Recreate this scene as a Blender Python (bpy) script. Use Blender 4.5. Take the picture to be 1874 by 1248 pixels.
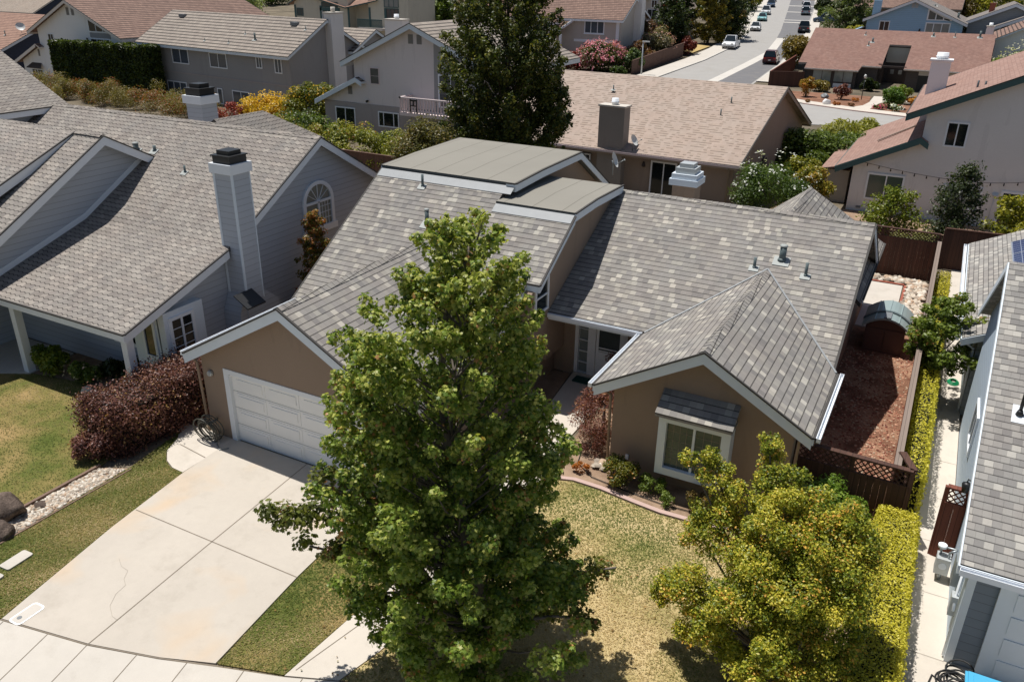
import bpy, math, random
import numpy as np
from mathutils import Vector, Matrix
for o in list(bpy.data.objects): bpy.data.objects.remove(o)
SC = bpy.context.scene; COL = SC.collection
# ---------------------------------------------------------------- camera
yaw, pit, rol = math.radians(27.80), math.radians(24.30), math.radians(0.843)
hd = Vector((-math.sin(yaw), math.cos(yaw), 0)); rt = Vector((math.cos(yaw), math.sin(yaw), 0)); zz = Vector((0, 0, 1))
fw = hd*math.cos(pit)-zz*math.sin(pit); up = zz*math.cos(pit)+hd*math.sin(pit)
r2 = rt*math.cos(rol)+up*math.sin(rol); u2 = -rt*math.sin(rol)+up*math.cos(rol)
cd = bpy.data.cameras.new("camera"); cam = bpy.data.objects.new("camera", cd); COL.objects.link(cam)
cam.matrix_world = Matrix(((r2.x, u2.x, -fw.x, 0), (r2.y, u2.y, -fw.y, 0), (r2.z, u2.z, -fw.z, 12.2), (0, 0, 0, 1)))
cd.sensor_width = 36; cd.lens = 1493.8/1874*36; cd.clip_end = 3000; cd.clip_start = .1
SC.camera = cam
# ---------------------------------------------------------------- light
SUN = Vector((.31, -.075, -1)).normalized()
el = math.asin(-SUN.z); az = math.atan2(-SUN.x, -SUN.y)
W = bpy.data.worlds.new("World"); SC.world = W; W.use_nodes = True
wn = W.node_tree; bg = wn.nodes["Background"]
sk = wn.nodes.new("ShaderNodeTexSky"); sk.sky_type = 'NISHITA'; sk.sun_disc = False
sk.sun_elevation = el; sk.sun_rotation = az; sk.air_density = 1; sk.dust_density = 1
wn.links.new(sk.outputs[0], bg.inputs[0]); bg.inputs[1].default_value = .06
sl = bpy.data.lights.new("sun", 'SUN'); sl.energy = 4.4; sl.angle = math.radians(.53); sl.color = (1, .965, .915)
so = bpy.data.objects.new("sun", sl); COL.objects.link(so); so.rotation_euler = SUN.to_track_quat('-Z', 'Y').to_euler()
so.location = (0, 0, 60)
SC.view_settings.view_transform = 'Standard'; SC.view_settings.look = 'None'
SC.view_settings.exposure = 0.2; SC.view_settings.gamma = 1
SC.render.engine = 'CYCLES'
SC.cycles.max_bounces = 6; SC.cycles.transparent_max_bounces = 4
# ---------------------------------------------------------------- helpers
ORG = {}
def hT(y): return .045*min(max(0, y-100), 130)
def tag(o, label=None, cat=None, group=None, kind=None):
    if label: o["label"] = label
    if cat: o["category"] = cat
    if group: o["group"] = group
    if kind: o["kind"] = kind
    return o
def thing(name, label, cat, loc, group=None, rz=0):
    o = bpy.data.objects.new(name, None); COL.objects.link(o); o.empty_display_size = .3
    o.location = loc; o.rotation_euler = (0, 0, rz); ORG[o.name] = Vector(loc)
    return tag(o, label, cat, group)
def link(me, name, mats, parent=None):
    o = bpy.data.objects.new(name, me); COL.objects.link(o)
    for m in mats: me.materials.append(m)
    if parent is not None:
        o.parent = parent; ORG[o.name] = ORG.get(parent.name, Vector())
    return o
def unit(v):
    v = Vector(v); return v.normalized()
class MB:
    def __init__(s): s.v = []; s.f = []; s.m = []; s.sm = []
    def face(s, pts, m=0):
        i = len(s.v); s.v += [tuple(p) for p in pts]; s.f.append(tuple(range(i, i+len(pts)))); s.m.append(m); s.sm.append(False); return s
    def prism(s, pts, vec, m=0, ms=None, cap=True):
        ms = m if ms is None else ms; vec = Vector(vec); a = [Vector(p) for p in pts]; b = [p+vec for p in a]
        n = Vector((0, 0, 0))
        for i in range(len(a)): n += a[i].cross(a[(i+1) % len(a)])
        if n.dot(vec) > 0: a.reverse(); b.reverse()
        if cap: s.face(a, m); s.face(b[::-1], m)
        k = len(a)
        for i in range(k):
            j = (i+1) % k; s.face([a[j], a[i], b[i], b[j]], ms)
        return s
    def box(s, a, b, m=0):
        x0, y0, z0 = a; x1, y1, z1 = b
        return s.prism([(x0, y0, z0), (x1, y0, z0), (x1, y1, z0), (x0, y1, z0)], (0, 0, z1-z0), m)
    def obox(s, c, u, n, w, d, h, m=0):   # c: centre of base, u: horizontal unit along w, n: along d
        c = Vector(c); u = Vector(u)*w/2; n = Vector(n)*d/2
        return s.prism([c-u-n, c+u-n, c+u+n, c-u+n], (0, 0, h), m)
    def slab(s, pts, t, m=0, ms=None):     # top polygon given; extruded down
        return s.prism(pts, (0, 0, -t), m, ms)
    def board(s, a, b, h, th, out, m=0):
        a = Vector(a); b = Vector(b); o = Vector(out).normalized()
        g = o*.003; return s.prism([a+g, b+g, b+g-Vector((0, 0, h)), a+g-Vector((0, 0, h))], o*th, m)
    def tube(s, path, r, m=0, seg=8, cap=True):
        P = [Vector(p) for p in path]; k = len(P); rr = r if isinstance(r, (list, tuple)) else [r]*k
        base = len(s.v); prev = None
        for i in range(k):
            t = (P[min(i+1, k-1)]-P[max(i-1, 0)]).normalized()
            if prev is None:
                x = t.orthogonal().normalized()
            else:
                x = (prev-t*prev.dot(t)); x = x.normalized() if x.length > 1e-6 else t.orthogonal().normalized()
            prev = x; y = t.cross(x)
            for j in range(seg):
                a = 2*math.pi*j/seg; s.v.append(tuple(P[i]+(x*math.cos(a)+y*math.sin(a))*rr[i]))
        for i in range(k-1):
            for j in range(seg):
                j2 = (j+1) % seg
                s.f.append((base+i*seg+j, base+i*seg+j2, base+(i+1)*seg+j2, base+(i+1)*seg+j)); s.m.append(m); s.sm.append(True)
        if cap:
            s.f.append(tuple(base+j for j in range(seg))[::-1]); s.m.append(m); s.sm.append(False)
            s.f.append(tuple(base+(k-1)*seg+j for j in range(seg))); s.m.append(m); s.sm.append(False)
        return s
    def build(s, name, mats, parent=None):
        if not isinstance(mats, (list, tuple)): mats = [mats]
        org = ORG.get(parent.name, Vector()) if parent is not None else Vector()
        me = bpy.data.meshes.new(name)
        V = np.array(s.v, float)
        me.from_pydata([tuple(p) for p in (V-np.array(org))], [], s.f); me.update()
        nl = len(me.loops); uv = np.zeros((nl, 2)); li = 0
        for p in me.polygons:
            n = p.normal
            if abs(n.z) > .999: h = Vector((1, 0, 0)); w = Vector((0, 1, 0))
            else:
                h = zz.cross(n).normalized(); w = n.cross(h)
            for k in p.loop_indices:
                q = V[me.loops[k].vertex_index]; uv[k] = (q[0]*h.x+q[1]*h.y+q[2]*h.z, q[0]*w.x+q[1]*w.y+q[2]*w.z)
        ul = me.uv_layers.new(name="UVMap"); ul.data.foreach_set("uv", uv.ravel())
        me.polygons.foreach_set("material_index", s.m); me.polygons.foreach_set("use_smooth", s.sm)
        return link(me, name, mats, parent)
# ---------------------------------------------------------------- node helper
def lin(*c):   # 8 bit sRGB -> linear
    return tuple((x/255/12.92 if x/255 <= .04045 else ((x/255+.055)/1.055)**2.4) for x in c)+(1,)
class G:
    def __init__(s, name):
        s.mat = bpy.data.materials.new(name); s.mat.use_nodes = True; s.nt = s.mat.node_tree; s.b = s.nt.nodes["Principled BSDF"]
        s.b.inputs["Roughness"].default_value = .8
    def n(s, t): return s.nt.nodes.new("ShaderNode"+t)
    def l(s, a, b): s.nt.links.new(a, b)
    def put(s, sock, v):
        if isinstance(v, bpy.types.NodeSocket): s.l(v, sock)
        elif v is not None: sock.default_value = v
    def math(s, op, a, b=None, c=None):
        k = s.n("Math"); k.operation = op
        for i, v in enumerate((a, b, c)): s.put(k.inputs[i], v)
        return k.outputs[0]
    def uv(s):
        t = s.n("UVMap"); x = s.n("SeparateXYZ"); s.l(t.outputs[0], x.inputs[0]); return x.outputs[0], x.outputs[1], t.outputs[0]
    def pos(s):
        g = s.n("NewGeometry"); return g.outputs["Position"]
    def comb(s, x, y, z=0.0):
        k = s.n("CombineXYZ"); s.put(k.inputs[0], x); s.put(k.inputs[1], y); s.put(k.inputs[2], z); return k.outputs[0]
    def noise(s, vec, scale, det=3, rough=.55, dist=0):
        k = s.n("TexNoise"); s.put(k.inputs["Vector"], vec); k.inputs["Scale"].default_value = scale; k.inputs["Detail"].default_value = det
        k.inputs["Roughness"].default_value = rough; k.inputs["Distortion"].default_value = dist; return k.outputs[0]
    def voro(s, vec, scale, feat='F1', out=0):
        k = s.n("TexVoronoi"); k.feature = feat; s.put(k.inputs["Vector"], vec); k.inputs["Scale"].default_value = scale; return k.outputs[out]
    def white(s, vec):
        k = s.n("TexWhiteNoise"); k.noise_dimensions = '3D'; s.put(k.inputs["Vector"], vec); return k.outputs[0]
    def ramp(s, fac, stops, interp='LINEAR'):
        k = s.n("ValToRGB"); r = k.color_ramp; r.interpolation = interp
        while len(r.elements) < len(stops): r.elements.new(.5)
        for e, (p, c) in zip(r.elements, stops): e.position = p; e.color = c if len(c) == 4 else tuple(c)+(1,)
        s.put(k.inputs[0], fac); return k.outputs[0]
    def mix(s, fac, a, b, mode='MIX'):
        k = s.n("MixRGB"); k.blend_type = mode; s.put(k.inputs[0], fac); s.put(k.inputs[1], a); s.put(k.inputs[2], b); return k.outputs[0]
    def grey(s, v): return s.comb(v, v, v)
    def col(s, c): s.put(s.b.inputs["Base Color"], c); return s
    def rough(s, r): s.put(s.b.inputs["Roughness"], r); return s
    def bump(s, h, st=.3, d=.02):
        k = s.n("Bump"); k.inputs["Strength"].default_value = st; k.inputs["Distance"].default_value = d; s.put(k.inputs["Height"], h); s.l(k.outputs[0], s.b.inputs["Normal"]); return s
def var(g, base, vec, sc, amt, det=4):   # multiply a colour by soft noise
    k = g.noise(vec, sc, det); f = g.math('MULTIPLY_ADD', k, 2*amt, 1-amt)
    return g.mix(1.0, base, g.grey(f), 'MULTIPLY')
M = {}
def m_plain(n, c, r=.6, nv=.05, sc=3.0, metal=0, bump=0):
    g = G(n); g.col(var(g, c, g.pos(), sc, nv)); g.rough(r); g.b.inputs["Metallic"].default_value = metal
    if bump: g.bump(g.noise(g.pos(), 60, 3), bump, .01)
    M[n] = g.mat
def m_shingle(n, cols, h=.19, w=.3, wave=0.0, edge=.5, grain=.18, side=.75, weather=.12, dash=0):
    g = G(n); u, v, _ = g.uv()
    if wave:
        pp = g.math('PINGPONG', g.math('DIVIDE', u, .23), .5); st = g.math('SMOOTH_MAX', pp, .12, .1)
        v = g.math('MULTIPLY_ADD', pp, wave, v)
    vr = g.math('DIVIDE', v, h); row = g.math('FLOOR', vr); fv = g.math('FRACT', vr)
    ur = g.math('ADD', g.math('DIVIDE', u, w), g.math('MULTIPLY', g.white(g.comb(row, 3.7, 1.1)), 9.0))
    cl = g.math('FLOOR', ur); fu = g.math('FRACT', ur)
    rnd = g.white(g.comb(cl, row, 2.0))
    c = g.ramp(rnd, [(i/(len(cols)-1), k) for i, k in enumerate(cols)])
    c = var(g, c, g.pos(), .35, weather); c = g.mix(g.ramp(g.noise(g.pos(), .9, 3), [(.42, (0, 0, 0, 1)), (.58, (.5, .5, .5, 1))]), c, g.mix(1.0, c, (1.0, .95, .93, 1), 'MULTIPLY')); c = var(g, c, g.pos(), 45, grain, 2); c = var(g, c, g.comb(g.math('MULTIPLY', u, 2.2), g.math('MULTIPLY', v, .22), 0.0), 1.4, .11, 4)
    e = g.math('LESS_THAN', fv, .2 if dash else .15)  # dark butt edge low on each course, its shadow line painted into the colour
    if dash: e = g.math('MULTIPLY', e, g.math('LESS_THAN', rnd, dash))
    e2 = g.math('LESS_THAN', fu, .05)
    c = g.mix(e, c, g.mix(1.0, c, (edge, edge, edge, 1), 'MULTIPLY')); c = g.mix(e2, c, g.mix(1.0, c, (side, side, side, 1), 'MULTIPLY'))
    g.col(c); g.rough(.92); g.b.inputs["Specular IOR Level"].default_value = .2
    g.bump(g.math('ADD', g.math('MULTIPLY', fv, -1.0), g.math('MULTIPLY', rnd, .3)), .5, .02)
    M[n] = g.mat
def m_tile(n, c1, c2, h=.36, w=.32, edge=.35):
    g = G(n); u, v, _ = g.uv(); vr = g.math('DIVIDE', v, h); row = g.math('FLOOR', vr); fv = g.math('FRACT', vr)
    ur = g.math('ADD', g.math('DIVIDE', u, w), g.math('MULTIPLY', g.math('MODULO', row, 2), .5)); cl = g.math('FLOOR', ur); fu = g.math('FRACT', ur)
    rnd = g.white(g.comb(cl, row, 5.0)); c = g.mix(rnd, c1, c2); c = var(g, c, g.pos(), .3, .15); c = var(g, c, g.pos(), 20, .12, 2)
    e = g.math('LESS_THAN', fv, .3); c = g.mix(e, c, g.mix(1.0, c, (edge, edge, edge, 1), 'MULTIPLY'))  # dark lower lip of each tile row, with the overlap shadow painted in
    e2 = g.math('LESS_THAN', fu, .1); c = g.mix(e2, c, g.mix(1.0, c, (.7, .7, .7, 1), 'MULTIPLY'))
    g.col(c); g.rough(.9); g.bump(g.math('SUBTRACT', g.math('ABSOLUTE', g.math('SUBTRACT', fu, .5)), fv), .5, .05); M[n] = g.mat
def m_stucco(n, c, amt=.09, bump=.35):
    g = G(n); k = var(g, c, g.pos(), .5, amt); k = var(g, k, g.pos(), 14, .05, 3); 
    p = g.n("SeparateXYZ"); g.l(g.pos(), p.inputs[0])
    st = g.noise(g.comb(g.math('MULTIPLY', p.outputs[0], 1.6), g.math('MULTIPLY', p.outputs[1], 1.6), g.math('MULTIPLY', p.outputs[2], .25)), 1.3, 4)
    k = g.mix(g.math('MULTIPLY', g.math('GREATER_THAN', st, .6), .06), k, (.05, .045, .04, 1))
    g.col(k); g.rough(.95); g.b.inputs["Specular IOR Level"].default_value = .2; g.bump(g.noise(g.pos(), 35, 4, .7), bump, .012); M[n] = g.mat
def m_siding(n, c, h=.2):
    g = G(n); u, v, _ = g.uv(); vr = g.math('DIVIDE', v, h); row = g.math('FLOOR', vr); fv = g.math('FRACT', vr)
    k = var(g, c, g.comb(g.math('MULTIPLY', u, .4), g.math('MULTIPLY', row, 7.1), 0.0), .9, .06); k = var(g, k, g.pos(), .4, .06)
    e = g.math('LESS_THAN', fv, .07); k = g.mix(e, k, g.mix(1.0, k, (.66, .66, .66, 1), 'MULTIPLY'))
    g.col(k); g.rough(.65); g.bump(g.math('MULTIPLY', fv, -1.0), .6, .02); M[n] = g.mat
def m_wood(n, c1, c2, w=.14, rough=.85):   # vertical planks
    g = G(n); u, v, _ = g.uv(); ur = g.math('DIVIDE', u, w); cl = g.math('FLOOR', ur); fu = g.math('FRACT', ur)
    rnd = g.white(g.comb(cl, 2.0, 4.0)); gr = g.noise(g.comb(g.math('MULTIPLY', u, 30.0), g.math('MULTIPLY', v, 1.2), rnd), 1.5, 4)
    c = g.mix(g.math('MULTIPLY_ADD', gr, .6, g.math('MULTIPLY', rnd, .4)), c1, c2)
    e = g.math('LESS_THAN', fu, .07); c = g.mix(e, c, g.mix(1.0, c, (.35, .35, .35, 1), 'MULTIPLY'))
    g.col(c); g.rough(rough); g.bump(gr, .2, .01); M[n] = g.mat
def m_concrete(n, c, stain=None, sc=.6, amt=.1):
    g = G(n); k = var(g, c, g.pos(), sc, amt, 6); k = var(g, k, g.pos(), 5, .05, 5); k = var(g, k, g.pos(), 70, .07, 2)
    if stain is not None:
        f = g.ramp(g.noise(g.pos(), .55, 3, .5, .6), [(.56, (0, 0, 0, 1)), (.75, (1, 1, 1, 1))]); k = g.mix(g.math('MULTIPLY', f, .45), k, stain)
    d = g.ramp(g.noise(g.pos(), .9, 7, .72), [(.52, (0, 0, 0, 1)), (.7, (1, 1, 1, 1))]); k = g.mix(g.math('MULTIPLY', d, .3), k, lin(150, 140, 125))
    g.col(k); g.rough(.9); g.bump(g.noise(g.pos(), 90, 3), .12, .006); M[n] = g.mat
def m_patch(n, stops, sc, det=5, fine=30, famt=.25, bump=.5, dist=.02, r=.95):
    g = G(n); f = g.math('MULTIPLY_ADD', g.noise(g.pos(), fine, 3), .25, g.math('MULTIPLY', g.noise(g.pos(), sc, det, .6), .8)); c = g.ramp(f, stops)
    c = var(g, c, g.pos(), fine*2, famt, 2); g.col(c); g.rough(r); g.b.inputs["Specular IOR Level"].default_value = .15
    g.bump(g.noise(g.pos(), fine*1.6, 4, .7), bump, dist); M[n] = g.mat
def m_glass(n, c, r=.06, curtain=None):
    g = G(n); 
    if curtain:
        u, v, _ = g.uv(); f = g.math('PINGPONG', g.math('MULTIPLY', u, 14.0), .5); k = g.mix(f, c, curtain); k = var(g, k, g.pos(), 1.2, .3)
    else: k = var(g, c, g.pos(), 1.0, .35)
    g.col(k); g.rough(r); g.b.inputs["Specular IOR Level"].default_value = .55; M[n] = g.mat
def m_leaf(n, trans=.3, rough=.5, gain=1.6):
    g = G(n); a = g.n("Attribute"); a.attribute_name = "Col"; g.col(a.outputs["Color"]); g.rough(rough); g.b.inputs["Specular IOR Level"].default_value = .3
    t = g.n("BsdfTranslucent"); g.put(t.inputs[0], g.mix(1.0, a.outputs["Color"], (gain, gain*1.05, gain*.5, 1), 'MULTIPLY'))
    mx = g.n("MixShader"); mx.inputs[0].default_value = trans; g.l(g.b.outputs[0], mx.inputs[1]); g.l(t.outputs[0], mx.inputs[2])
    g.l(mx.outputs[0], g.nt.nodes["Material Output"].inputs[0]); M[n] = g.mat
# ---------------------------------------------------------------- materials
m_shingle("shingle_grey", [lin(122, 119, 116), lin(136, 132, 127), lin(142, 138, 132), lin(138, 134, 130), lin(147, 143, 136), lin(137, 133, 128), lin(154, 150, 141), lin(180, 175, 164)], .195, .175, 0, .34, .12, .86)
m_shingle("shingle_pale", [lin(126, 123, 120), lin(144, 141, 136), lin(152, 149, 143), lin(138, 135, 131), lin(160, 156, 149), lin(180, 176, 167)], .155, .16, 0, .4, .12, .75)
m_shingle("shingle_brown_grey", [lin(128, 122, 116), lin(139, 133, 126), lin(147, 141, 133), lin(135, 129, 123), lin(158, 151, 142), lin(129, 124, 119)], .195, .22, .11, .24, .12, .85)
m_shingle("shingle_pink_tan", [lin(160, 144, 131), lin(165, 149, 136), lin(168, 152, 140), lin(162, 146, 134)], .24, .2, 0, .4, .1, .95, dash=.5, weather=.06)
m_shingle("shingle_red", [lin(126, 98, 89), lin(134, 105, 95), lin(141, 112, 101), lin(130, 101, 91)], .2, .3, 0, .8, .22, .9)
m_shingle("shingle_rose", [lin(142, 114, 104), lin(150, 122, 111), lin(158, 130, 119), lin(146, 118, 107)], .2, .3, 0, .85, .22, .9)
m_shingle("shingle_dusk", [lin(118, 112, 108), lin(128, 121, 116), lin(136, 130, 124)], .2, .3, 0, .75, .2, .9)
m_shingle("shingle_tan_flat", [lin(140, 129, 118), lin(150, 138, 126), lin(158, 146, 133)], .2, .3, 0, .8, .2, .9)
m_tile("tile_tan", lin(140, 129, 119), lin(156, 145, 133), .46, .33, .2)
m_tile("tile_brown", lin(122, 96, 84), lin(142, 114, 100), .42, .33, .22)
m_tile("tile_red", lin(140, 108, 92), lin(158, 124, 106), .42, .33, .42)
m_stucco("stucco_taupe", lin(152, 133, 116)); m_stucco("stucco_dark_taupe", lin(128, 110, 94))
m_stucco("stucco_tan", lin(156, 141, 128)); m_stucco("stucco_white", lin(238, 236, 233), .04); m_stucco("stucco_pink", lin(222, 213, 210), .05)
m_stucco("stucco_grey", lin(156, 154, 153)); m_stucco("stucco_pale", lin(222, 219, 217), .06); m_stucco("stucco_cream", lin(206, 199, 182))
m_stucco("stucco_chimney", lin(150, 143, 135), .12, .9); m_stucco("stucco_mauve", lin(166, 158, 155)); m_stucco("stucco_greige", lin(190, 182, 173))
m_stucco("plaster_white", lin(226, 228, 230), .08, .9)
m_siding("siding_blue_grey", lin(178, 183, 190), .2); m_siding("siding_light_blue", lin(178, 192, 204), .2); m_siding("siding_slate", lin(118, 128, 138), .2)
m_siding("siding_blue", lin(150, 184, 210), .25); m_siding("siding_navy", lin(44, 54, 74), .25); m_siding("siding_grey", lin(140, 145, 148), .25)
m_siding("siding_brown", lin(70, 62, 58), .3)
m_plain("trim_white", lin(230, 234, 238), .5); m_plain("trim_blue_white", lin(218, 227, 234), .5); m_plain("trim_cream", lin(224, 214, 204), .6)
m_plain("trim_green", lin(62, 92, 92), .6); m_plain("trim_brown", lin(66, 54, 48), .7); m_plain("trim_taupe", lin(150, 138, 126), .7)
m_plain("drip_edge", lin(66, 63, 60), .8); m_plain("trim_pink_white", lin(222, 206, 204), .6); m_plain("door_white", lin(240, 240, 238), .45, .02); m_plain("door_dark", lin(52, 36, 34), .4)
m_plain("black_metal", lin(30, 31, 33), .45); m_plain("dark_metal", lin(70, 76, 80), .45, .08, 6, .4); m_plain("pale_metal", lin(186, 190, 190), .45, .06, 4, .3)
m_plain("galvanised", lin(150, 156, 158), .4, .08, 5, .6); m_plain("steel_grey", lin(120, 124, 126), .5, .1)
m_plain("shed_roof", lin(156, 172, 170), .4, .06, 2, .2); m_plain("shed_roof_dark", lin(96, 108, 110), .4); m_plain("shed_wall", lin(98, 76, 66), .7)
m_plain("rubber_black", lin(28, 28, 28), .6); m_plain("hose_grey", lin(74, 74, 66), .5); m_plain("hose_green", lin(20, 140, 90), .45)
for _n, _c in (("mulch_a", (120, 66, 52)), ("mulch_b", (164, 108, 86)), ("mulch_c", (196, 150, 124))): m_plain(_n, lin(*_c), .95, .15, 12)
m_plain("bin_blue", lin(76, 168, 206), .45); m_plain("bin_blue_dark", lin(48, 126, 168), .45); m_plain("dish_white", lin(206, 206, 202), .5)
m_plain("cover_concrete", lin(196, 189, 178), .85); m_plain("brick_red", lin(150, 84, 66), .85, .15, 9); m_plain("kerb_pink", lin(186, 160, 150), .9, .1, 8)
m_plain("timber_edge", lin(120, 98, 84), .9, .15, 6); m_plain("bulb", lin(40, 36, 30), .2); m_plain("mat_teal", lin(20, 70, 64), .9)
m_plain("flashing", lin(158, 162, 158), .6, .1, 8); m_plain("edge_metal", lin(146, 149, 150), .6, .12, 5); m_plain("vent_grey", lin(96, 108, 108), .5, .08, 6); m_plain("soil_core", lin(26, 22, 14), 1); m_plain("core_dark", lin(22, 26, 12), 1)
m_plain("car_white", lin(226, 228, 230), .25, .01); m_plain("car_silver", lin(170, 174, 178), .25, .01, 3, .5); m_plain("car_teal", lin(150, 206, 210), .25, .01)
m_plain("car_blue", lin(46, 72, 104), .25, .01); m_plain("car_maroon", lin(96, 26, 30), .2, .01); m_plain("car_dark", lin(42, 46, 52), .2, .01); m_plain("car_slate", lin(66, 84, 104), .25, .01)
m_plain("car_glass", lin(30, 40, 46), .05, .01); m_plain("lamp_red", lin(170, 20, 16), .3); m_plain("lamp_clear", lin(220, 220, 210), .2); m_plain("plate", lin(210, 210, 205), .5)
m_wood("fence_dark", lin(58, 38, 30), lin(98, 66, 52)); m_wood("fence_red", lin(92, 48, 36), lin(132, 76, 58)); m_wood("fence_grey", lin(118, 104, 94), lin(150, 134, 122))
m_wood("fence_brown", lin(86, 62, 52), lin(112, 84, 70)); m_wood("bark", lin(92, 84, 76), lin(128, 118, 106), .05); m_wood("bark_dark", lin(56, 44, 36), lin(84, 68, 56), .05)
m_concrete("concrete_drive", lin(188, 179, 166), lin(204, 172, 132)); m_concrete("concrete_pale", lin(194, 187, 176)); m_concrete("concrete_walk", lin(200, 191, 178))
m_concrete("road_pale", lin(178, 174, 168)); m_concrete("asphalt_light", lin(158, 155, 150)); m_concrete("asphalt", lin(110, 109, 110)); m_concrete("seam_pale", lin(198, 193, 184))
m_plain("joint", lin(128, 117, 103), .95, .2, 5); m_plain("crack", lin(160, 151, 138), .95, .2, 5)
m_patch("lawn", [(.26, lin(98, 108, 54)), (.38, lin(130, 128, 76)), (.47, lin(168, 152, 104)), (.58, lin(188, 168, 124)), (.7, lin(198, 178, 136))], .55, 5, 30, .3)
m_patch("lawn_green", [(.30, lin(72, 86, 36)), (.45, lin(94, 100, 48)), (.56, lin(128, 116, 70)), (.66, lin(156, 132, 90))], .6, 5, 30, .3)
m_patch("soil", [(.35, lin(120, 98, 80)), (.6, lin(160, 136, 114))], 1.5, 5, 40, .25)
m_patch("mulch", [(.3, lin(94, 66, 52)), (.5, lin(134, 98, 78)), (.65, lin(176, 140, 114))], 1.2, 5, 26, .4, .8, .04)
m_patch("mulch_brown", [(.3, lin(104, 74, 58)), (.5, lin(128, 93, 74)), (.65, lin(146, 110, 90))], .7, 5, 16, .3)
m_patch("dry_ground", [(.35, lin(82, 76, 64)), (.5, lin(106, 97, 82)), (.65, lin(126, 115, 98))], .25, 5, 8, .3)
m_patch("dry_lawn", [(.3, lin(164, 142, 92)), (.6, lin(184, 160, 108))], .5, 4, 14, .2)
m_patch("membrane_base", [(.3, lin(136, 130, 116)), (.7, lin(152, 146, 132))], .4, 4, 40, .12, .1, .005)
m_patch("boulder", [(.3, lin(58, 50, 46)), (.5, lin(96, 84, 76)), (.7, lin(132, 116, 104))], 2.5, 6, 14, .3, .9, .05)
for i, c in enumerate([(196, 184, 166), (170, 158, 142), (212, 204, 190), (150, 138, 124), (184, 160, 136)]): m_plain("pebble_%s" % "abcde"[i], lin(*c), .85, .12, 12)
def m_membrane():
    g = G("membrane"); p = g.n("SeparateXYZ"); g.l(g.pos(), p.inputs[0])
    fu = g.math('FRACT', g.math('DIVIDE', p.outputs[0], 1.02)); k = var(g, lin(137, 133, 123), g.pos(), .5, .1, 5); k = var(g, k, g.pos(), 50, .08, 2)
    e = g.math('LESS_THAN', fu, .035); k = g.mix(e, k, lin(112, 108, 98)); g.col(k); g.rough(.9); g.bump(g.math('LESS_THAN', fu, .06), .4, .01); M["membrane"] = g.mat
m_membrane()
def m_solar():
    g = G("solar_cell"); u, v, _ = g.uv(); a = g.math('FRACT', g.math('DIVIDE', u, .26)); b = g.math('FRACT', g.math('DIVIDE', v, .26))
    e = g.math('MAXIMUM', g.math('LESS_THAN', a, .07), g.math('LESS_THAN', b, .07)); g.col(g.mix(e, lin(52, 60, 92), lin(150, 156, 172))); g.rough(.15); M["solar_cell"] = g.mat
m_solar()
m_glass("glass_dark", lin(26, 32, 34)); m_glass("glass_grey", lin(70, 78, 80)); m_glass("glass_green", lin(74, 86, 80), .1)
m_glass("glass_curtain", lin(62, 70, 80), .1, lin(120, 128, 138)); m_glass("glass_blind", lin(110, 116, 110), .1, lin(142, 148, 140)); m_glass("glass_pale", lin(132, 140, 138), .12)
m_leaf("leaf", .27, .42, 1.8); m_leaf("leaf_dull", .25, .65, 1.4); m_leaf("petal", .3, .7, 1.1)
# ---------------------------------------------------------------- building helpers
def build_split(mb, name, mat, parent, gap=.02):
    """one object per connected run of boards"""
    k = len(mb.f)//6; B = []
    for i in range(k):
        V = np.array([mb.v[j] for f in mb.f[i*6:i*6+6] for j in f]); B.append((V.min(0)-gap, V.max(0)+gap))
    g = list(range(k))
    def root(i):
        while g[i] != i: i = g[i]
        return i
    for i in range(k):
        for j in range(i):
            if (B[i][0] <= B[j][1]).all() and (B[j][0] <= B[i][1]).all(): g[root(i)] = root(j)
    for r in sorted(set(root(i) for i in range(k))):
        m = MB()
        for i in range(k):
            if root(i) == r:
                for f in mb.f[i*6:i*6+6]: m.face([mb.v[j] for j in f])
        m.build(name, M[mat], parent)

def window(root, o, u, n, w, h, st="glass_dark", frame="trim_white", fwid=.07, vs=(.5,), grid=None, sill=0, proud=.05, name="window"):
    """o: lower-left corner on the wall, u: horizontal unit vector, n: outward"""
    o = Vector(o); u = unit(u); n = unit(n); mb = MB()
    def bar(a0, a1, z0, z1, d):
        p = [o+u*a0+zz*z0, o+u*a1+zz*z0, o+u*a1+zz*z1, o+u*a0+zz*z1]; mb.prism([q+n*.002 for q in p], n*d, 0)
    bar(0, fwid, 0, h, proud); bar(w-fwid, w, 0, h, proud); bar(fwid, w-fwid, 0, fwid, proud); bar(fwid, w-fwid, h-fwid, h, proud)
    for f in vs:
        x = w*f; bar(x-fwid*.35, x+fwid*.35, fwid, h-fwid, proud*.8)
    if grid:
        for i in range(1, grid[0]): bar(fwid+(w-2*fwid)*i/grid[0]-.01, fwid+(w-2*fwid)*i/grid[0]+.01, fwid, h-fwid, proud*.5)
        for i in range(1, grid[1]): bar(fwid, w-fwid, fwid+(h-2*fwid)*i/grid[1]-.01, fwid+(h-2*fwid)*i/grid[1]+.01, proud*.45)
    fo = mb.build(name, M[frame], root)
    if sill:
        s = MB(); p = [o-u*.06, o+u*(w+.06), o+u*(w+.06)-zz*.08, o-u*.06-zz*.08]; s.prism([q+n*.002 for q in p], n*(proud+.06)); s.build("sill", M[frame], fo)
    pb = MB(); q = [o+u*fwid*.9+zz*fwid*.9, o+u*(w-fwid*.9)+zz*fwid*.9, o+u*(w-fwid*.9)+zz*(h-fwid*.9), o+u*fwid*.9+zz*(h-fwid*.9)]
    pb.prism([k+n*.001 for k in q], n*.012); pb.build("pane", M[st], fo)
    return fo
def lineup(pts): return [Vector(p) for p in pts]
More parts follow.
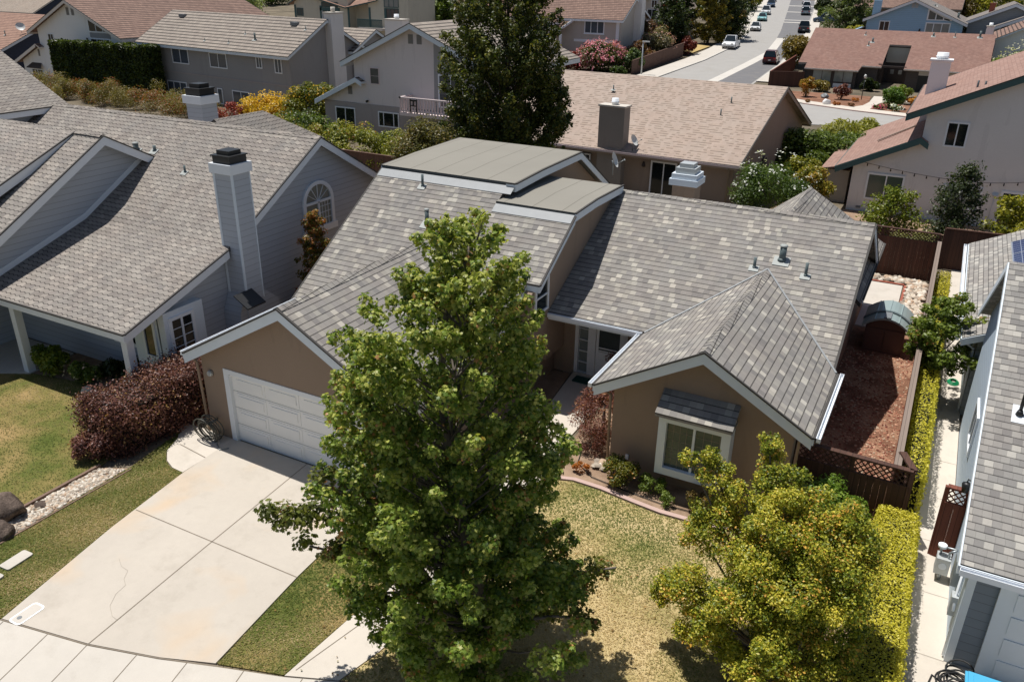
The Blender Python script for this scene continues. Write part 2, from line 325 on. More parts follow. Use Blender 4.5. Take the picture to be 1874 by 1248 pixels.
def gable(root, A, B, wf, wb, zr, zf, zb, z0=0, t=.14, ov=(.4, .4), of=.45, ob=.45, roof="shingle_grey", wall="stucco_tan", trim="trim_white", th=.2, cap=True, walls=True, fas=True, band=None, names=("roof", "wall", "fascia")):
    """ridge A->B (plan), front eave to the right of A->B"""
    A = Vector((A[0], A[1], 0)); B = Vector((B[0], B[1], 0)); d = (B-A).normalized(); n = Vector((d.y, -d.x, 0)); Z = lambda z: Vector((0, 0, z))
    r = MB(); a, b = A+Z(zr), B+Z(zr); fa, fb = A+n*wf+Z(zf), B+n*wf+Z(zf); ba, bb = A-n*wb+Z(zb), B-n*wb+Z(zb)
    r.slab([a, fa, fb, b], t, 0, 1); r.slab([b, bb, ba, a], t, 0, 1)
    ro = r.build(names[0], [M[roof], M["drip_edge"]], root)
    if cap:
        c = MB(); L = (B-A).length; k = max(1, int(L/.3)); w = .17; sf = (zr-zf)/wf; sb = (zr-zb)/wb
        for i in range(k):
            p = a+d*(L*i/k); q = a+d*(L*(i+1)/k+.02); e0 = .03; e1 = .012
            c.face([p+Z(e0), p+n*w+Z(e0-w*sf), q+n*w+Z(e1-w*sf), q+Z(e1)]); c.face([q+Z(e1), q-n*w+Z(e1-w*sb), p-n*w+Z(e0-w*sb), p+Z(e0)])
            c.face([p+Z(e0), p-n*w+Z(e0-w*sb), p-n*w+Z(-w*sb), p, p+n*w+Z(-w*sf), p+n*w+Z(e0-w*sf)])
        c.build("ridge_cap", M[roof], ro)
    if fas:
        f = MB(); dz = Z(.05); ds = MB(); ds.board(fa, fb, .05, .06, n); ds.board(bb, ba, .05, .06, -n)
        f.board(fa-dz, fb-dz, th, .03, n); f.board(bb-dz, ba-dz, th, .03, -n)
        for (p, q, o) in ((a, fa, -d), (a, ba, -d), (b, fb, d), (b, bb, d)): f.board(p-dz, q-dz, th, .03, o); ds.board(p, q, .05, .06, o)
        f.build(names[2], M[trim], root); ds.build("drip_edge", M["drip_edge"], ro)
    if walls:
        w = MB(); zu = lambda k: (zr+(zf-zr)*k/wf if k >= 0 else zr+(zb-zr)*(-k)/wb)-t-.02
        P = lambda k, z: A+d*ov[0]+n*k+Z(z)
        vec = (B-A)-d*(ov[0]+ov[1])
        w.prism([P(wf-of, z0), P(wf-of, zu(wf-of)), P(0, zu(0)), P(-(wb-ob), zu(-(wb-ob))), P(-(wb-ob), z0)], vec)
        w.build(names[1], M[wall], root)
    return ro
def chimney(root, c, w, d, z0, z1, mat="stucco_chimney", capm="cover_concrete", u=(1, 0, 0), flue=True, rim=.06, fr=.2):
    u = unit(u); n = Vector((u.y, -u.x, 0)); c = Vector((c[0], c[1], 0))
    o = MB().obox(c+zz*z0, u, n, w, d, z1-z0).build("chimney", M[mat], root)
    k = MB(); k.obox(c+zz*z1, u, n, w+rim*2, d+rim*2, .1); k.build("chimney_cap", M[capm], o)
    if flue:
        f = MB(); p = c+zz*(z1+.1); r = fr; f.tube([p, p+zz*.12, p+zz*.13, p+zz*.17, p+zz*.18, p+zz*.36], [r, r, r*1.15, r*1.15, r, r], 0, 14)
        f.build("flue", M["trim_white"], o)
    return o
def vent_pipe(root, p, r=.05, h=.35, cap=True, big=False, ax=(0, -.45, 1)):
    p = Vector(p); m = MB(); m.tube([p-zz*.1, p+zz*h], r, 0, 12)
    o = m.build("vent_pipe", M["vent_grey"], root)
    if cap: MB().tube([p+zz*h, p+zz*(h+.015), p+zz*(h+.05), p+zz*(h+.06)], [r*1.18, r*1.18, r*1.12, r*.5], 0, 12).build("vent_cap", M["flashing"], o)
    nrm = unit(ax); u = Vector((1, 0, 0)); w = nrm.cross(u); s = r*1.7+.07
    f = MB(); b = p+nrm*.012; f.prism([b-u*s-w*s*1.15, b+u*s-w*s*1.15, b+u*s+w*s*.5, b-u*s+w*s*.5], nrm*.012); f.build("flashing", M["flashing"], o)
    m2 = MB(); m2.tube([p-zz*.02, p+zz*.06], [r*1.5, r*1.1], 0, 12); m2.build("collar", M["vent_grey"], o)
def gutter(root, a, b, out, m="trim_white", name="gutter"):
    a = Vector(a); b = Vector(b); o = unit(out); g = MB(); w = .12; h = .12
    P = lambda p, x, z: p+o*x+zz*z
    for (x0, z0, x1, z1) in ((.03, -h, w, -h+.015), (w, -h, w+.015, .0), (.03, -h, .045, 0)):
        g.prism([P(a, x0, z0), P(a, x1, z0), P(a, x1, z1), P(a, x0, z1)], b-a)
    for p in (a, b): g.prism([P(p, .03, -h), P(p, w, -h), P(p, w, 0), P(p, .03, 0)], (b-a).normalized()*.01)
    return g.build(name, M[m], root)
def louver(root, o, u, n, w, h, frame="trim_taupe"):
    o = Vector(o); u = unit(u); n = unit(n); f = MB()
    f.prism([o+n*.002, o+u*w+n*.002, o+u*w+zz*h+n*.002, o+zz*h+n*.002], n*.015, 0)
    k = int(h/.08)
    for i in range(k):
        z = h*(i+.3)/k; f.prism([o+zz*z+n*.018, o+u*w+zz*z+n*.018, o+u*w+zz*(z+.03)+n*.018, o+zz*(z+.03)+n*.018], n*.02, 1)
    f.build("gable_vent", [M["steel_grey"], M[frame]], root)
def lattice(mb, a, b, z0, z1, t=.012, s=.14, m=0):
    a = Vector(a); b = Vector(b); L = (b-a).length; u = (b-a)/L; n = Vector((u.y, -u.x, 0)); h = z1-z0; x = -h
    while x < L:
        for sg, off in ((1, 0), (-1, t)):
            p0, p1 = max(x, 0), min(x+h, L)
            if p1 > p0:
                za, zb = (z0+(p0-x), z0+(p1-x)) if sg > 0 else (z1-(p0-x), z1-(p1-x))
                q0 = a+u*p0; q1 = a+u*p1; w = .02
                mb.prism([(q0.x, q0.y, za-w), (q1.x, q1.y, zb-w), (q1.x, q1.y, zb+w), (q0.x, q0.y, za+w)] if off == 0 else [(q0.x+n.x*off, q0.y+n.y*off, za-w), (q1.x+n.x*off, q1.y+n.y*off, zb-w), (q1.x+n.x*off, q1.y+n.y*off, zb+w), (q0.x+n.x*off, q0.y+n.y*off, za+w)], n*t, m)
        x += s
def fence(label, A, B, h=1.8, mat="fence_dark", posts=2.4, lat=0, cap=True, cat="fence", name="fence", z0=0.0, group=None, capmat=None, side=1):
    A = Vector((A[0], A[1], z0)); B = Vector((B[0], B[1], z0 if len(B) < 3 else B[2])); L = (B-A).length; d = (B-A)/L; n = Vector((d.y, -d.x, 0)).normalized()*side
    root = thing(name, label, cat, A, group); rng = random.Random(int(L*1000)); p = MB(); hb = h-lat; k = int(L/.15)
    for i in range(k):
        q = A+d*(L*i/k); w = d*(L/k-.002); z = hb-rng.random()*.02; o = n*rng.random()*.006
        p.prism([q+o+zz*.03, q+o+w+zz*.03, q+o+w+n*.02+zz*.03, q+o+n*.02+zz*.03], (0, 0, z-.03))
    p.build("panel", M[mat], root)
    ra = MB()
    for z in (.25, hb-.12):
        q = A-n*.045+zz*z; ra.prism([q, q+(B-A), q+(B-A)+n*.04, q+n*.04], (0, 0, .09))
    ra.build("rail", M[mat], root)
    np_ = max(1, round(L/posts))
    for i in range(np_+1):
        q = A+d*(L*i/np_)-n*.05; MB().obox(q-zz*.1, d, n, .1, .1, h+.1).build("post", M[mat], root)
    if lat:
        l = MB(); lattice(l, A-n*.01, B-n*.01, z0+hb+.03, z0+h-.03); l.build("lattice", M[mat], root)
        r3 = MB(); q = A-n*.04+zz*(hb-.02); r3.prism([q, q+(B-A), q+(B-A)+n*.07, q+n*.07], (0, 0, .05)); r3.build("rail", M[mat], root)
    if cap:
        c = MB(); q = A-n*.09+zz*h; c.prism([q, q+(B-A), q+(B-A)+n*.16, q+n*.16], (0, 0, .045)); c.build("cap_rail", M[capmat or mat], root)
    return root
# ---------------------------------------------------------------- foliage
def lc(*c): return np.array(lin(*c)[:3])
LEAF = {
 'diamond': (np.array([(0, 0, 0), (.30, .42, .07), (0, 1, -.04), (-.30, .42, .07)]), [(0, 1, 2), (0, 2, 3)]),
 'maple': (np.array([(0, 0, 0), (.18, .06, .0), (.46, .2, -.03), (.27, .38, .02), (.42, .66, -.02), (.16, .6, .02), (0, 1, -.06), (-.16, .6, .02), (-.42, .66, -.02), (-.27, .38, .02), (-.46, .2, -.03), (-.18, .06, .0), (0, .4, .05)]), [(12, i, (i+1) % 12) for i in range(12)]),
 'long': (np.array([(0, 0, 0), (.13, .4, .04), (0, 1, -.08), (-.13, .4, .04)]), [(0, 1, 2), (0, 2, 3)]),
}
def leaf_object(name, P, N, S, C, shape, mat, parent=None, org=None, extra=None, seed=1):
    rng = np.random.default_rng(seed); n = len(P); T, F = LEAF[shape]; k = len(T); F = np.array(F)
    N = N/np.linalg.norm(N, axis=1, keepdims=True); r = rng.normal(size=(n, 3)); X = np.cross(N, r); X /= np.linalg.norm(X, axis=1, keepdims=True)+1e-9; Y = np.cross(N, X)
    off = np.array(org if org is not None else (ORG.get(parent.name, Vector()) if parent is not None else (0, 0, 0)))
    T2 = T-np.array([0, .45, 0])
    V = (P-off)[:, None, :]+S[:, None, None]*(T2[None, :, 0:1]*X[:, None, :]+T2[None, :, 1:2]*Y[:, None, :]+T2[None, :, 2:3]*N[:, None, :])
    V = V.reshape(-1, 3); fi = (np.arange(n)[:, None, None]*k+F[None]).reshape(-1)
    me = bpy.data.meshes.new(name); me.vertices.add(len(V)); me.vertices.foreach_set("co", V.ravel().astype(np.float32))
    nf = len(fi)//3; me.loops.add(len(fi)); me.loops.foreach_set("vertex_index", fi.astype(np.int32))
    me.polygons.add(nf); me.polygons.foreach_set("loop_start", (np.arange(nf)*3).astype(np.int32)); me.polygons.foreach_set("loop_total", np.full(nf, 3, np.int32))
    me.update(calc_edges=True)
    at = me.attributes.new("Col", 'FLOAT_COLOR', 'POINT'); cc = np.ones((len(V), 4), np.float32); cc[:, :3] = np.repeat(C, k, axis=0); at.data.foreach_set("color", cc.ravel())
    me.validate()
    return link(me, name, [M[mat]], parent)
def clump_leaves(cl, rng, up=.55, shell=.45, flat=1.0):
    """cl: list of (cx,cy,cz,rx,ry,rz,n)"""
    Ps = []; Ns = []; I = []
    for i, (cx, cy, cz, rx, ry, rz, n) in enumerate(cl):
        n = int(n); d = rng.normal(size=(n, 3)); d /= np.linalg.norm(d, axis=1, keepdims=True); u = rng.random(n)**shell
        Ps.append(np.array([cx, cy, cz])+d*u[:, None]*np.array([rx, ry, rz])); Ns.append(d*.55+np.array([0, 0, up])+rng.normal(size=(n, 3))*.45); I.append(np.full(n, i))
    return np.concatenate(Ps), np.concatenate(Ns), np.concatenate(I)
def shade(pal, rng, n, clump_id=None, tw=.5, hi=None, hifrac=None):
    pal = np.array(pal); m = len(pal); a = rng.random(n)
    if clump_id is not None:
        base = rng.random(clump_id.max()+1)[clump_id]; a = np.clip(base*(1-tw)+a*tw+rng.normal(size=n)*.05, 0, .999)
    x = a*(m-1); i = x.astype(int); f = (x-i)[:, None]; c = pal[i]*(1-f)+pal[np.minimum(i+1, m-1)]*f
    if hi is not None:
        g_ = np.ones(n) if clump_id is None else (rng.random(clump_id.max()+1)[clump_id] < .3)*3.3
        pick = rng.random(n) < hifrac*g_; c[pick] = np.array(hi)*(0.8+.4*rng.random((pick.sum(), 1)))
    return c*(.85+.3*rng.random((n, 1)))
def shrub(name, label, cat, c, R, n, size, pal, lumps=14, group=None, mat="leaf", flowers=None, seed=1, shape='diamond', lr=.42, hi=None, hifrac=0, stem=False, up=.5, lump_rng=(.75, 1.2)):
    """rounded plant; c = ground point, R = (rx,ry,height)"""
    rng = np.random.default_rng(seed); rx, ry, h = R; root = thing(name, label, cat, c, group)
    cl = []; mr = (rx+ry+h/2)/3*lr
    for i in range(lumps):
        d = rng.normal(size=3); d /= np.linalg.norm(d); d[2] = abs(d[2])*1.0-.15
        k = .72+.2*rng.random(); q = rng.uniform(*lump_rng)
        cl.append((c[0]+d[0]*rx*k, c[1]+d[1]*ry*k, c[2]+h*.45+d[2]*h*.5*k, mr*q, mr*q, mr*.85*q, n/lumps*.85))
    cl.append((c[0], c[1], c[2]+h*.42, rx*.75, ry*.75, h*.42, n*.15))
    P, N, I = clump_leaves(cl, rng, up); keep = P[:, 2] > c[2]+.02; P, N, I = P[keep], N[keep], I[keep]
    C = shade(pal, rng, len(P), I, .6, hi, hifrac)
    leaf_object("foliage", P, N, size*(.7+.6*rng.random(len(P))), C, shape, mat, root, seed=seed)
    if flowers:
        fn, fs, fpal = flowers; sel = rng.choice(len(P), fn); ctr = np.array([c[0], c[1], c[2]+h*.4]); d = P[sel]-ctr; d /= np.linalg.norm(d, axis=1, keepdims=True)+1e-6
        Q = ctr+d*np.array([rx*1.12, ry*1.12, h*.66])*(.9+.17*rng.random((fn, 1))); Q = np.repeat(Q, 4, 0)+rng.normal(size=(fn*4, 3))*fs*.6
        Q[:, 2] = np.maximum(Q[:, 2], c[2]+.05)
        leaf_object("flowers", Q, np.repeat(d, 4, 0)+np.array([0, 0, .6])+rng.normal(size=Q.shape)*.5, fs*(.7+.6*rng.random(len(Q))), shade(fpal, rng, len(Q)), 'diamond', "petal", root, seed=seed+1)["kind"] = "stuff"
    if stem:
        s = MB(); s.tube([(c[0], c[1], c[2]-.1), (c[0]+.03, c[1], c[2]+h*.3), (c[0], c[1]+.04, c[2]+h*.6)], [.05*h/1.5+.02, .04*h/1.5+.015, .02], 0, 8); s.build("stem", M["bark"], root)
    return root
def hedge(name, label, A, B, w, h, n, size, pal, seed=1, core="core_dark", group=None, z0=0, bulge=.1, hi=None, hifrac=0, shape='diamond', mat="leaf", rag=.06, h2=None):
    rng = np.random.default_rng(seed); A = np.array([A[0], A[1], z0], float); B = np.array([B[0], B[1], z0], float); L = np.linalg.norm(B-A); d = (B-A)/L; nn = np.array([d[1], -d[0], 0])
    root = thing(name, label, "hedge", tuple(A), group); h2 = h if h2 is None else h2
    area = np.array([L*w, L*h, L*h, w*h, w*h]); side = rng.choice(5, n, p=area/area.sum()); a = rng.random(n)*L; b = rng.random(n)*2-1; z = rng.random(n); P = np.zeros((n, 3)); N = np.zeros((n, 3))
    prof = lambda a_: np.sin(a_*1.9+seed)*.5+np.sin(a_*4.3+seed*2)*.3
    H = (h+(h2-h)*a/L)*(1+rag*prof(a))
    for s in range(5):
        k = side == s; nk = k.sum()
        if s == 0: la, lb, lz, nv = a[k], b[k]*w/2, H[k]+rng.normal(size=nk)*rag, np.tile([0, 0, 1.], (nk, 1))
        elif s in (1, 2):
            sg = 1 if s == 1 else -1; la, lb, lz = a[k], sg*(w/2*(1+bulge*prof(a[k]+z[k]*2)))*np.ones(nk)+rng.normal(size=nk)*rag, z[k]*H[k]; nv = np.tile(sg*nn, (nk, 1))
        else:
            la = np.full(nk, 0. if s == 3 else L)+rng.normal(size=nk)*rag; lb, lz = b[k]*w/2, z[k]*H[k]; nv = np.tile(d*(-1 if s == 3 else 1), (nk, 1))
        P[k] = A+d*la[:, None]+nn*lb[:, None]+np.array([0, 0, 1.])*lz[:, None]; N[k] = nv
    cx = (a/.5).astype(int); cidx = (cx*7+side*3+(z*4).astype(int)); cidx = cidx-cidx.min()
    N = N*.6+np.array([0, 0, .35])+rng.normal(size=(n, 3))*.5
    leaf_object("foliage", P, N, size*(.7+.6*rng.random(n)), shade(pal, rng, n, cidx, .7, hi, hifrac), shape, mat, root, seed=seed)
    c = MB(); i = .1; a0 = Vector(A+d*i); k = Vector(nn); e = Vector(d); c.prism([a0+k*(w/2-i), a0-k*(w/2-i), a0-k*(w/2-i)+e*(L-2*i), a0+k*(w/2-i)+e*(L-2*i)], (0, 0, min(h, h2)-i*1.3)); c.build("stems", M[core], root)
    return root
def tree(name, label, c, H, prof, nb, leafn, size, pal, group=None, seed=1, trunk_r=.12, z_lo=.15, shape='diamond', mat="leaf", clump=.45, rise=.5, hi=None, hifrac=0, hitop=None, cat="tree", axis=(0, 0), bark="bark", fl=None, sub=3, lean=(0, 0), up=.55, shell=.45):
    """prof(t, ang)-> radius, t in 0..1 of crown height"""
    rng = np.random.default_rng(seed); root = thing(name, label, cat, c, group); c = np.array(c, float)
    z0 = H*z_lo; cl = []; tr = MB(); top = c+np.array([axis[0]+lean[0], axis[1]+lean[1], H*.93])
    mid = c+np.array([axis[0]*.4, axis[1]*.4, H*.4])
    pts = [c-np.array([0, 0, .15]), c+np.array([0, 0, .12]), c*.5+mid*.5, mid, mid*.5+top*.5, top]
    tr.tube(pts, [trunk_r*1.7, trunk_r*1.15, trunk_r, trunk_r*.8, trunk_r*.45, trunk_r*.08], 0, 10)
    tr.build("trunk", M[bark], root); lb = MB()
    for i in range(nb):
        t = (i+.5)/nb; t = t**.85; ang = i*2.39996+rng.normal()*.25; R = prof(t, ang)*(.62+.52*rng.random()); z = z0+(H-z0)*t
        cx = c[:2]+np.array(axis)*min(1, t*1.6)+np.array(lean)*t**3; dirv = np.array([math.cos(ang), math.sin(ang)])
        end = np.array([cx[0]+dirv[0]*R, cx[1]+dirv[1]*R, c[2]+z]); zs = max(z-R*rise, H*.08); st = np.array([cx[0], cx[1], c[2]+zs])
        lb.tube([st, st*.5+end*.5+np.array([0, 0, .04*R]), end], [trunk_r*.3*(1-t*.7)+.006, trunk_r*.16*(1-t*.6)+.005, .004], 0, 6, False)
        side_ = np.array([-dirv[1], dirv[0], 0])
        for j in range(sub):
            f = 1-.82*j/max(1, sub)*(1 if sub > 1 else 0); sp = R*.32*(1.15-f)*rng.normal() if j else 0; p = st+(end-st)*f+side_*sp+rng.normal(size=3)*clump*.3*(j > 0)
            q = clump*(.55+.75*rng.random())*(1-.35*t)*(.85 if j == 0 else 1); el = .8+.9*rng.random(); cl.append((p[0], p[1], p[2]-.1*clump*(j == 0), q*(1+.5*abs(dirv[0])*(el-.8)), q*(1+.5*abs(dirv[1])*(el-.8)), q*.85, leafn/nb/sub*(q/clump)**1.6*1.25))
    for j in range(4): cl.append((top[0]+rng.normal()*.08, top[1]+rng.normal()*.08, top[2]+H*.05*(j-1.6)/2, clump*.5, clump*.5, clump*.6, leafn*.008))
    lb.build("limbs", M[bark], root)
    P, N, I = clump_leaves(cl, rng, up, shell); keep = P[:, 2] > c[2]+.15; P, N, I = P[keep], N[keep], I[keep]
    C = shade(pal, rng, len(P), I, .65, hi, hifrac)
    if hitop is not None:
        tt = np.clip((P[:, 2]-c[2])/H, 0, 1); m = rng.random(len(P)) < tt**2*.55; C[m] = C[m]*.4+np.array(hitop)*.6
    leaf_object("crown", P, N, size*(.65+.7*rng.random(len(P))), C, shape, mat, root, seed=seed)
    if fl:
        fn, fs, fpal = fl; s = rng.choice(len(P), fn); Q = P[s]+rng.normal(size=(fn, 3))*.05+np.array([0, 0, .08]); leaf_object("flowers", Q, N[s], np.full(fn, fs), shade(fpal, rng, fn), 'diamond', "petal", root, seed=seed+5)
    return root
def envelope_tree(name, label, c, H, centre, radius, nsp, nleaf, size, pal, seed=1, spray=.26, shape='diamond', trunk_r=.14, hi=None, hifrac=0, hitop=None, bark="bark", mat="leaf", gap=.42, lump=.22, up=.5, group=None, cat="tree", nf=1.1, top_pow=1.5):
    """sprays of leaves through an uneven envelope; centre(z)->(dx,dy), radius(z,ang)->r"""
    rng = np.random.default_rng(seed); root = thing(name, label, cat, c, group); c = np.array(c, float); K = rng.normal(size=(9, 3))*nf; ph = rng.uniform(0, 6.28, 9)
    nz = lambda q: sum(math.sin(q@k+p_) for k, p_ in zip(K, ph))/3.0
    zs = np.linspace(.04, 1, 80)*H; w = np.array([radius(z, 0)+.15 for z in zs]); w /= w.sum(); cl = []; lb = MB(); tips = 0; tries = 0
    while len(cl) < nsp*3 and tries < nsp*8:
        tries += 1; z = rng.choice(zs, p=w)+rng.normal()*.05; a = rng.uniform(0, 6.283); f = rng.random()**.42*(1.02+.1*rng.random()); cx, cy = centre(z); R = radius(z, a); d = np.array([math.cos(a), math.sin(a)])
        R *= 1+lump*nz(np.array([d[0]*R*.9, d[1]*R*.9, z])); q = np.array([c[0]+cx+d[0]*R*f, c[1]+cy+d[1]*R*f, c[2]+z])
        if nz(q*1.25+7.0) < -gap and f > .35: continue
        s = spray*(.6+.8*rng.random())*(1-.3*z/H); o = np.array([d[0], d[1], .9]); o /= np.linalg.norm(o); k = 3
        for j in range(k):
            e = q+o*s*1.1*(j-1)*.8; g_ = s*(1-.22*j); cl.append((e[0], e[1], e[2], g_, g_, g_*.9, max(4, nleaf/nsp/k*(s/spray)**1.7)))
        if f > .5 and rng.random() < .35:
            b0 = np.array([c[0]+cx*.8, c[1]+cy*.8, max(c[2]+.3, q[2]-R*f*.9-.2)]); m_ = b0*.45+q*.55+np.array([0, 0, -.06*R]); lb.tube([b0, m_, q], [trunk_r*.22*(1-.6*z/H)+.006, trunk_r*.12*(1-.5*z/H)+.005, .004], 0, 5, False)
    tr = MB(); pts = [c-np.array([0, 0, .15])]+[c+np.array([*centre(z), z])*np.array([min(1, z/(.3*H)), min(1, z/(.3*H)), 1]) for z in np.linspace(.1, H*.95, 8)]; tr.tube(pts, [trunk_r*1.7, trunk_r*1.2]+[trunk_r*(1-.13*i) for i in range(7)], 0, 10); tr.build("trunk", M[bark], root); lb.build("limbs", M[bark], root)
    P, N, I = clump_leaves(cl, rng, up, .5); keep = P[:, 2] > c[2]+.2; P, N, I = P[keep], N[keep], I[keep]; I3 = I//3; C = shade(pal, rng, len(P), I3, .6, hi, hifrac)
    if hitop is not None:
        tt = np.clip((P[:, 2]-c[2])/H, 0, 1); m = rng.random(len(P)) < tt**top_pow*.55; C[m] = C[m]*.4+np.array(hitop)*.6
    leaf_object("crown", P, N, size*(.65+.7*rng.random(len(P))), C, shape, mat, root, seed=seed)
    return root
def lobe_tree(name, label, c, lobes, n, size, pal, seed=1, cat="tree", hi=None, hifrac=0, stems=None, bark="bark", mat="leaf", group=None, up=.6, frag=7, shape='diamond'):
    rng = np.random.default_rng(seed); root = thing(name, label, cat, c, group); cl = []; vol = sum(l[3]**2 for l in lobes)
    for (x, y, z, r) in lobes:
        k = n*r*r/vol
        for j in range(frag):
            d = rng.normal(size=3); d /= np.linalg.norm(d); d[2] = d[2]*.9+.1; q = r*(.34+.2*rng.random())
            cl.append((x+d[0]*r*.72, y+d[1]*r*.72, z+d[2]*r*.72, q, q, q*.9, k/frag*.8))
        cl.append((x, y, z-.1*r, r*.7, r*.7, r*.7, k*.12))
    P, N, I = clump_leaves(cl, rng, up, .5); keep = P[:, 2] > c[2]+.05; P, N, I = P[keep], N[keep], I[keep]
    leaf_object("crown", P, N, size*(.65+.7*rng.random(len(P))), shade(pal, rng, len(P), I, .6, hi, hifrac), shape, mat, root, seed=seed)
    t = MB()
    for (x, y, z, r) in lobes:
        m = ((c[0]+x)/2+rng.normal()*.05, (c[1]+y)/2, c[2]+(z-c[2])*.45); t.tube([(c[0]+rng.normal()*.08, c[1]+rng.normal()*.08, c[2]-.1), m, (x, y, z)], [.05, .035, .012], 0, 7, False)
    t.build("trunk", M[bark], root)
    return root
def copy_tree(o, parent=None):
    c = o.copy(); COL.objects.link(c)
    if parent is not None: c.parent = parent
    for ch in o.children: copy_tree(ch, c)
    return c
def flat(name, pts, z, mat, t=0.0, kind="structure"):
    m = MB(); P = [(p[0], p[1], z if len(p) < 3 else p[2]) for p in pts]
    if t: m.slab(P, t)
    else:
        a = 0
        for i in range(len(P)): a += P[i][0]*P[(i+1) % len(P)][1]-P[(i+1) % len(P)][0]*P[i][1]
        m.face(P if a > 0 else P[::-1])
    o = m.build(name, M[mat]); o["kind"] = kind; return o
# ================================================================ MAIN HOUSE (taupe stucco, grey shingles)
def main_house():
    R = thing("house", "taupe stucco house with grey shingle roof, flat topped dormer and white garage door", "house", (-9.5, 22, 0))
    w = MB()   # walls
    w.box((-17.05, 13.94, 0), (-16.23, 14.14, 2.28)); w.box((-11.05, 13.94, 0), (-10.35, 14.14, 2.28))
    w.prism([(-17.05, 13.94, 2.28), (-10.35, 13.94, 2.28), (-10.35, 13.94, 2.60), (-13.63, 13.94, 4.38), (-17.05, 13.94, 2.54)], (0, .2, 0))
    w.prism([(-17.05, 14.14, 0), (-10.35, 14.14, 0), (-10.35, 14.14, 2.60), (-13.63, 14.14, 4.38), (-17.05, 14.14, 2.54)], (0, 7, 0))
    def yz(pts, x0, x1): w.prism([(x0, a, b) for a, b in pts], (x1-x0, 0, 0))
    yz([(18.35, 0), (18.35, 2.5), (23.3, 5.68), (23.5, 5.8), (28.4, 5.92), (31.2, 4.25), (31.2, 0)], -17.2, -12.5)
    yz([(18.36, 0), (18.36, 2.5), (22.6, 5.25), (22.6, 0)], -12.5, -10.325)
    yz([(21.2, 1.0), (21.2, 4.36), (22.6, 5.28), (26.3, 5.38), (31.2, 2.9), (31.2, 0), (22.6, 0), (22.6, 1.0)], -12.5, -9.95)
    w.box((-10.35, 18.37, 0), (-10.3, 22.6, 2.4))
    yz([(22.85, 0), (22.85, 3.25), (26.6, 5.15), (31.4, 2.7), (31.4, 0)], -9.95, -1.85)
    w.box((-9.949, 22.55, 0), (-9.58, 22.85, 3.1)); w.box((-7.75, 22.55, 0), (-6.4, 22.85, 3.1)); w.box((-9.58, 22.55, 2.16), (-7.75, 22.85, 3.1))
    w.prism([(-6.4, 17.88, 0), (-1.85, 17.88, 0), (-1.85, 17.88, 2.68), (-4.1, 17.88, 3.97), (-6.4, 17.88, 2.66)], (0, 6, 0))
    w.prism([(-6.7, 31.4, 0), (-1.85, 31.4, 0), (-1.85, 31.4, 2.75), (-6.7, 31.4, 2.75)], (0, 2.7, 0))
    w.build("wall", M["stucco_taupe"], R)
    b = MB(); b.prism([(-10.35, 20.0, 1.8), (-10.35, 21.2, 1.8), (-10.35, 21.2, 4.36), (-10.35, 20.0, 3.6)], (.43, 0, 0)); b.build("window_bay", M["stucco_taupe"], R)
    # roofs
    zL = lambda y: 3.93+.64*(y-20.2)
    t = .15; r = MB()
    r.slab([(-17.5, 17.9, zL(17.9)), (-10.2, 17.9, zL(17.9)), (-10.2, 20.15, zL(20.15)), (-9.75, 20.15, zL(20.15)), (-9.75, 22.6, zL(22.6)), (-12.5, 22.6, zL(22.6)), (-12.5, 23.3, zL(23.3)), (-17.5, 23.3, zL(23.3))], t, 0, 1)
    z2 = lambda y: 2.65+.505*(y-21.25)
    r.slab([(-9.94, 21.25, 2.65), (-1.55, 21.25, 2.65), (-1.55, 26.6, 5.352), (-9.94, 26.6, 5.352)], t, 0, 1)
    r.slab([(-1.55, 26.6, 5.352), (-1.55, 31.95, 2.65), (-9.94, 31.95, 2.65), (-9.94, 26.6, 5.352)], t, 0, 1)
    # garage
    r.slab([(-13.63, 13.59, 4.69), (-13.63, 21.9, 4.69), (-17.25, 18.6, 2.67), (-17.25, 13.59, 2.67)], t, 0, 1)
    r.slab([(-13.63, 13.59, 4.69), (-10.01, 13.59, 2.67), (-10.01, 18.4, 2.67), (-13.63, 21.9, 4.69)], t, 0, 1)
    # wing
    r.slab([(-4.1, 17.52, 4.14), (-4.1, 24.25, 4.14), (-6.82, 21.3, 2.6), (-6.82, 17.52, 2.6)], t, 0, 1)
    r.slab([(-4.1, 17.52, 4.14), (-1.42, 17.52, 2.6), (-1.42, 21.25, 2.6), (-4.1, 24.25, 4.14)], t, 0, 1)
    # rear hipped wing
    a = (-4.25, 31.7, 5.08); a0 = (-4.25, 27.0, 5.08); e1, e2 = (-1.53, 34.45, 2.6), (-6.97, 34.45, 2.6)
    r.slab([a0, (-1.53, 27.0, 2.6), e1, a], t, 0, 1); r.slab([a, e1, e2], t, 0, 1); r.slab([a, e2, (-6.97, 27.0, 2.6), a0], t, 0, 1)
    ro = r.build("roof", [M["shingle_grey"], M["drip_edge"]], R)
    # ridge caps
    def caps(p, q, sl, sr, name="ridge_cap", step=.2, wd=.15):
        p = Vector(p); q = Vector(q); L = (q-p).length; d = (q-p)/L; dh = Vector((d.x, d.y, 0)).normalized(); n = Vector((dh.y, -dh.x, 0)); c = MB(); k = int(L/step)
        for i in range(k):
            s = p+d*(L*i/k); e = p+d*(L*(i+1)/k+.03); h0, h1 = .026, .012
            for (sg, sl_) in ((1, sr), (-1, sl)):
                f = [s+zz*h0, s+n*sg*wd+zz*(h0-wd*sl_), e+n*sg*wd+zz*(h1-wd*sl_), e+zz*h1]; c.face(f if sg > 0 else f[::-1])
            c.face([s+zz*h0, s-n*wd+zz*(h0-wd*sl), s-n*wd-zz*wd*sl, s, s+n*wd-zz*wd*sr, s+n*wd+zz*(h0-wd*sr)])
        c.build(name, M["shingle_grey"], ro)
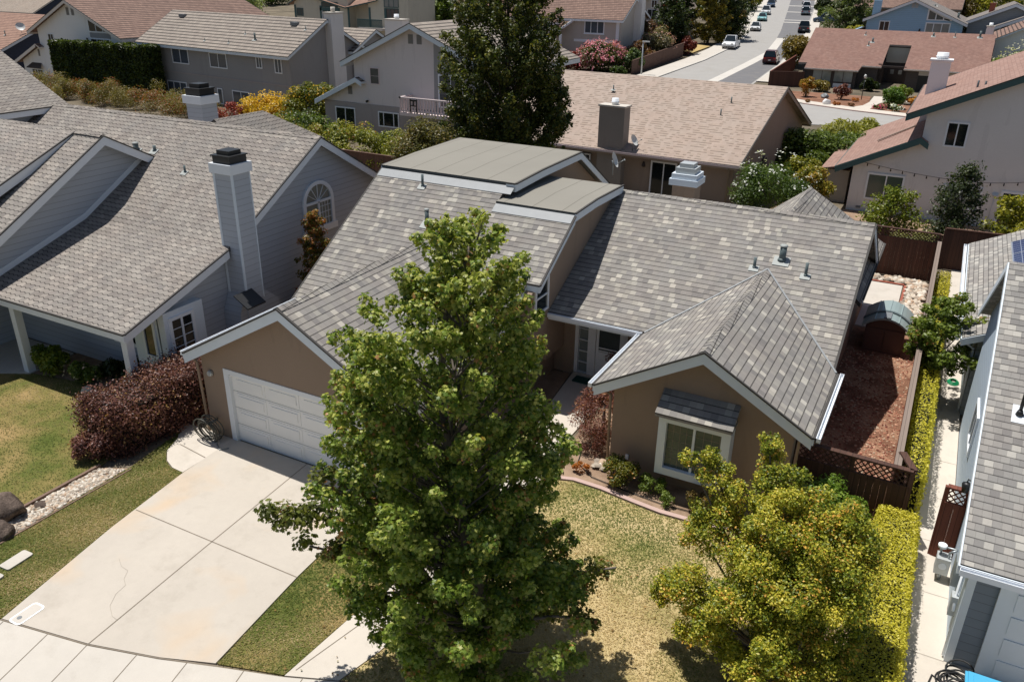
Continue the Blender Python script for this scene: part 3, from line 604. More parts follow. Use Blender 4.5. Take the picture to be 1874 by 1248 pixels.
    caps((-13.63, 13.59, 4.69), (-13.63, 21.3, 4.69), .558, .558); caps((-4.1, 17.52, 4.14), (-4.1, 24.1, 4.14), .566, .575)
    caps((-1.55, 26.6, 5.352), (-9.8, 26.6, 5.352), .505, .505); caps((-4.25, 31.7, 5.08), (-4.25, 27.2, 5.08), .91, .91)
    v = MB()
    for (p, q) in (((-6.80, 21.2, 2.63), (-4.1, 24.22, 4.16)), ((-1.45, 21.2, 2.63), (-4.1, 24.22, 4.16)), ((-13.63, 21.75, 4.72), (-17.2, 18.55, 2.72)), ((-13.63, 21.75, 4.72), (-10.1, 18.4, 2.74))):
        p = Vector(p); q = Vector(q); d = (q-p).normalized(); s = Vector((d.y, -d.x, 0)).normalized()*.028; v = MB(); v.prism([p-s, q-s, q+s, p+s], (0, 0, .02)); v.build("valley_flashing", M["edge_metal"], R)
    # membrane roofs
    m = MB()
    m.slab([(-17.5, 23.2, 5.97), (-12.2, 23.2, 5.97), (-12.2, 25.2, 6.06), (-17.5, 25.2, 6.06)], .1, 0, 1)
    m.slab([(-17.5, 25.2, 6.06), (-12.2, 25.2, 6.06), (-12.2, 28.47, 6.1), (-17.5, 28.47, 6.1)], .1, 0, 1)
    m.slab([(-17.5, 28.47, 6.1), (-12.2, 28.47, 6.1), (-12.2, 31.6, 4.25), (-17.5, 31.6, 4.25)], .1, 0, 1)
    m.slab([(-12.52, 22.5, 5.5), (-9.75, 22.5, 5.5), (-9.75, 24.2, 5.58), (-12.52, 24.2, 5.58)], .09, 0, 1)
    m.slab([(-12.52, 24.2, 5.58), (-9.75, 24.2, 5.58), (-9.75, 26.4, 5.55), (-12.52, 26.4, 5.55)], .09, 0, 1)
    m.slab([(-12.52, 26.4, 5.55), (-9.75, 26.4, 5.55), (-9.75, 31.9, 2.7), (-12.52, 31.9, 2.7)], .09, 0, 1)
    m.build("membrane_roof", [M["membrane"], M["dark_metal"]], R)
    e = MB()   # edge flashing strips below the membrane
    for (x0, x1, y) in ((-17.5, -12.2, 23.08), (-12.52, -9.75, 22.4)):
        z = zL(y)+.012; e.prism([(x0, y-.2, zL(y-.2)+.012), (x1, y-.2, zL(y-.2)+.012), (x1, y+.1, zL(y+.1)+.012), (x0, y+.1, zL(y+.1)+.012)], (0, 0, .012))
    e.build("edge_flashing", M["edge_metal"], R)
    # fascia boards
    f = MB(); h = .28; X = Vector((1, 0, 0)); Y = Vector((0, 1, 0)); dz = zz*.03
    ds = MB()
    def fb(p, q, out, hh=h): f.board(Vector(p)-zz*.045, Vector(q)-zz*.045, hh, .035, out); ds.board(Vector(p)+zz*.002, Vector(q)+zz*.002, .045, .06, out)
    fb((-13.63, 13.59, 4.69), (-17.25, 13.59, 2.67), -Y); fb((-13.63, 13.59, 4.69), (-10.01, 13.59, 2.67), -Y)
    fb((-17.25, 13.56, 2.67), (-17.25, 18.4, 2.67), -X, .16); fb((-10.01, 13.56, 2.67), (-10.01, 18.3, 2.67), X, .16)
    fb((-4.1, 17.52, 4.14), (-6.82, 17.52, 2.6), -Y); fb((-4.1, 17.52, 4.14), (-1.42, 17.52, 2.6), -Y)
    fb((-6.82, 17.49, 2.6), (-6.82, 21.2, 2.6), -X, .16); fb((-1.42, 17.49, 2.6), (-1.42, 21.25, 2.6), X, .16)
    fb((-9.94, 21.25, 2.65), (-6.82, 21.25, 2.65), -Y, .2)
    fb((-17.5, 17.9, zL(17.9)), (-17.5, 23.2, zL(23.2)), -X, .24); fb((-17.5, 23.2, 5.97), (-17.5, 28.47, 6.1), -X, .24)
    fb((-9.75, 20.15, zL(20.15)), (-9.75, 22.5, zL(22.5)), X, .2); fb((-10.2, 20.15, zL(20.15)), (-9.72, 20.15, zL(20.15)), -Y, .2)
    fb((-10.2, 17.9, zL(17.9)), (-10.2, 20.1, zL(20.1)), X, .2)
    fb((-12.2, 23.2, 5.97), (-12.2, 25.2, 6.06), X, .24); fb((-12.2, 25.2, 6.06), (-12.2, 28.47, 6.1), X, .24); fb((-12.2, 28.47, 6.1), (-12.2, 31.6, 4.25), X, .24)
    fb((-12.52, 23.2, 5.97), (-12.17, 23.2, 5.97), -Y, .24)
    fb((-9.75, 22.5, 5.5), (-9.75, 24.2, 5.58), X, .24); fb((-9.75, 24.2, 5.58), (-9.75, 26.55, 5.55), X, .24)
    fb((-1.55, 21.25, 2.65), (-1.55, 26.6, 5.352), X, .2); fb((-1.55, 26.6, 5.352), (-1.55, 31.95, 2.65), X, .2)
    fb((-1.53, 27.5, 2.6), (-1.53, 34.45, 2.6), X, .14); fb((-6.97, 27.5, 2.6), (-6.97, 34.45, 2.6), -X, .14); fb((-6.97, 34.45, 2.6), (-1.53, 34.45, 2.6), Y, .14)
    build_split(f, "fascia", "trim_blue_white", R); build_split(ds, "drip_edge", "drip_edge", ro)
    gutter(R, (-9.9, 21.21, 2.64), (-6.86, 21.21, 2.64), (0, -1, 0)); gutter(R, (-1.38, 17.5, 2.6), (-1.38, 21.3, 2.6), (1, 0, 0)); gutter(R, (-6.86, 21.2, 2.6), (-6.86, 17.5, 2.6), (-1, 0, 0))
    gutter(R, (-17.29, 18.3, 2.66), (-17.29, 13.6, 2.66), (-1, 0, 0))
    d = MB(); d.tube([(-17.3, 13.75, 2.5), (-17.12, 13.85, 2.3), (-17.1, 13.9, .1)], .04, 0, 8); d.build("downspout", M["stucco_taupe"], R)
    d = MB(); d.tube([(-6.9, 17.75, 2.45), (-6.5, 17.9, 2.2), (-6.47, 17.92, .1)], .04, 0, 8); d.build("downspout", M["stucco_taupe"], R)
    d = MB(); d.tube([(-1.3, 17.62, 2.45), (-1.72, 17.82, 2.25), (-1.75, 17.84, .1)], .04, 0, 8); d.build("downspout", M["stucco_taupe"], R)
    # garage door
    g = MB(); x0, x1 = -16.05, -11.2
    g.box((x0, 14.03, .02), (x1, 14.08, 2.12))
    for i in range(4):
        for j in range(4):
            a = x0+.1+(x1-x0-.1)*i/4; c = a+(x1-x0-.1)/4-.1; z = .07+.52*j; 
            g.prism([(a, 14.03, z+.04), (c, 14.03, z+.04), (c, 14.03, z+.45), (a, 14.03, z+.45)], (0, -.012, 0)); g.prism([(a+.09, 14.018, z+.12), (c-.09, 14.018, z+.12), (c-.09, 14.018, z+.37), (a+.09, 14.018, z+.37)], (0, -.016, 0))
    for j in range(1, 4): g.box((x0, 14.022, .05+.52*j), (x1, 14.03, .065+.52*j), 1)
    gd = g.build("garage_door", [M["door_white"], M["pale_metal"]], R)
    f = MB(); f.box((-16.23, 13.92, 0), (-16.05, 14.12, 2.14)); f.box((-11.2, 13.92, 0), (-11.05, 14.12, 2.14)); f.box((-16.23, 13.92, 2.14), (-11.05, 14.12, 2.28)); f.build("door_frame", M["trim_white"], gd)
    f = MB(); f.tube([(-16.72, 13.93, 2.02), (-16.72, 13.84, 2.02)], [.1, .07], 0, 12); f.build("wall_light", M["pale_metal"], R)
    # side window in the bay (slanted head)
    f = MB(); x = -9.918; q = [(20.2, 2.82), (21.1, 2.82), (21.1, 4.2), (20.2, 3.62)]; c = (20.65, 3.35)
    inn = [(a+(c[0]-a)*.17, b+(c[1]-b)*.13) for a, b in q]
    for i in range(4):
        j = (i+1) % 4; f.prism([(x, *q[i]), (x, *q[j]), (x, *inn[j]), (x, *inn[i])], (.05, 0, 0))
    f.prism([(x, 20.3, 3.32), (x, 21.0, 3.32), (x, 21.0, 3.37), (x, 20.3, 3.37)], (.04, 0, 0))
    wo = f.build("window", M["trim_white"], R); p = MB(); p.prism([(x, *k) for k in inn], (.01, 0, 0)); p.build("pane", M["glass_dark"], wo)
    # entry door with side light
    f = MB()
    for (a, b) in ((-9.58, -9.46), (-9.12, -8.86), (-7.98, -7.75)): f.box((a, 22.6, 0), (b, 22.84, 2.14))
    f.box((-9.46, 22.6, 2.02), (-7.98, 22.84, 2.14)); f.box((-9.46, 22.62, 0), (-9.12, 22.84, .1))
    for z in (.45, .85, 1.25, 1.65): f.box((-9.46, 22.66, z), (-9.12, 22.72, z+.03))
    ef = f.build("entry_frame", M["trim_white"], R)
    p = MB(); p.box((-9.46, 22.73, .1), (-9.12, 22.75, 2.02)); p.build("pane", M["glass_pale"], ef)
    p = MB(); p.box((-8.86, 22.70, .02), (-7.98, 22.76, .95), 0); p.box((-8.86, 22.70, 1.9), (-7.98, 22.76, 2.02), 0); p.box((-8.86, 22.70, .95), (-8.78, 22.76, 1.9), 0); p.box((-8.06, 22.70, .95), (-7.98, 22.76, 1.9), 0)
    p.box((-8.78, 22.68, .98), (-8.06, 22.70, 1.02), 0); p.box((-8.78, 22.68, 1.08), (-8.06, 22.70, 1.12), 0)
    dd = p.build("door", M["trim_white"], R); p = MB(); p.box((-8.78, 22.72, .95), (-8.06, 22.74, 1.9)); p.build("screen", M["glass_grey"], dd)
    # box window of the front wing
    f = MB(); y0, y1 = 17.44, 17.88; a, b, z0, z1 = -5.02, -3.22, .55, 2.27
    f.box((a, y0, z0), (b, y1, z0+.2)); f.box((a, y0, 2.06), (b, y1, z1)); f.box((a, y0, z0+.2), (a+.2, y1, 2.06)); f.box((b-.22, y0, z0+.2), (b, y1, 2.06)); f.box((-4.15, y0+.07, z0+.2), (-4.09, y0+.12, 2.06))
    mu = MB()
    for k in range(1, 4): mu.box((a+.2+.175*k*.95, y0+.117, z0+.2), (a+.207+.175*k*.95, y0+.124, 2.06)); mu.box((-4.09+.2*k, y0+.117, z0+.2), (-4.083+.2*k, y0+.124, 2.06))
    for k in range(1, 5): mu.box((a+.2, y0+.118, z0+.2+.26*k), (b-.22, y0+.123, z0+.207+.26*k))
    wo = f.build("window", M["trim_blue_white"], R); p = MB(); p.box((a+.2, y0+.125, z0+.2), (b-.22, y0+.14, 2.06)); p.build("pane", M["glass_green"], wo); mu.build("muntin", M["trim_taupe"], wo)
    p = MB(); p.slab([(a-.06, y0-.2, 2.38), (b+.06, y0-.2, 2.38), (b+.06, 17.87, 2.78), (a-.06, 17.87, 2.78)], .1, 0, 0); p.box((a-.04, y0-.06, 2.27), (b+.04, 17.87, 2.33)); p.build("window_roof", M["shingle_grey"], wo)
    MB().box((-5.95, 17.85, .42), (-5.87, 17.88, .56)).build("wall_socket", M["trim_white"], R)
    # pipes on the roof
    vent_pipe(R, (-15.5, 22.74, zL(22.74)), .045, .4, False, ax=(0, -.64, 1)); vent_pipe(R, (-14.48, 21.43, zL(21.43)), .07, .45, ax=(0, -.64, 1)); vent_pipe(R, (-12.97, 21.28, zL(21.28)), .1, .5, ax=(0, -.64, 1))
    vent_pipe(R, (-4.5, 24.2, z2(24.2)), .045, .32, False, ax=(0, -.5, 1)); vent_pipe(R, (-3.8, 24.66, z2(24.66)), .1, .42, ax=(0, -.5, 1)); vent_pipe(R, (-3.0, 24.21, z2(24.21)), .045, .4, False, ax=(0, -.5, 1))
    # rear chimney with metal cap
    c = MB(); c.box((-8.45, 28.1, 3.5), (-7.65, 28.9, 5.55)); ch = c.build("chimney", M["stucco_taupe"], R)
    c = MB(); c.box((-8.56, 27.99, 5.4), (-7.54, 29.01, 5.62)); c.box((-8.5, 28.05, 5.62), (-7.6, 28.95, 5.8)); c.build("chimney_trim", M["trim_blue_white"], ch)
    c = MB(); c.box((-8.4, 28.15, 5.8), (-7.7, 28.85, 6.0)); c.box((-8.3, 28.25, 6.0), (-7.8, 28.75, 6.14)); c.build("chimney_cap", M["pale_metal"], ch)
    return R
main_house()
# ================================================================ LEFT NEIGHBOUR (blue grey siding)
def left_house():
    R = thing("house", "blue grey sided house with wavy brown shingles, arched window and porch posts", "house", (-27, 20, 0))
    z1 = lambda y: 2.65+.325*(y-13.6); z2 = lambda y: 4.015+.585*(y-17.8); zr = z2(22.6)
    r = MB(); t = .15; xr = -19.7; xl = -40
    r.slab([(xl, 13.6, 2.65), (xr, 13.6, 2.65), (xr, 17.8, 4.015), (xl, 17.8, 4.015)], t, 0, 1); r.slab([(xl, 17.8, 4.015), (xr, 17.8, 4.015), (xr, 22.6, zr), (xl, 22.6, zr)], t, 0, 1)
    r.slab([(xr, 22.6, zr), (xr, 28.0, zr-3.2), (xl, 28.0, zr-3.2), (xl, 22.6, zr)], t, 0, 1)
    # raised dormer roof 1 and 2
    xa = -26.2; r.slab([(xl, 11.0, 2.37), (xa, 11.0, 2.37), (xa, 18.8, 6.82), (xl, 18.8, 6.82)], t, 0, 1); r.slab([(xa, 18.8, 6.82), (xa, 20.85, 5.7), (xl, 20.85, 5.7), (xl, 18.8, 6.82)], t, 0, 1)
    xb = -27.6; r.slab([(xl, 11.0, 3.56), (xb, 11.0, 3.56), (xb, 18.77, 6.845), (xl, 18.77, 6.845)], t, 0, 1)
    # upper block at the far left
    r.slab([(-34.2, 15, 6.72), (-34.2, 23.2, 6.72), (-42, 23.2, 10.6), (-42, 15, 10.6)], t, 0, 1)
    ax, ay, az = -28.0, 28.4, 6.3
    r.slab([(ax, ay, az), (ax-2.2, 30.6, 4.9), (ax+1.6, 30.6, 4.9)], t, 0, 1); r.slab([(ax, ay, az), (ax+1.6, 30.6, 4.9), (ax+1.6, 25.5, 4.9), (ax, 25.5, az)], t, 0, 1); r.slab([(ax, ay, az), (ax, 25.5, az), (ax-2.2, 25.5, 4.9), (ax-2.2, 30.6, 4.9)], t, 0, 1)
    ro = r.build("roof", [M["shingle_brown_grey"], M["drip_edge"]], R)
    for (a, b, z, y) in ((xl, xr, zr, 22.6), (xl, xa, 6.86, 18.8)):
        k = int((b-a)/.3); c = MB()
        for i in range(k):
            p = a+(b-a)*i/k; q = a+(b-a)*(i+1)/k+.02; c.face([(p, y-.16, z+.03-.094), (q, y-.16, z+.012-.094), (q, y, z+.012), (p, y, z+.035)]); c.face([(p, y, z+.035), (q, y, z+.012), (q, y+.16, z+.012-.094), (p, y+.16, z+.03-.094)])
        c.build("ridge_cap", M["shingle_brown_grey"], ro)
    w = MB(); yz = lambda pts, x0, x1: w.prism([(x0, a, b) for a, b in pts], (x1-x0, 0, 0))
    yz([(15.5, 0), (15.5, 3.05), (17.8, 3.82), (22.6, zr-.2), (27.5, zr-3.0), (27.5, 0)], -39.5, -20.05)
    yz([(14.0, 2.9), (14.0, 3.9), (18.8, 6.63), (20.7, 5.6), (20.7, 5.2), (17.8, 3.9), (15.5, 3.1)], -39.5, -26.6)
    yz([(13, 3.3), (13, 4.2), (18.6, 6.6), (18.6, 6.0)], -39.5, -27.95)
    w.box((-39.5, 12.2, 0), (-28.0, 15.6, 2.8)); w.box((-39.5, 12.2, 2.8), (-28.0, 13.1, 3.7))
    w.box((-39.5, 15.4, 4.2), (-34.65, 23, 6.75)); w.box((-29.9, 25.6, 0), (-26.8, 30.2, 4.9))
    w.build("wall", M["siding_blue_grey"], R)
    f = MB(); h = .3; X = Vector((1, 0, 0)); Y = Vector((0, 1, 0)); dz = zz*.03
    ds = MB()
    def fb(p, q, out, hh=h): f.board(Vector(p)-zz*.045, Vector(q)-zz*.045, hh, .035, out); ds.board(Vector(p)+zz*.002, Vector(q)+zz*.002, .045, .06, out)
    fb((xr, 13.6, 2.65), (xr, 17.8, 4.015), X, .26); fb((xr, 18.6, z2(18.6)), (xr, 22.6, zr), X, .26); fb((xr, 22.6, zr), (xr, 28, zr-3.2), X, .26)
    fb((xl, 13.6, 2.65), (xr+.03, 13.6, 2.65), -Y, .2)
    fb((xa, 18.8, 6.82), (xa, 11, 2.37), X, .3); fb((xa, 18.8, 6.82), (xa, 20.85, 5.7), X, .3); fb((xb, 18.72, 6.835), (xb, 11, 3.56), X, .3)
    fb((-34.2, 15, 6.72), (-34.2, 23.2, 6.72), X, .22)
    build_split(f, "fascia", "trim_white", R); build_split(ds, "drip_edge", "drip_edge", ro)
    g = MB()   # flashing boards where the dormer wall meets the main roof
    for (a, b) in (((14.0, z1(14.0)), (17.8, z1(17.8))), ((17.8, z2(17.8)), (20.6, z2(20.6)))):
        g.prism([(-26.597, a[0], a[1]-.02), (-26.597, b[0], b[1]-.02), (-26.597, b[0], b[1]+.2), (-26.597, a[0], a[1]+.2)], (.03, 0, 0))
    g.build("wall_trim", M["trim_white"], R)
    for x in (-19.95, -25.2): MB().box((x-.12, 13.72, 0), (x+.12, 13.96, 2.62)).build("porch_post", M["trim_white"], R)
    # chimney
    c = MB(); c.box((-20.0, 17.9, 0), (-19.25, 18.65, 6.45)); ch = c.build("chimney", M["siding_blue_grey"], R)
    c = MB(); c.box((-20.04, 17.6, 0), (-19.3, 19.4, 1.9)); c.prism([(-20.04, 17.6, 1.9), (-20.04, 19.4, 1.9), (-20.04, 18.66, 2.5), (-20.04, 17.89, 2.5)], (.74, 0, 0)); c.build("chimney_base", M["siding_blue_grey"], ch)
    c = MB()
    for (x, y) in ((-20.0, 17.9), (-19.25, 17.9), (-19.25, 18.65)):
        c.box((x-.02, y-.02, 2.2), (x+.06 if x < -19.5 else x+.02, y+.06 if y < 18 else y+.02, 6.45))
    c.build("corner_trim", M["trim_blue_white"], ch)
    c = MB(); c.box((-20.08, 17.82, 6.42), (-19.17, 18.73, 6.72)); c.build("chimney_trim", M["trim_white"], ch)
    c = MB(); c.box((-19.98, 17.92, 6.72), (-19.27, 18.63, 6.93)); c.box((-20.02, 17.88, 6.93), (-19.23, 18.67, 6.97)); c.box((-19.88, 18.02, 6.97), (-19.37, 18.53, 7.1)); c.build("chimney_cap", M["black_metal"], ch)
    c = MB(); c.box((-30.95, 26.7, 3), (-30.0, 27.6, 6.62)); ch = c.build("chimney", M["siding_blue_grey"], R)
    c = MB(); c.box((-31.05, 26.6, 6.6), (-29.9, 27.7, 6.95)); c.build("chimney_trim", M["trim_white"], ch)
    c = MB(); c.box((-30.92, 26.72, 6.95), (-30.03, 27.58, 7.22)); c.box((-30.96, 26.68, 7.22), (-29.99, 27.62, 7.27)); c.box((-30.78, 26.86, 7.27), (-30.17, 27.44, 7.45)); c.build("chimney_cap", M["black_metal"], ch)
    # arched window, on the wall x=-20.05 facing +x
    x = -20.045; ya, yb, zb, zs = 21.75, 23.42, 3.42, 4.45; cy = (ya+yb)/2; ra = (yb-ya)/2
    out = [(ya, zb)]+[(cy-ra*math.cos(a), zs+ra*.92*math.sin(a)) for a in np.linspace(0, math.pi, 17)]+[(yb, zb)]
    inn = [(cy+(a-cy)*.82, zb+.12 if b == zb else zs+(b-zs)*.83 if b > zs else b) for a, b in out]
    f = MB()
    for i in range(len(out)-1): f.prism([(x, *out[i]), (x, *out[i+1]), (x, *inn[i+1]), (x, *inn[i])], (.07, 0, 0))
    f.prism([(x, ya-.1, zb-.12), (x, yb+.1, zb-.12), (x, yb+.1, zb+.12), (x, ya-.1, zb+.12)], (.09, 0, 0)); f.prism([(x, ya+.1, zs-.05), (x, yb-.1, zs-.05), (x, yb-.1, zs+.04), (x, ya+.1, zs+.04)], (.06, 0, 0)); f.prism([(x, cy-.04, zb+.1), (x, cy+.04, zb+.1), (x, cy+.04, zs), (x, cy-.04, zs)], (.06, 0, 0))
    for k in range(1, 4):
        a = cy+.04+(yb-cy-.2)*k/4; f.prism([(x, a-.008, zb+.1), (x, a+.008, zb+.1), (x, a+.008, zs), (x, a-.008, zs)], (.03, 0, 0))
    for k in range(1, 4): z = zb+.12+(zs-zb-.1)*k/4; f.prism([(x, cy, z-.008), (x, yb-.15, z-.008), (x, yb-.15, z+.008), (x, cy, z+.008)], (.03, 0, 0))
    for a in (.6, 1.05, 1.57, 2.09, 2.54): f.prism([(x, cy-.012, zs), (x, cy+.012, zs), (x, cy-ra*.8*math.cos(a)+.012, zs+ra*.74*math.sin(a)), (x, cy-ra*.8*math.cos(a)-.012, zs+ra*.74*math.sin(a))], (.03, 0, 0))
    wo = f.build("arched_window", M["trim_white"], R); p = MB(); p.prism([(x, *k) for k in inn[::-1]], (.01, 0, 0)); p.build("pane", M["glass_blind"], wo)
    # corner bay and porch window
    b = MB(); b.box((-21.2, 15.0, .7), (-20.0, 15.5, 2.7)); b.box((-20.05, 15.0, .7), (-19.72, 16.5, 2.75)); ba = b.build("bay", M["trim_blue_white"], R)
    window(ba, (-19.72, 15.15, 1.15), (0, 1, 0), (1, 0, 0), .95, 1.4, "glass_dark", "trim_white", .1, (.5,), (2, 4))
    window(ba, (-20.75, 15.0, 1.15), (1, 0, 0), (0, -1, 0), .6, 1.4, "glass_dark", "trim_white", .1, ())
    window(R, (-22.9, 15.5, 1.0), (1, 0, 0), (0, -1, 0), 1.5, 1.3, "glass_dark", "trim_white", .12, (.5,))
    v = MB(); v.prism([(-19.24, 17.35, 2.62), (-19.24, 18.15, 2.62), (-18.62, 18.1, 2.3), (-18.62, 17.3, 2.3)], (0, 0, .04)); v.build("vent_hood", M["black_metal"], R)
    vent_pipe(R, (-26.4, 21.0, z2(21.0)), .06, .2, False, ax=(0, -.58, 1)); vent_pipe(R, (-27.3, 20.9, z2(20.9)), .1, .25, True, ax=(0, -.58, 1)); vent_pipe(R, (-24.1, 20.3, z2(20.3)), .04, .25, False, ax=(0, -.58, 1))
    vent_pipe(R, (-33.6, 20.2, z2(20.2)), .09, .55, True)
left_house()
# ================================================================ RIGHT NEIGHBOUR (pale blue siding)
def right_house():
    R = thing("house", "pale blue sided house with grey shingles and solar panels, at the right edge", "house", (5, 22, 0))
    r = MB(); t = .14; zt = 6.45; yt = 20.65
    r.slab([(1.7, 14.25, 2.6), (9, 14.25, 2.6), (9, yt, zt), (1.7, yt, zt)], t, 0, 1); r.slab([(1.7, yt, zt), (9, yt, zt), (9, 25.2, 3.7), (1.7, 25.2, 3.7)], t, 0, 1)
    r.slab([(1.45, 25.6, 2.6), (5.4, 25.6, 4.5), (5.4, 36.2, 4.5), (1.45, 36.2, 2.6)], t, 0, 1); r.slab([(5.4, 25.6, 4.5), (9.4, 25.6, 2.6), (9.4, 36.2, 2.6), (5.4, 36.2, 4.5)], t, 0, 1)
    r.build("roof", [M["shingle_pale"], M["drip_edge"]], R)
    w = MB(); w.prism([(1.95, 14.7, 0), (1.95, 14.7, 2.72), (1.95, yt, zt-.2), (1.95, 24.9, 3.75), (1.95, 24.9, 0)], (6.8, 0, 0))
    w.build("wall", M["siding_light_blue"], R)
    w = MB(); w.prism([(1.9, 25.9, 0), (1.9, 25.9, 2.65), (5.4, 25.9, 4.3), (9, 25.9, 2.6), (9, 25.9, 0)], (0, 10, 0)); w.build("wall", M["siding_grey"], R)
    w = MB(); w.box((1.97, 14.66, 0), (8.7, 14.699, 2.5)); w.build("front_wall", M["siding_slate"], R)
    f = MB(); dz = zz*.03; X = Vector((1, 0, 0)); Y = Vector((0, 1, 0))
    for (p, q, o, h) in (((1.7, 14.25, 2.6), (1.7, yt, zt), -X, .2), ((1.7, yt, zt), (1.7, 25.2, 3.7), -X, .2), ((1.67, 14.25, 2.6), (9, 14.25, 2.6), -Y, .17), ((1.45, 25.6, 2.6), (5.4, 25.6, 4.5), -Y, .22), ((1.45, 25.6, 2.6), (1.45, 36.2, 2.6), -X, .15), ((1.45, 36.2, 2.6), (5.4, 36.2, 4.5), Y, .2)):
        f.board(Vector(p)-dz, Vector(q)-dz, h, .03, o)
    f.build("fascia", M["trim_blue_white"], R)
    gutter(R, (1.7, 14.21, 2.58), (9, 14.21, 2.58), (0, -1, 0)); gutter(R, (1.41, 36.1, 2.58), (1.41, 25.7, 2.58), (-1, 0, 0), "trim_white")
    gutter(R, (1.7, 25.24, 3.7), (9, 25.24, 3.7), (0, 1, 0))
    d = MB(); d.tube([(1.85, 14.25, 2.45), (1.98, 14.6, 2.25), (1.93, 14.72, 2.1), (1.92, 14.73, .1)], .04, 0, 8); d.build("downspout", M["trim_blue_white"], R)
    d = MB(); d.tube([(1.5, 25.75, 2.45), (1.82, 25.95, 2.2), (1.86, 25.97, .1)], .04, 0, 8); d.build("downspout", M["trim_white"], R)
    g = MB(); g.box((2.6, 14.6, .02), (5.0, 14.655, 2.12))
    for i in range(2):
        for j in range(4): g.prism([(2.75+1.12*i, 14.6, .1+.52*j), (3.75+1.12*i, 14.6, .1+.52*j), (3.75+1.12*i, 14.6, .5+.52*j), (2.75+1.12*i, 14.6, .5+.52*j)], (0, -.02, 0))
    gd = g.build("garage_door", M["trim_blue_white"], R)
    f = MB(); f.box((2.46, 14.58, 0), (2.6, 14.655, 2.26)); f.box((2.6, 14.58, 2.12), (5.1, 14.655, 2.26)); f.build("door_frame", M["trim_blue_white"], gd)
    MB().box((1.93, 14.62, 0), (2.07, 14.73, 2.5)).build("corner_trim", M["trim_blue_white"], R)
    window(R, (1.95, 21.6, 1.5), (0, -1, 0), (-1, 0, 0), 1.2, 1.1, "glass_grey", "trim_white", .09, (.5,))
    s = MB(); k = .481
    P = lambda x, y, e: (x, y, 2.6+k*(x-1.45)+e)
    for i in range(3):
        for j in range(3):
            x0 = 2.72+.98*i; y0 = 29.6+1.66*j; s = MB(); s.prism([P(x0, y0, .06), P(x0+.94, y0, .06), P(x0+.94, y0+1.62, .06), P(x0, y0+1.62, .06)], (0, 0, .035), 0)
            so_ = s.build("solar_panel", M["solar_cell"], R)
            s = MB()
            for (a, b, c, d_) in ((x0-.015, y0-.015, x0+.955, y0), (x0-.015, y0+1.62, x0+.955, y0+1.635), (x0-.015, y0, x0, y0+1.62), (x0+.94, y0, x0+.955, y0+1.62)): s.prism([P(a, b, .05), P(c, b, .05), P(c, d_, .05), P(a, d_, .05)], (0, 0, .05))
            s.build("panel_frame", M["pale_metal"], so_)
    zf = lambda y: 2.6+.6016*(y-14.25)
    m = MB(); b = (2.28, 17.2, zf(17.2)); m.tube([b, (b[0], b[1], b[2]+.75)], .035, 0, 10); m.tube([b, (b[0], b[1], b[2]+.1)], [.08, .045], 0, 10)
    mo = m.build("vent_pipe", M["black_metal"], R); m = MB(); m.slab([(2.15, 17.02, zf(17.02)+.015), (2.42, 17.02, zf(17.02)+.015), (2.42, 17.38, zf(17.38)+.015), (2.15, 17.38, zf(17.38)+.015)], .01); m.build("flashing", M["trim_white"], mo)
    # side wall fittings: lamp, conduit, meter box
    m = MB(); m.tube([(1.95, 17.9, 2.25), (1.82, 17.9, 2.3), (1.82, 17.9, 2.22)], .02, 0, 6); m.tube([(1.82, 17.9, 2.22), (1.82, 17.9, 2.18), (1.82, 17.9, 1.98), (1.82, 17.9, 1.95)], [.04, .1, .07, .03], 0, 8); m.build("wall_light", M["black_metal"], R)
    m = MB(); m.tube([(1.92, 18.6, 3.6), (1.92, 18.4, 2.9), (1.92, 18.25, 2.5)], .022, 0, 6); m.tube([(1.92, 15.9, 2.4), (1.92, 15.9, 1.2)], .025, 0, 6); m.tube([(1.92, 15.3, 2.0), (1.9, 15.3, 1.1), (1.9, 15.1, .9)], .03, 0, 6); m.build("conduit", M["trim_white"], R)
    MB().box((1.8, 15.75, 1.0), (1.95, 16.1, 1.6)).build("meter_box", M["galvanised"], R)
    MB().box((1.83, 15.2, .7), (1.95, 15.42, 1.15)).build("meter_box", M["pale_metal"], R)
right_house()
NX = (1, 0, 0); NY = (0, -1, 0)
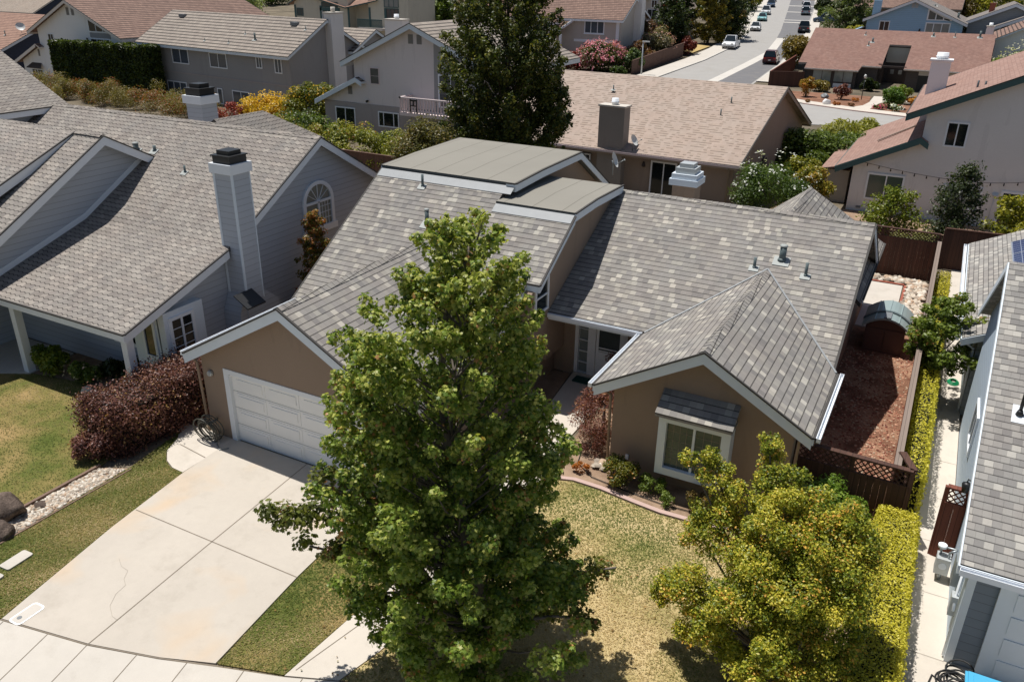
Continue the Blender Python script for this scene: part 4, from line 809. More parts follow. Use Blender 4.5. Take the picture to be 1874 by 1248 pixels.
def tan_house():
    R = thing("house", "tan bungalow with pinkish brown shingle roof and stone chimney, right behind the taupe house", "house", (-16, 53, 0))
    gable(R, (-27, 54.1), (-9.4, 53.1), 8.3, 8.2, 6.1, 2.8, 2.9, t=.16, ov=(.4, .45), of=.6, ob=.6, roof="shingle_pink_tan", wall="stucco_tan", trim="trim_taupe", th=.22, cap=False)
    gutter(R, (-26.4, 45.7, 2.78), (-9.5, 44.78, 2.78), (-.06, -1, 0), "trim_pink_white")
    c = chimney(R, (-17.6, 45.75), 1.6, .8, 0, 5.2, "stucco_chimney", "cover_concrete", u=(1, -.06, 0))
    y = 45.42
    window(R, (-15.1, 45.60, .1), (1, -.06, 0), (-.06, -1, 0), 1.6, 2.3, "glass_dark", "trim_white", .09, (.5,), name="sliding_door")
    window(R, (-20.6, 45.95, .9), (1, -.06, 0), (-.06, -1, 0), 1.6, 1.4, "glass_dark", "trim_white", .08)
    l = MB(); p = (-15.5, 45.45, 2.0); l.tube([(p[0], p[1], 2.0), (p[0], p[1], 2.08), (p[0], p[1], 2.3)], [.1, .13, .04], 0, 8); l.build("wall_light", M["trim_brown"], R)
    d = MB(); d.tube([(-10.5, 44.72, 2.6), (-10.5, 45.2, 2.4), (-10.5, 45.24, .1)], .045, 0, 8); d.build("downspout", M["trim_taupe"], R)
    window(R, (-9.83, 54.4, 2.6), (0, 1, 0), NX, 1.2, .9, "glass_dark", "trim_taupe", .1, ())
    window(R, (-9.83, 51.0, 1.5), (0, 1, 0), NX, .8, .7, "glass_dark", "trim_taupe", .1, ())
    for (x, y, h) in ((-12.2, 51.0, .4), (-12.4, 49.6, .4), (-20, 51.5, .3)): vent_pipe(R, (x, y, 2.8+.398*(y-45.1)), .04, h, False, ax=(0, -.4, 1))
    return R
tan_house()
def stucco_house():
    R = thing("house", "pale stucco house with green trimmed rake boards and string lights", "house", (4, 56, 0))
    gable(R, (6.2, 49.3), (6.2, 64), 8.6, 8.6, 9.6, 5.62, 5.62, t=.14, ov=(.46, .4), of=.95, ob=.95, roof="shingle_rose", wall="stucco_pale", trim="trim_green", th=.34, cap=False)
    r = MB(); r.slab([(-1.5, 49.3, 4.45), (-1.5, 62, 4.45), (-5.5, 62, 2.5), (-5.5, 49.3, 2.5)], .14, 0, 1); r.slab([(-1.5, 49.3, 4.45), (-1.1, 49.3, 4.2), (-1.1, 51.0, 4.2), (-1.5, 51.0, 4.45)], .14, 0, 1)
    r.slab([(-1.5, 51, 4.45), (-.9, 52, 5.1), (-.9, 62, 5.1), (-1.5, 62, 4.45)], .14, 0, 1); r.build("roof", [M["shingle_rose"], M["trim_green"]], R)
    f = MB(); dz = zz*.03; Y = Vector((0, 1, 0)); f.board(Vector((-1.5, 49.3, 4.45))-dz, Vector((-5.5, 49.3, 2.5))-dz, .34, .05, -Y); f.board(Vector((-1.5, 49.3, 4.45))-dz, Vector((-1.05, 49.3, 4.18))-dz, .3, .05, -Y); f.board(Vector((-5.5, 49.3, 2.5))-dz, Vector((-5.5, 62, 2.5))-dz, .2, .05, Vector((-1, 0, 0)))
    f.build("fascia", M["trim_green"], R)
    w = MB(); w.prism([(-4.62, 49.77, 0), (-1.2, 49.77, 0), (-1.2, 49.77, 4.2), (-1.55, 49.77, 4.25), (-4.62, 49.77, 2.75)], (0, 12, 0)); w.build("wall", M["stucco_pale"], R)
    a = MB(); a.box((-6.3, 51.2, 0), (-4.9, 60, 1.9)); a.build("side_annex", M["stucco_greige"], R)
    a = MB(); a.slab([(-6.5, 51, 1.95), (-4.6, 51, 2.35), (-4.6, 60, 2.35), (-6.5, 60, 1.95)], .08); a.build("annex_roof", M["shingle_rose"], R)
    y = 49.765
    window(R, (-.4, y, 4.02), NX, NY, 1.08, 1.32, "glass_dark", "trim_white", .09, (.5,)); window(R, (-3.8, y, .74), NX, NY, 1.95, 1.5, "glass_green", "trim_white", .1, (.52,)); window(R, (.1, y, .8), NX, NY, 1.9, 1.25, "glass_pale", "trim_white", .1, (.5,))
    window(R, (2.85, y, .1), NX, NY, 1.9, 1.95, "glass_dark", "trim_white", .12, (.5,), name="sliding_door")
    MB().box((-4.1, 49.74, .18), (-3.85, 49.77, .3)).build("foundation_vent", M["steel_grey"], R)
    l = MB(); l.tube([(2.6, 49.72, 1.75), (2.6, 49.66, 1.85)], [.12, .16], 0, 10); l.tube([(2.6, 49.7, 1.7), (2.55, 49.7, .2)], .02, 0, 6); l.build("wall_light", M["dish_white"], R)
    chimney(R, (-1.5, 57), 1.05, .9, 3.5, 7.75, "plaster_white", "plaster_white", rim=.09, fr=.32)
    s = MB(); s.slab([(-3.9, 53.5, 3.4), (-2.1, 54.8, 4.25), (-2.1, 55.1, 4.25), (-3.9, 53.8, 3.4)], .05); s.build("roof_strip", M["fence_grey"], R)
    for x in (.6, .95): MB().tube([(x, 50.9, 6.5), (x, 50.9, 7.35)], .05, 0, 8).build("vent_pipe", M["dark_metal"], R)
stucco_house()
# string lights on that wall
st = thing("string_lights", "black wire of small bulbs strung along the pale stucco wall", "string lights", (-4.5, 49.6, 0))
pts = []
for k in range(15):
    x = -4.5+8.6*k/14; z = 2.85-.5*math.sin(min(1, k/9)*math.pi/2)+.35*max(0, (k-9)/5)**2; pts.append((x, 49.6, z))
MB().tube(pts, .012, 0, 5).build("wire", M["rubber_black"], st)
for p in pts[1:]: MB().tube([(p[0], p[1], p[2]), (p[0], p[1], p[2]-.06), (p[0], p[1], p[2]-.13), (p[0], p[1], p[2]-.17)], [.025, .025, .04, .015], 0, 8).build("bulb", M["bulb"], st)
def pink_house():
    R = thing("house", "pinkish stucco two storey house with white balcony railing", "house", (-36, 58, 0))
    gable(R, (-35.8, 51.5), (-35.8, 66), 7.0, 6.5, 8.8, 5.8, 5.85, t=.14, ov=(.5, .4), of=1.1, ob=.9, roof="tile_tan", wall="stucco_pink", trim="trim_blue_white", th=.36, cap=False)
    r = MB(); r.slab([(-41.0, 51.5, 4.75), (-41.0, 64, 4.75), (-45.1, 64, 2.85), (-45.1, 51.5, 2.85)], .14, 0, 1); r.slab([(-41.0, 51.5, 4.75), (-40.4, 51.5, 4.45), (-40.4, 53, 4.45), (-41.0, 53, 4.75)], .14, 0, 1); r.build("roof", [M["tile_tan"], M["trim_blue_white"]], R)
    f = MB(); dz = zz*.03; Y = Vector((0, 1, 0)); f.board(Vector((-41.0, 51.5, 4.75))-dz, Vector((-45.1, 51.5, 2.85))-dz, .34, .05, -Y); f.board(Vector((-41.0, 51.5, 4.75))-dz, Vector((-40.4, 51.5, 4.45))-dz, .3, .05, -Y); f.build("fascia", M["trim_blue_white"], R)
    w = MB(); w.prism([(-44.5, 52.005, 2.8), (-40.6, 52.005, 2.8), (-40.6, 52.005, 4.4), (-41.0, 52.005, 4.55), (-44.5, 52.005, 3.0)], (0, 11, 0)); w.build("wall", M["stucco_pink"], R)
    w = MB(); w.box((-44.5, 51.96, 0), (-35.0, 53, 2.79)); w.build("lower_wall", M["stucco_mauve"], R)
    w = MB(); w.prism([(-34.15, 51.97, 2.8), (-34.1, 51.97, 7.75), (-31.9, 51.97, 6.8), (-29.95, 51.97, 6.0), (-29.95, 51.97, 0), (-35, 51.97, 0), (-35, 51.97, 2.8)], (0, .03, 0)); w.build("repainted_wall", M["stucco_grey"], R)
    y = 51.96
    window(R, (-43.45, y, .5), NX, NY, 1.95, 1.9, "glass_dark", "trim_white", .09); window(R, (-39.3, y, 1.2), NX, NY, 1.95, 1.15, "glass_dark", "trim_white", .09, (.26, .74)); window(R, (-39.9, 52, 4.3), NX, NY, .85, 1.2, "glass_grey", "trim_pink_white", .05, (), (1, 2))
    louver(R, (-36.3, 52, 7.35), NX, NY, .42, .65); louver(R, (-35.55, 52, 7.35), NX, NY, .42, .65); louver(R, (-42.1, 52, 3.4), NX, NY, .38, .6)
    window(R, (-33.75, 51.97, 3.05), NX, NY, 2.1, 2.35, "glass_grey", "trim_white", .1, (.5,), name="sliding_door")
    b = MB(); b.box((-36.2, 50.4, 2.5), (-30.6, 51.96, 2.72)); bo = b.build("balcony", M["trim_pink_white"], R)
    b = MB(); b.box((-36.2, 50.4, 3.72), (-30.6, 50.55, 3.82)); b.box((-36.2, 50.4, 3.72), (-36.05, 51.96, 3.82)); b.box((-36.2, 50.42, 2.8), (-30.6, 50.5, 2.87))
    for k in range(23): x = -36.18+.25*k; b.box((x, 50.43, 2.7), (x+.09, 50.5, 3.73))
    for k in range(6): q = 50.45+.25*k; b.box((-36.18, q, 2.7), (-36.1, q+.09, 3.73))
    b.build("railing", M["trim_pink_white"], bo)
    l = MB(); l.tube([(-40.2, 51.95, 3.05), (-40.2, 51.75, 3.0)], [.06, .1], 0, 8); l.build("wall_light", M["rubber_black"], R)
    chimney(R, (-41.9, 58.5), 1.7, 1.0, 3, 8.5, "stucco_pale", "cover_concrete")
    v = MB(); v.box((-30.9, 56.5, 6.95), (-30.2, 57.2, 7.2)); v.build("roof_vent", M["steel_grey"], R)
pink_house()
ch = thing("chair", "black wooden chair back showing above the white balcony railing", "chair", (-34.9, 50.9, 2.72))
c = MB(); c.box((-35.15, 50.25, 2.76), (-35.09, 50.31, 3.75)); c.box((-34.61, 50.25, 2.76), (-34.55, 50.31, 3.75)); c.build("leg", M["black_metal"], ch)
c = MB(); c.box((-35.15, 50.24, 3.6), (-34.55, 50.3, 3.72)); c.box((-35.09, 50.25, 3.25), (-34.61, 50.29, 3.32)); c.box((-34.9, 50.25, 3.32), (-34.8, 50.29, 3.6)); c.build("backrest", M["black_metal"], ch)
def grey_house():
    R = thing("house", "grey stucco two storey house with tan tile roof and white sliding windows", "house", (-62, 63, 0))
    A = Vector((-75.3, 65.0, 0)); B = Vector((-52.03, 61.89, 0)); d = (B-A).normalized(); n = Vector((d.y, -d.x, 0))
    gable(R, A, B, 4.85, 5.0, 8.1, 5.2, 5.3, t=.16, ov=(.4, .45), of=.5, ob=.5, roof="tile_tan", wall="stucco_grey", trim="trim_blue_white", th=.26, cap=False)
    fr = B+n*4.36-d*.45   # front wall right corner
    def P(s, z): q = fr-d*s; return (q.x, q.y, z)
    for (s, z, w, h, st, v) in ((17.6, 3.45, 2.75, 1.45, "glass_curtain", (.5,)), (11.5, 3.45, 2.65, 1.4, "glass_curtain", (.5,)), (4.55, 3.85, .85, 1.05, "glass_curtain", (.5,)), (2.0, 3.6, 1.0, 1.3, "glass_curtain", (.5,)), (19.1, .1, 3.3, 1.6, "glass_curtain", (.33, .66)), (10.9, .1, .8, 1.5, "glass_curtain", ()), (8.6, .15, 2.6, 1.45, "glass_curtain", (.5,)), (3.9, .35, 2.4, 1.3, "glass_grey", (.5,))):
        window(R, P(s, z), d, n, w, h, st, "trim_white", .1, v)
    m = MB(); a = Vector(P(21.5, 2.52)); b = Vector(P(0, 2.52)); m.prism([a, b, b+zz*.12, a+zz*.12], n*.03); m.build("wall_band", M["stucco_mauve"], R)
    c = MB(); c.obox(B-d*.1+n*-.9, d, n, .95, 1.5, 8.55); co = c.build("chimney", M["stucco_pale"], R)
    c = MB(); c.obox(B-d*.1+n*-.9+zz*8.55, d, n, 1.1, 1.65, .12); c.tube([B-d*.1+n*-.9+zz*8.6, B-d*.1+n*-.9+zz*9.1], .2, 0, 12); c.build("chimney_cap", M["cover_concrete"], co)
    zf = lambda k: 8.1-(2.9/4.85)*k
    for (s, k, r, h, big) in ((6.3, 3.2, .09, .6, 1), (9.3, 3.9, .03, .3, 0), (8.4, 2.6, .03, .3, 0), (13, 3.9, .03, .25, 0), (1.2, 1.5, .04, .3, 0)):
        q = B+n*k-d*s; vent_pipe(R, (q.x, q.y, zf(k)), r, h, False)
    for (s, k) in ((20.5, .9), (3.2, 1.0)):
        q = B+n*k-d*s; MB().obox((q.x, q.y, zf(k)-.05), d, n, .7, .5, .3).build("roof_vent", M["steel_grey"], R)
    louver(R, tuple(B-d*.44+n*2.6+zz*6.0), n, d, .5, .35)
    r = MB()   # rear lower wing
    gable(R, B-n*6+d*.2-d*9, B-n*6+d*.2, 3.2, 3.2, 7.0, 5.2, 5.2, t=.14, roof="tile_tan", wall="stucco_grey", trim="trim_blue_white", th=.26, cap=False)
grey_house()
def white_house():
    R = thing("house", "white stucco house with brown tile roof and triangular gable windows, behind the clipped dark hedge", "house", (-85, 68, 0))
    gable(R, (-84.95, 59.4), (-84.95, 84), 7.9, 7.3, 8.95, 5.45, 5.58, t=.16, ov=(.6, .4), of=.55, ob=1.0, roof="tile_brown", wall="stucco_white", trim="trim_cream", th=.3, cap=False)
    r = MB(); r.slab([(-91.3, 59.4, 4.3), (-91.3, 76, 4.3), (-95.9, 76, 2.2), (-95.9, 59.4, 2.2)], .14, 0, 1); r.slab([(-91.3, 59.4, 4.3), (-90.7, 59.4, 3.98), (-90.7, 61, 3.98), (-91.3, 61, 4.3)], .14, 0, 1); r.build("roof", [M["tile_brown"], M["trim_cream"]], R)
    f = MB(); dz = zz*.03; Y = Vector((0, 1, 0)); f.board(Vector((-91.3, 59.4, 4.3))-dz, Vector((-95.9, 59.4, 2.2))-dz, .32, .05, -Y); f.build("fascia", M["trim_cream"], R)
    w = MB(); w.prism([(-95.0, 60.01, 0), (-90.9, 60.01, 0), (-90.9, 60.01, 4.0), (-91.3, 60.01, 4.1), (-95.0, 60.01, 2.4)], (0, 14, 0)); w.build("wall", M["stucco_white"], R)
    y = 60
    window(R, (-89.6, y, 4.0), NX, NY, .95, 1.4, "glass_dark", "trim_white", .06); louver(R, (-85.7, y, 7.4), NX, NY, .42, .75); louver(R, (-84.9, y, 7.4), NX, NY, .42, .75); louver(R, (-91.95, y, 2.95), NX, NY, .28, .7)
    window(R, (-82.6, y, 3.5), NX, NY, 3.2, 1.75, "glass_dark", "trim_white", .1, (.33, .66)); window(R, (-93.7, y, 0), NX, NY, 2.0, 1.55, "glass_dark", "trim_white", .1, (.5,), (4, 3), name="french_door")
    t = MB(); q = [(-82.55, 5.85), (-79.2, 5.85), (-79.2, 5.95), (-82.55, 7.3)]
    t.prism([(a, y-.002, b) for a, b in q], (0, -.04, 0)); to = t.build("gable_window", M["trim_white"], R)
    p = MB()
    for (a, b) in ((-82.43, -81.45), (-81.33, -80.4), (-80.28, -79.5)):
        s = lambda x: 7.2-(x+82.55)*.403-.12; p.prism([(a, y-.043, 5.95), (b, y-.043, 5.95), (b, y-.043, max(5.97, s(b))), (a, y-.043, s(a))], (0, -.01, 0))
    p.build("pane", M["glass_dark"], to)
    p = MB(); p.box((-82.5, y-.03, 5.3), (-79.3, y-.001, 5.8)); p.build("wall_panel", M["stucco_grey"], R)
    a = MB(); a.slab([(-93.9, 59.5, 1.7), (-91.3, 59.5, 1.7), (-91.8, 60, 2.2), (-93.4, 60, 2.2)], .06); a.build("awning", M["trim_brown"], R)
    l = MB(); l.tube([(-83.0, 59.9, 4.9), (-83.0, 59.9, 5.25)], [.12, .06], 0, 8); l.build("wall_light", M["rubber_black"], R)
white_house()
def navy_house():
    R = thing("house", "dark navy sided house with orange brown tile roof, left of the white house", "house", (-112, 70, 0))
    gable(R, (-130, 71.5), (-103.5, 71.5), 9.5, 9, 6.4, 2.5, 2.6, roof="tile_red", wall="siding_navy", trim="trim_blue_white", th=.3, cap=False)
    vent_pipe(R, (-107, 66, 4.2), .06, .5, False)
navy_house()
def far_gable(label, A, B, wf, wb, zr, zf, roof, wall, trim="trim_white", wins=(), z0=0, **k):
    c = ((A[0]+B[0])/2, (A[1]+B[1])/2, z0); R = thing("house", label, "house", c)
    gable(R, A, B, wf, wb, zr, zf, zf, z0=z0-.5, roof=roof, wall=wall, trim=trim, cap=False, **k)
    for w in wins: window(R, *w[:5], **w[5] if len(w) > 5 else {})
    return R
far_gable("house with mottled tan roof and navy walls, in the top left corner", (-215, 128), (-183, 128), 8, 10, 6.5, 2.6, "shingle_tan_flat", "siding_navy", "trim_cream")
far_gable("house with a dark slate blue roof in the top left, behind the mottled tan roof", (-215, 165), (-170, 165), 12, 10, 10, 4, "shingle_dusk", "siding_navy", "trim_cream")
far_gable("small white house with pale grey roof peeking out left of the white gable peak", (-157, 128), (-145, 128), 4, 5, 5.4, 3.5, "shingle_dusk", "stucco_white", "trim_white", [((-156.3, 124.4, 1.2), NX, NY, 2, 1.6)], z0=1)
def red_house():
    z0 = 0; R = thing("house", "low dark house with a red brown roof and open entry, across the street", "house", (-8, 110, 0))
    yr, zr = 116, 6.3; ye, ze = 107.0, 2.75; s = (zr-ze)/(yr-ye); z = lambda y: ze+s*(y-ye)
    r = MB(); t = .2
    r.slab([(-18.2, 107.2, z(107.2)), (-17.2, 107.2, z(107.2)), (-17.2, 106, z(106)), (-11.2, 106, z(106)), (-11.0, 107.2, z(107.2)), (-8.9, 107.2, z(107.2)), (-8.9, yr, zr), (-18.2, yr, zr)], t, 0, 1)
    r.slab([(-8.9, 112.5, z(112.5)), (-6.5, 112.5, z(112.5)), (-6.5, yr, zr), (-8.9, yr, zr)], t, 0, 1); r.slab([(-6.5, ye, ze), (2.0, ye, ze), (2.0, yr, zr), (-6.5, yr, zr)], t, 0, 1)
    r.slab([(2.0, yr, zr), (2.0, 125, 2.7), (-18.2, 125, 2.7), (-18.2, yr, zr)], t, 0, 1); r.build("roof", [M["shingle_red"], M["trim_taupe"]], R)
    w = MB(); yz = lambda p, x0, x1: w.prism([(x0, a, b) for a, b in p], (x1-x0, 0, 0))
    yz([(107.6, 0), (107.6, 2.75), (yr, 6.0), (124, 2.8), (124, 0)], -17.6, -9.3); yz([(107.6, 0), (107.6, 2.75), (yr, 6.0), (124, 2.8), (124, 0)], -6.2, 1.5); w.box((-9.3, 112.8, 0), (-6.2, 113.2, 4.8))
    w.box((-17.0, 106.6, 0), (-11.4, 107.6, 2.35)); w.build("wall", M["siding_brown"], R)
    e = MB(); e.box((-9.3, 107.6, 2.9), (-8.95, 112.8, 3.1)); e.box((-9.0, 107.3, 2.75), (-6.3, 107.5, 2.95)); e.box((-9.26, 109, 0), (-8.9, 112, 2.9)); e.box((-6.5, 109, 0), (-6.22, 112, 2.9)); e.build("entry_beam", M["trim_brown"], R)
    e = MB(); e.box((-8.6, 112.7, .1), (-6.7, 112.79, 2.4)); eo = e.build("front_door", M["door_dark"], R); e = MB(); e.box((-8.3, 112.68, 1.6), (-7.9, 112.7, 2.1)); e.box((-7.4, 112.68, 1.6), (-7.0, 112.7, 2.1)); e.build("pane", M["glass_pale"], eo)
    e = MB(); e.box((-9.0, 112.72, 2.9), (-6.4, 112.79, 4.6)); e.build("entry_wall", M["stucco_cream"], R)
    for x in (-16.3, -13.9):
        window(R, (x, 106.6, .85), NX, NY, 2.2, 1.5, "glass_pale", "trim_brown", .08, (.5,)); MB().box((x+.1, 106.56, .1), (x+2.1, 106.595, .75)).build("wall_panel", M["stucco_white"], R)
    g = MB(); g.box((-4.9, 107.55, 2.1), (1.4, 107.59, 2.6)); g.build("garage_lintel", M["stucco_greige"], R); g = MB(); g.box((-4.9, 107.56, 0), (1.2, 107.59, 2.08)); g.build("garage_opening", M["rubber_black"], R)
    gutter(R, (-6.5, ye, ze), (2.0, ye, ze), (0, -1, 0), "trim_cream"); gutter(R, (-17.2, 106, z(106)), (-11.2, 106, z(106)), (0, -1, 0), "trim_cream"); gutter(R, (-11, 107.2, z(107.2)), (-8.9, 107.2, z(107.2)), (0, -1, 0), "trim_cream")
    for (x, y, r_, h) in ((-11.2, 112, .06, .5), (-10.9, 112.9, .1, .5), (-4.5, 115, .1, .4), (-2.2, 115, .05, .6), (.4, 115.2, .12, .7), (-12, 114.6, .05, .4)): vent_pipe(R, (x, y, z(y)), r_, h, False)
red_house()
def blue_house():
    R = thing("house", "bright blue sided house with white gable windows, behind the red brown roof", "house", (-8.4, 143, 1.6))
    gable(R, (-8.4, 134.5), (-8.4, 152), 7.0, 6.4, 9.55, 6.55, 6.8, z0=.5, t=.15, ov=(.5, .4), of=.5, ob=.5, roof="shingle_dusk", wall="siding_blue", trim="trim_white", th=.35, cap=False)
    y = 135
    window(R, (-12.6, y, 5.2), NX, NY, 1.4, 1.4, "glass_dark", "trim_white", .12); louver(R, (-8.8, y, 8.4), NX, NY, .38, .6, "trim_white"); louver(R, (-8.35, y, 8.4), NX, NY, .38, .6, "trim_white")
    t = MB(); t.prism([(-6.6, y-.003, 6.85), (-3.4, y-.003, 6.85), (-3.4, y-.003, 7.0), (-6.6, y-.003, 8.5)], (0, -.05, 0)); to = t.build("gable_window", M["trim_white"], R)
    p = MB(); s = lambda x: 8.38-(x+6.6)*.469-.16
    for (a, b) in ((-6.42, -5.55), (-5.4, -4.55), (-4.4, -3.65)): p.prism([(a, y-.055, 6.98), (b, y-.055, 6.98), (b, y-.055, s(b)), (a, y-.055, s(a))], (0, -.01, 0))
    p.build("pane", M["glass_grey"], to)
    window(R, (-6.6, y, 4.4), NX, NY, 3.2, 2.2, "glass_pale", "trim_white", .16, (.33, .66))
    c = MB(); c.box((-14.1, 138, 1), (-13.1, 139.4, 9.2)); c.build("chimney", M["siding_blue"], R)
    vent_pipe(R, (-2.8, 139, 7.1), .15, .7, True); vent_pipe(R, (-6.2, 141, 8.5), .2, .25, False)
    l = MB(); l.tube([(-7.2, 134.9, 5.3), (-7.2, 134.8, 5.7)], [.15, .08], 0, 8); l.build("wall_light", M["trim_brown"], R)
    r = MB(); r.slab([(-16.2, 134, 5.0), (-14.4, 134, 5.8), (-14.4, 146, 5.8), (-16.2, 146, 5.0)], .15); r.build("porch_roof", M["shingle_dusk"], R); w = MB(); w.box((-16, 134.5, .5), (-14.4, 145, 5.2)); w.build("porch_wall", M["siding_blue"], R)
blue_house()
def far_right():
    R = thing("house", "grey sided house with low gables and a brick chimney, in the top right corner", "house", (5, 146, 1.8))
    gable(R, (4.0, 139.5), (4.0, 155), 6, 6, 9.2, 6.6, 6.6, z0=1, roof="shingle_dusk", wall="siding_grey", trim="trim_white", th=.4, cap=False, of=.6, ob=.6, ov=(.5, .4))
    gable(R, (6.6, 136.5), (6.6, 140), 6, 5.2, 8.2, 6.1, 6.1, z0=1, roof="shingle_dusk", wall="siding_grey", trim="trim_white", th=.4, cap=False, of=.6, ob=.6, ov=(.4, 0))
    chimney(R, (1.2, 143), .7, .7, 5, 9.0, "brick_red", "brick_red", flue=False)
    window(R, (2.6, 136.9, 5.6), NX, NY, 2.4, 1.0, "glass_dark", "trim_white", .1)
far_right()
R = far_gable("low house with brown shake roof and white chimney, beyond the red brown roof's right end", (5.5, 116.5), (5.5, 132), 3.6, 3.8, 7.6, 5.7, "tile_brown", "stucco_white", "trim_blue_white")
chimney(R, (1.3, 119), .8, .8, 4, 7.0, "stucco_white", "cover_concrete")
far_gable("house with a grey brown roof beside the parked slate pickup, at the top right", (-34, 305), (-19, 305), 9, 9, 9.2+2.2, 4.6+2.2, "shingle_tan_flat", "siding_grey", "trim_taupe", z0=5.8)
far_gable("dark brown roofed house behind the blue house, at the top right", (-20, 172), (-3, 172), 8, 8, 10.4, 7.5, "tile_brown", "stucco_tan", "trim_taupe", z0=3.2)
def center_house():
    R = thing("house", "greige house with brown tile roofs and a bay window, behind the pink oleander", "house", (-48, 118, .5))
    s = .62; ze = 6.5
    gable(R, (-62, 116.5), (-42.6, 116.5), 4.8, 6.5, 9.2, 6.45, 6.4, t=.15, ov=(.4, .5), of=.6, ob=.6, roof="tile_brown", wall="stucco_greige", trim="trim_white", th=.3, cap=False)
    y = 112.3
    w = MB(); w.box((-50.0, 112.28, -.2), (-43.3, 113, 6.3)); w.build("front_wall", M["stucco_greige"], R)
    window(R, (-48.5, 112.28, 4.5), NX, NY, 3.0, 1.8, "glass_curtain", "trim_white", .14, (.33, .66), sill=1)
    b = MB(); b.box((-50.0, 112.2, 3.4), (-43.3, 112.27, 3.75)); b.box((-43.75, 112.2, 0), (-43.3, 112.27, 6.3)); b.build("wall_trim", M["trim_white"], R)
    b = MB(); b.box((-48.4, 111.6, .6), (-45.6, 112.28, 2.4)); bo = b.build("bay", M["trim_white"], R); b = MB(); b.slab([(-48.7, 111.3, 2.5), (-45.3, 111.3, 2.5), (-45.8, 112.28, 3.1), (-48.2, 112.28, 3.1)], .08); b.build("bay_roof", M["trim_brown"], bo); window(bo, (-48.2, 111.6, .9), NX, NY, 2.4, 1.4, "glass_grey", "trim_white", .1, (.5,))
    r = MB(); r.slab([(-62, 108.6, 4.15), (-52.2, 108.6, 4.15), (-50.1, 112, 6.4), (-50.1, 113, 6.9), (-62, 113, 6.9)], .15, 0, 1); r.build("roof", [M["tile_brown"], M["trim_white"]], R)
    f = MB(); f.board((-52.2, 108.6, 4.13), (-50.0, 112.05, 6.42), .3, .05, (1, -.6, 0)); f.build("fascia", M["trim_white"], R)
    gable(R, (-55.2, 108.2), (-55.2, 114), 3.4, 3.4, 7.6, 6.0, 6.0, z0=4, t=.14, roof="tile_brown", wall="stucco_greige", trim="trim_white", th=.3, cap=False, ov=(.5, 0))
    gable(R, (-59, 104.5), (-48.9, 104.5), 3.0, 3.5, 3.9, 2.0, 2.2, z0=-.2, t=.14, roof="tile_tan", wall="stucco_greige", trim="trim_white", th=.3, cap=False)
    w = MB(); w.box((-51.2, 109.8, -.2), (-50.9, 110.1, 4.4)); w.build("porch_post", M["trim_white"], R)
    chimney(R, (-42.6, 118), 1.1, 1.5, 0, 10.5, "stucco_pale", "cover_concrete", flue=False)
    window(R, (-43.1, 119.5, 1.5), (0, 1, 0), NX, 1.3, 1.2, "glass_dark", "trim_white", .1)
center_house()
def green_trim():
    R = thing("house", "cream house with green trim and a railed balcony, at the top behind the grey house", "house", (-95, 124, .9))
    w = MB(); w.box((-108, 120, .5), (-96, 128, 8.5)); w.box((-96, 122, .5), (-91.7, 128, 6.8)); w.box((-91.7, 120, .5), (-83.5, 128, 9.5)); w.build("wall", M["stucco_cream"], R)
    r = MB(); r.slab([(-96.2, 119.4, 6.3), (-89.6, 119.4, 7.6), (-89.6, 126, 10.2), (-96.2, 126, 9.2)], .2, 0, 1); r.slab([(-109, 119.4, 6.6), (-105.5, 119.4, 8.3), (-105.5, 127, 8.3), (-109, 127, 6.6)], .2, 0, 1); r.slab([(-105.5, 119.4, 8.3), (-96.2, 119.4, 6.3), (-96.2, 127, 6.9), (-105.5, 127, 8.6)], .2, 0, 1); r.build("roof", [M["tile_red"], M["trim_green"]], R)
    t = MB()
    for x in (-108, -102.2, -96.1, -91.6, -88.3): t.box((x, 119.9, .6), (x+.35, 119.99, 6.4))
    t.box((-102.2, 119.9, 5.6), (-97.8, 119.99, 6.1)); t.build("wall_trim", M["trim_green"], R)
    window(R, (-101.8, 119.99, 4.2), NX, NY, 2.6, 1.6, "glass_dark", "trim_white", .12); window(R, (-101.8, 119.99, 6.15), NX, NY, 3.6, .9, "glass_grey", "trim_green", .12, (.5,)); window(R, (-88.4, 119.99, 4.4), NX, NY, 3.0, 2.0, "glass_grey", "trim_green", .12, (.4, .7)); window(R, (-88.4, 119.99, 6.5), NX, NY, 3.0, 1.6, "glass_pale", "trim_green", .12, (.33, .66))
    window(R, (-107.5, 119.99, 4.6), NX, NY, 1.5, 1.3, "glass_grey", "trim_green", .12)
    b = MB(); b.box((-92.9, 118.3, 2.9), (-87.8, 120, 3.3)); bo = b.build("balcony", M["trim_cream"], R); b = MB(); b.box((-92.9, 118.3, 4.5), (-87.8, 118.45, 4.65))
    for k in range(25): b.box((-92.9+.21*k, 118.33, 3.3), (-92.8+.21*k, 118.4, 4.55))
    b.build("railing", M["trim_green"], bo)
green_trim()
R = far_gable("beige house with tall white framed gable windows, above the clump of street trees", (-47.3, 139.5), (-47.3, 152), 3.2, 4.4, 10.5, 6.8, "shingle_tan_flat", "stucco_greige", "trim_white", [((-49.2, 140.0, 5.2), NX, NY, 1.6, 1.7, dict(grid=(2, 1))), ((-48.6, 140.0, 7.1), NX, NY, 1.0, 1.2)], z0=1.8, ov=(.5, .4), th=.35)
b = MB(); b.box((-49.6, 138, 3.9), (-45.6, 138.15, 5.3)); b.build("balcony", M["stucco_pink"], R)
far_gable("house with a plain pale grey roof, far behind the round green tree at the top", (-200, 205), (-150, 205), 14, 14, 11, 5, "shingle_dusk", "stucco_tan", "trim_taupe", z0=4.5)
far_gable("house with a faded red tile roof, top centre behind the tall dark tree", (-88, 150), (-62, 150), 9, 9, 10.5, 6.5, "tile_red", "stucco_cream", "trim_white", z0=2)
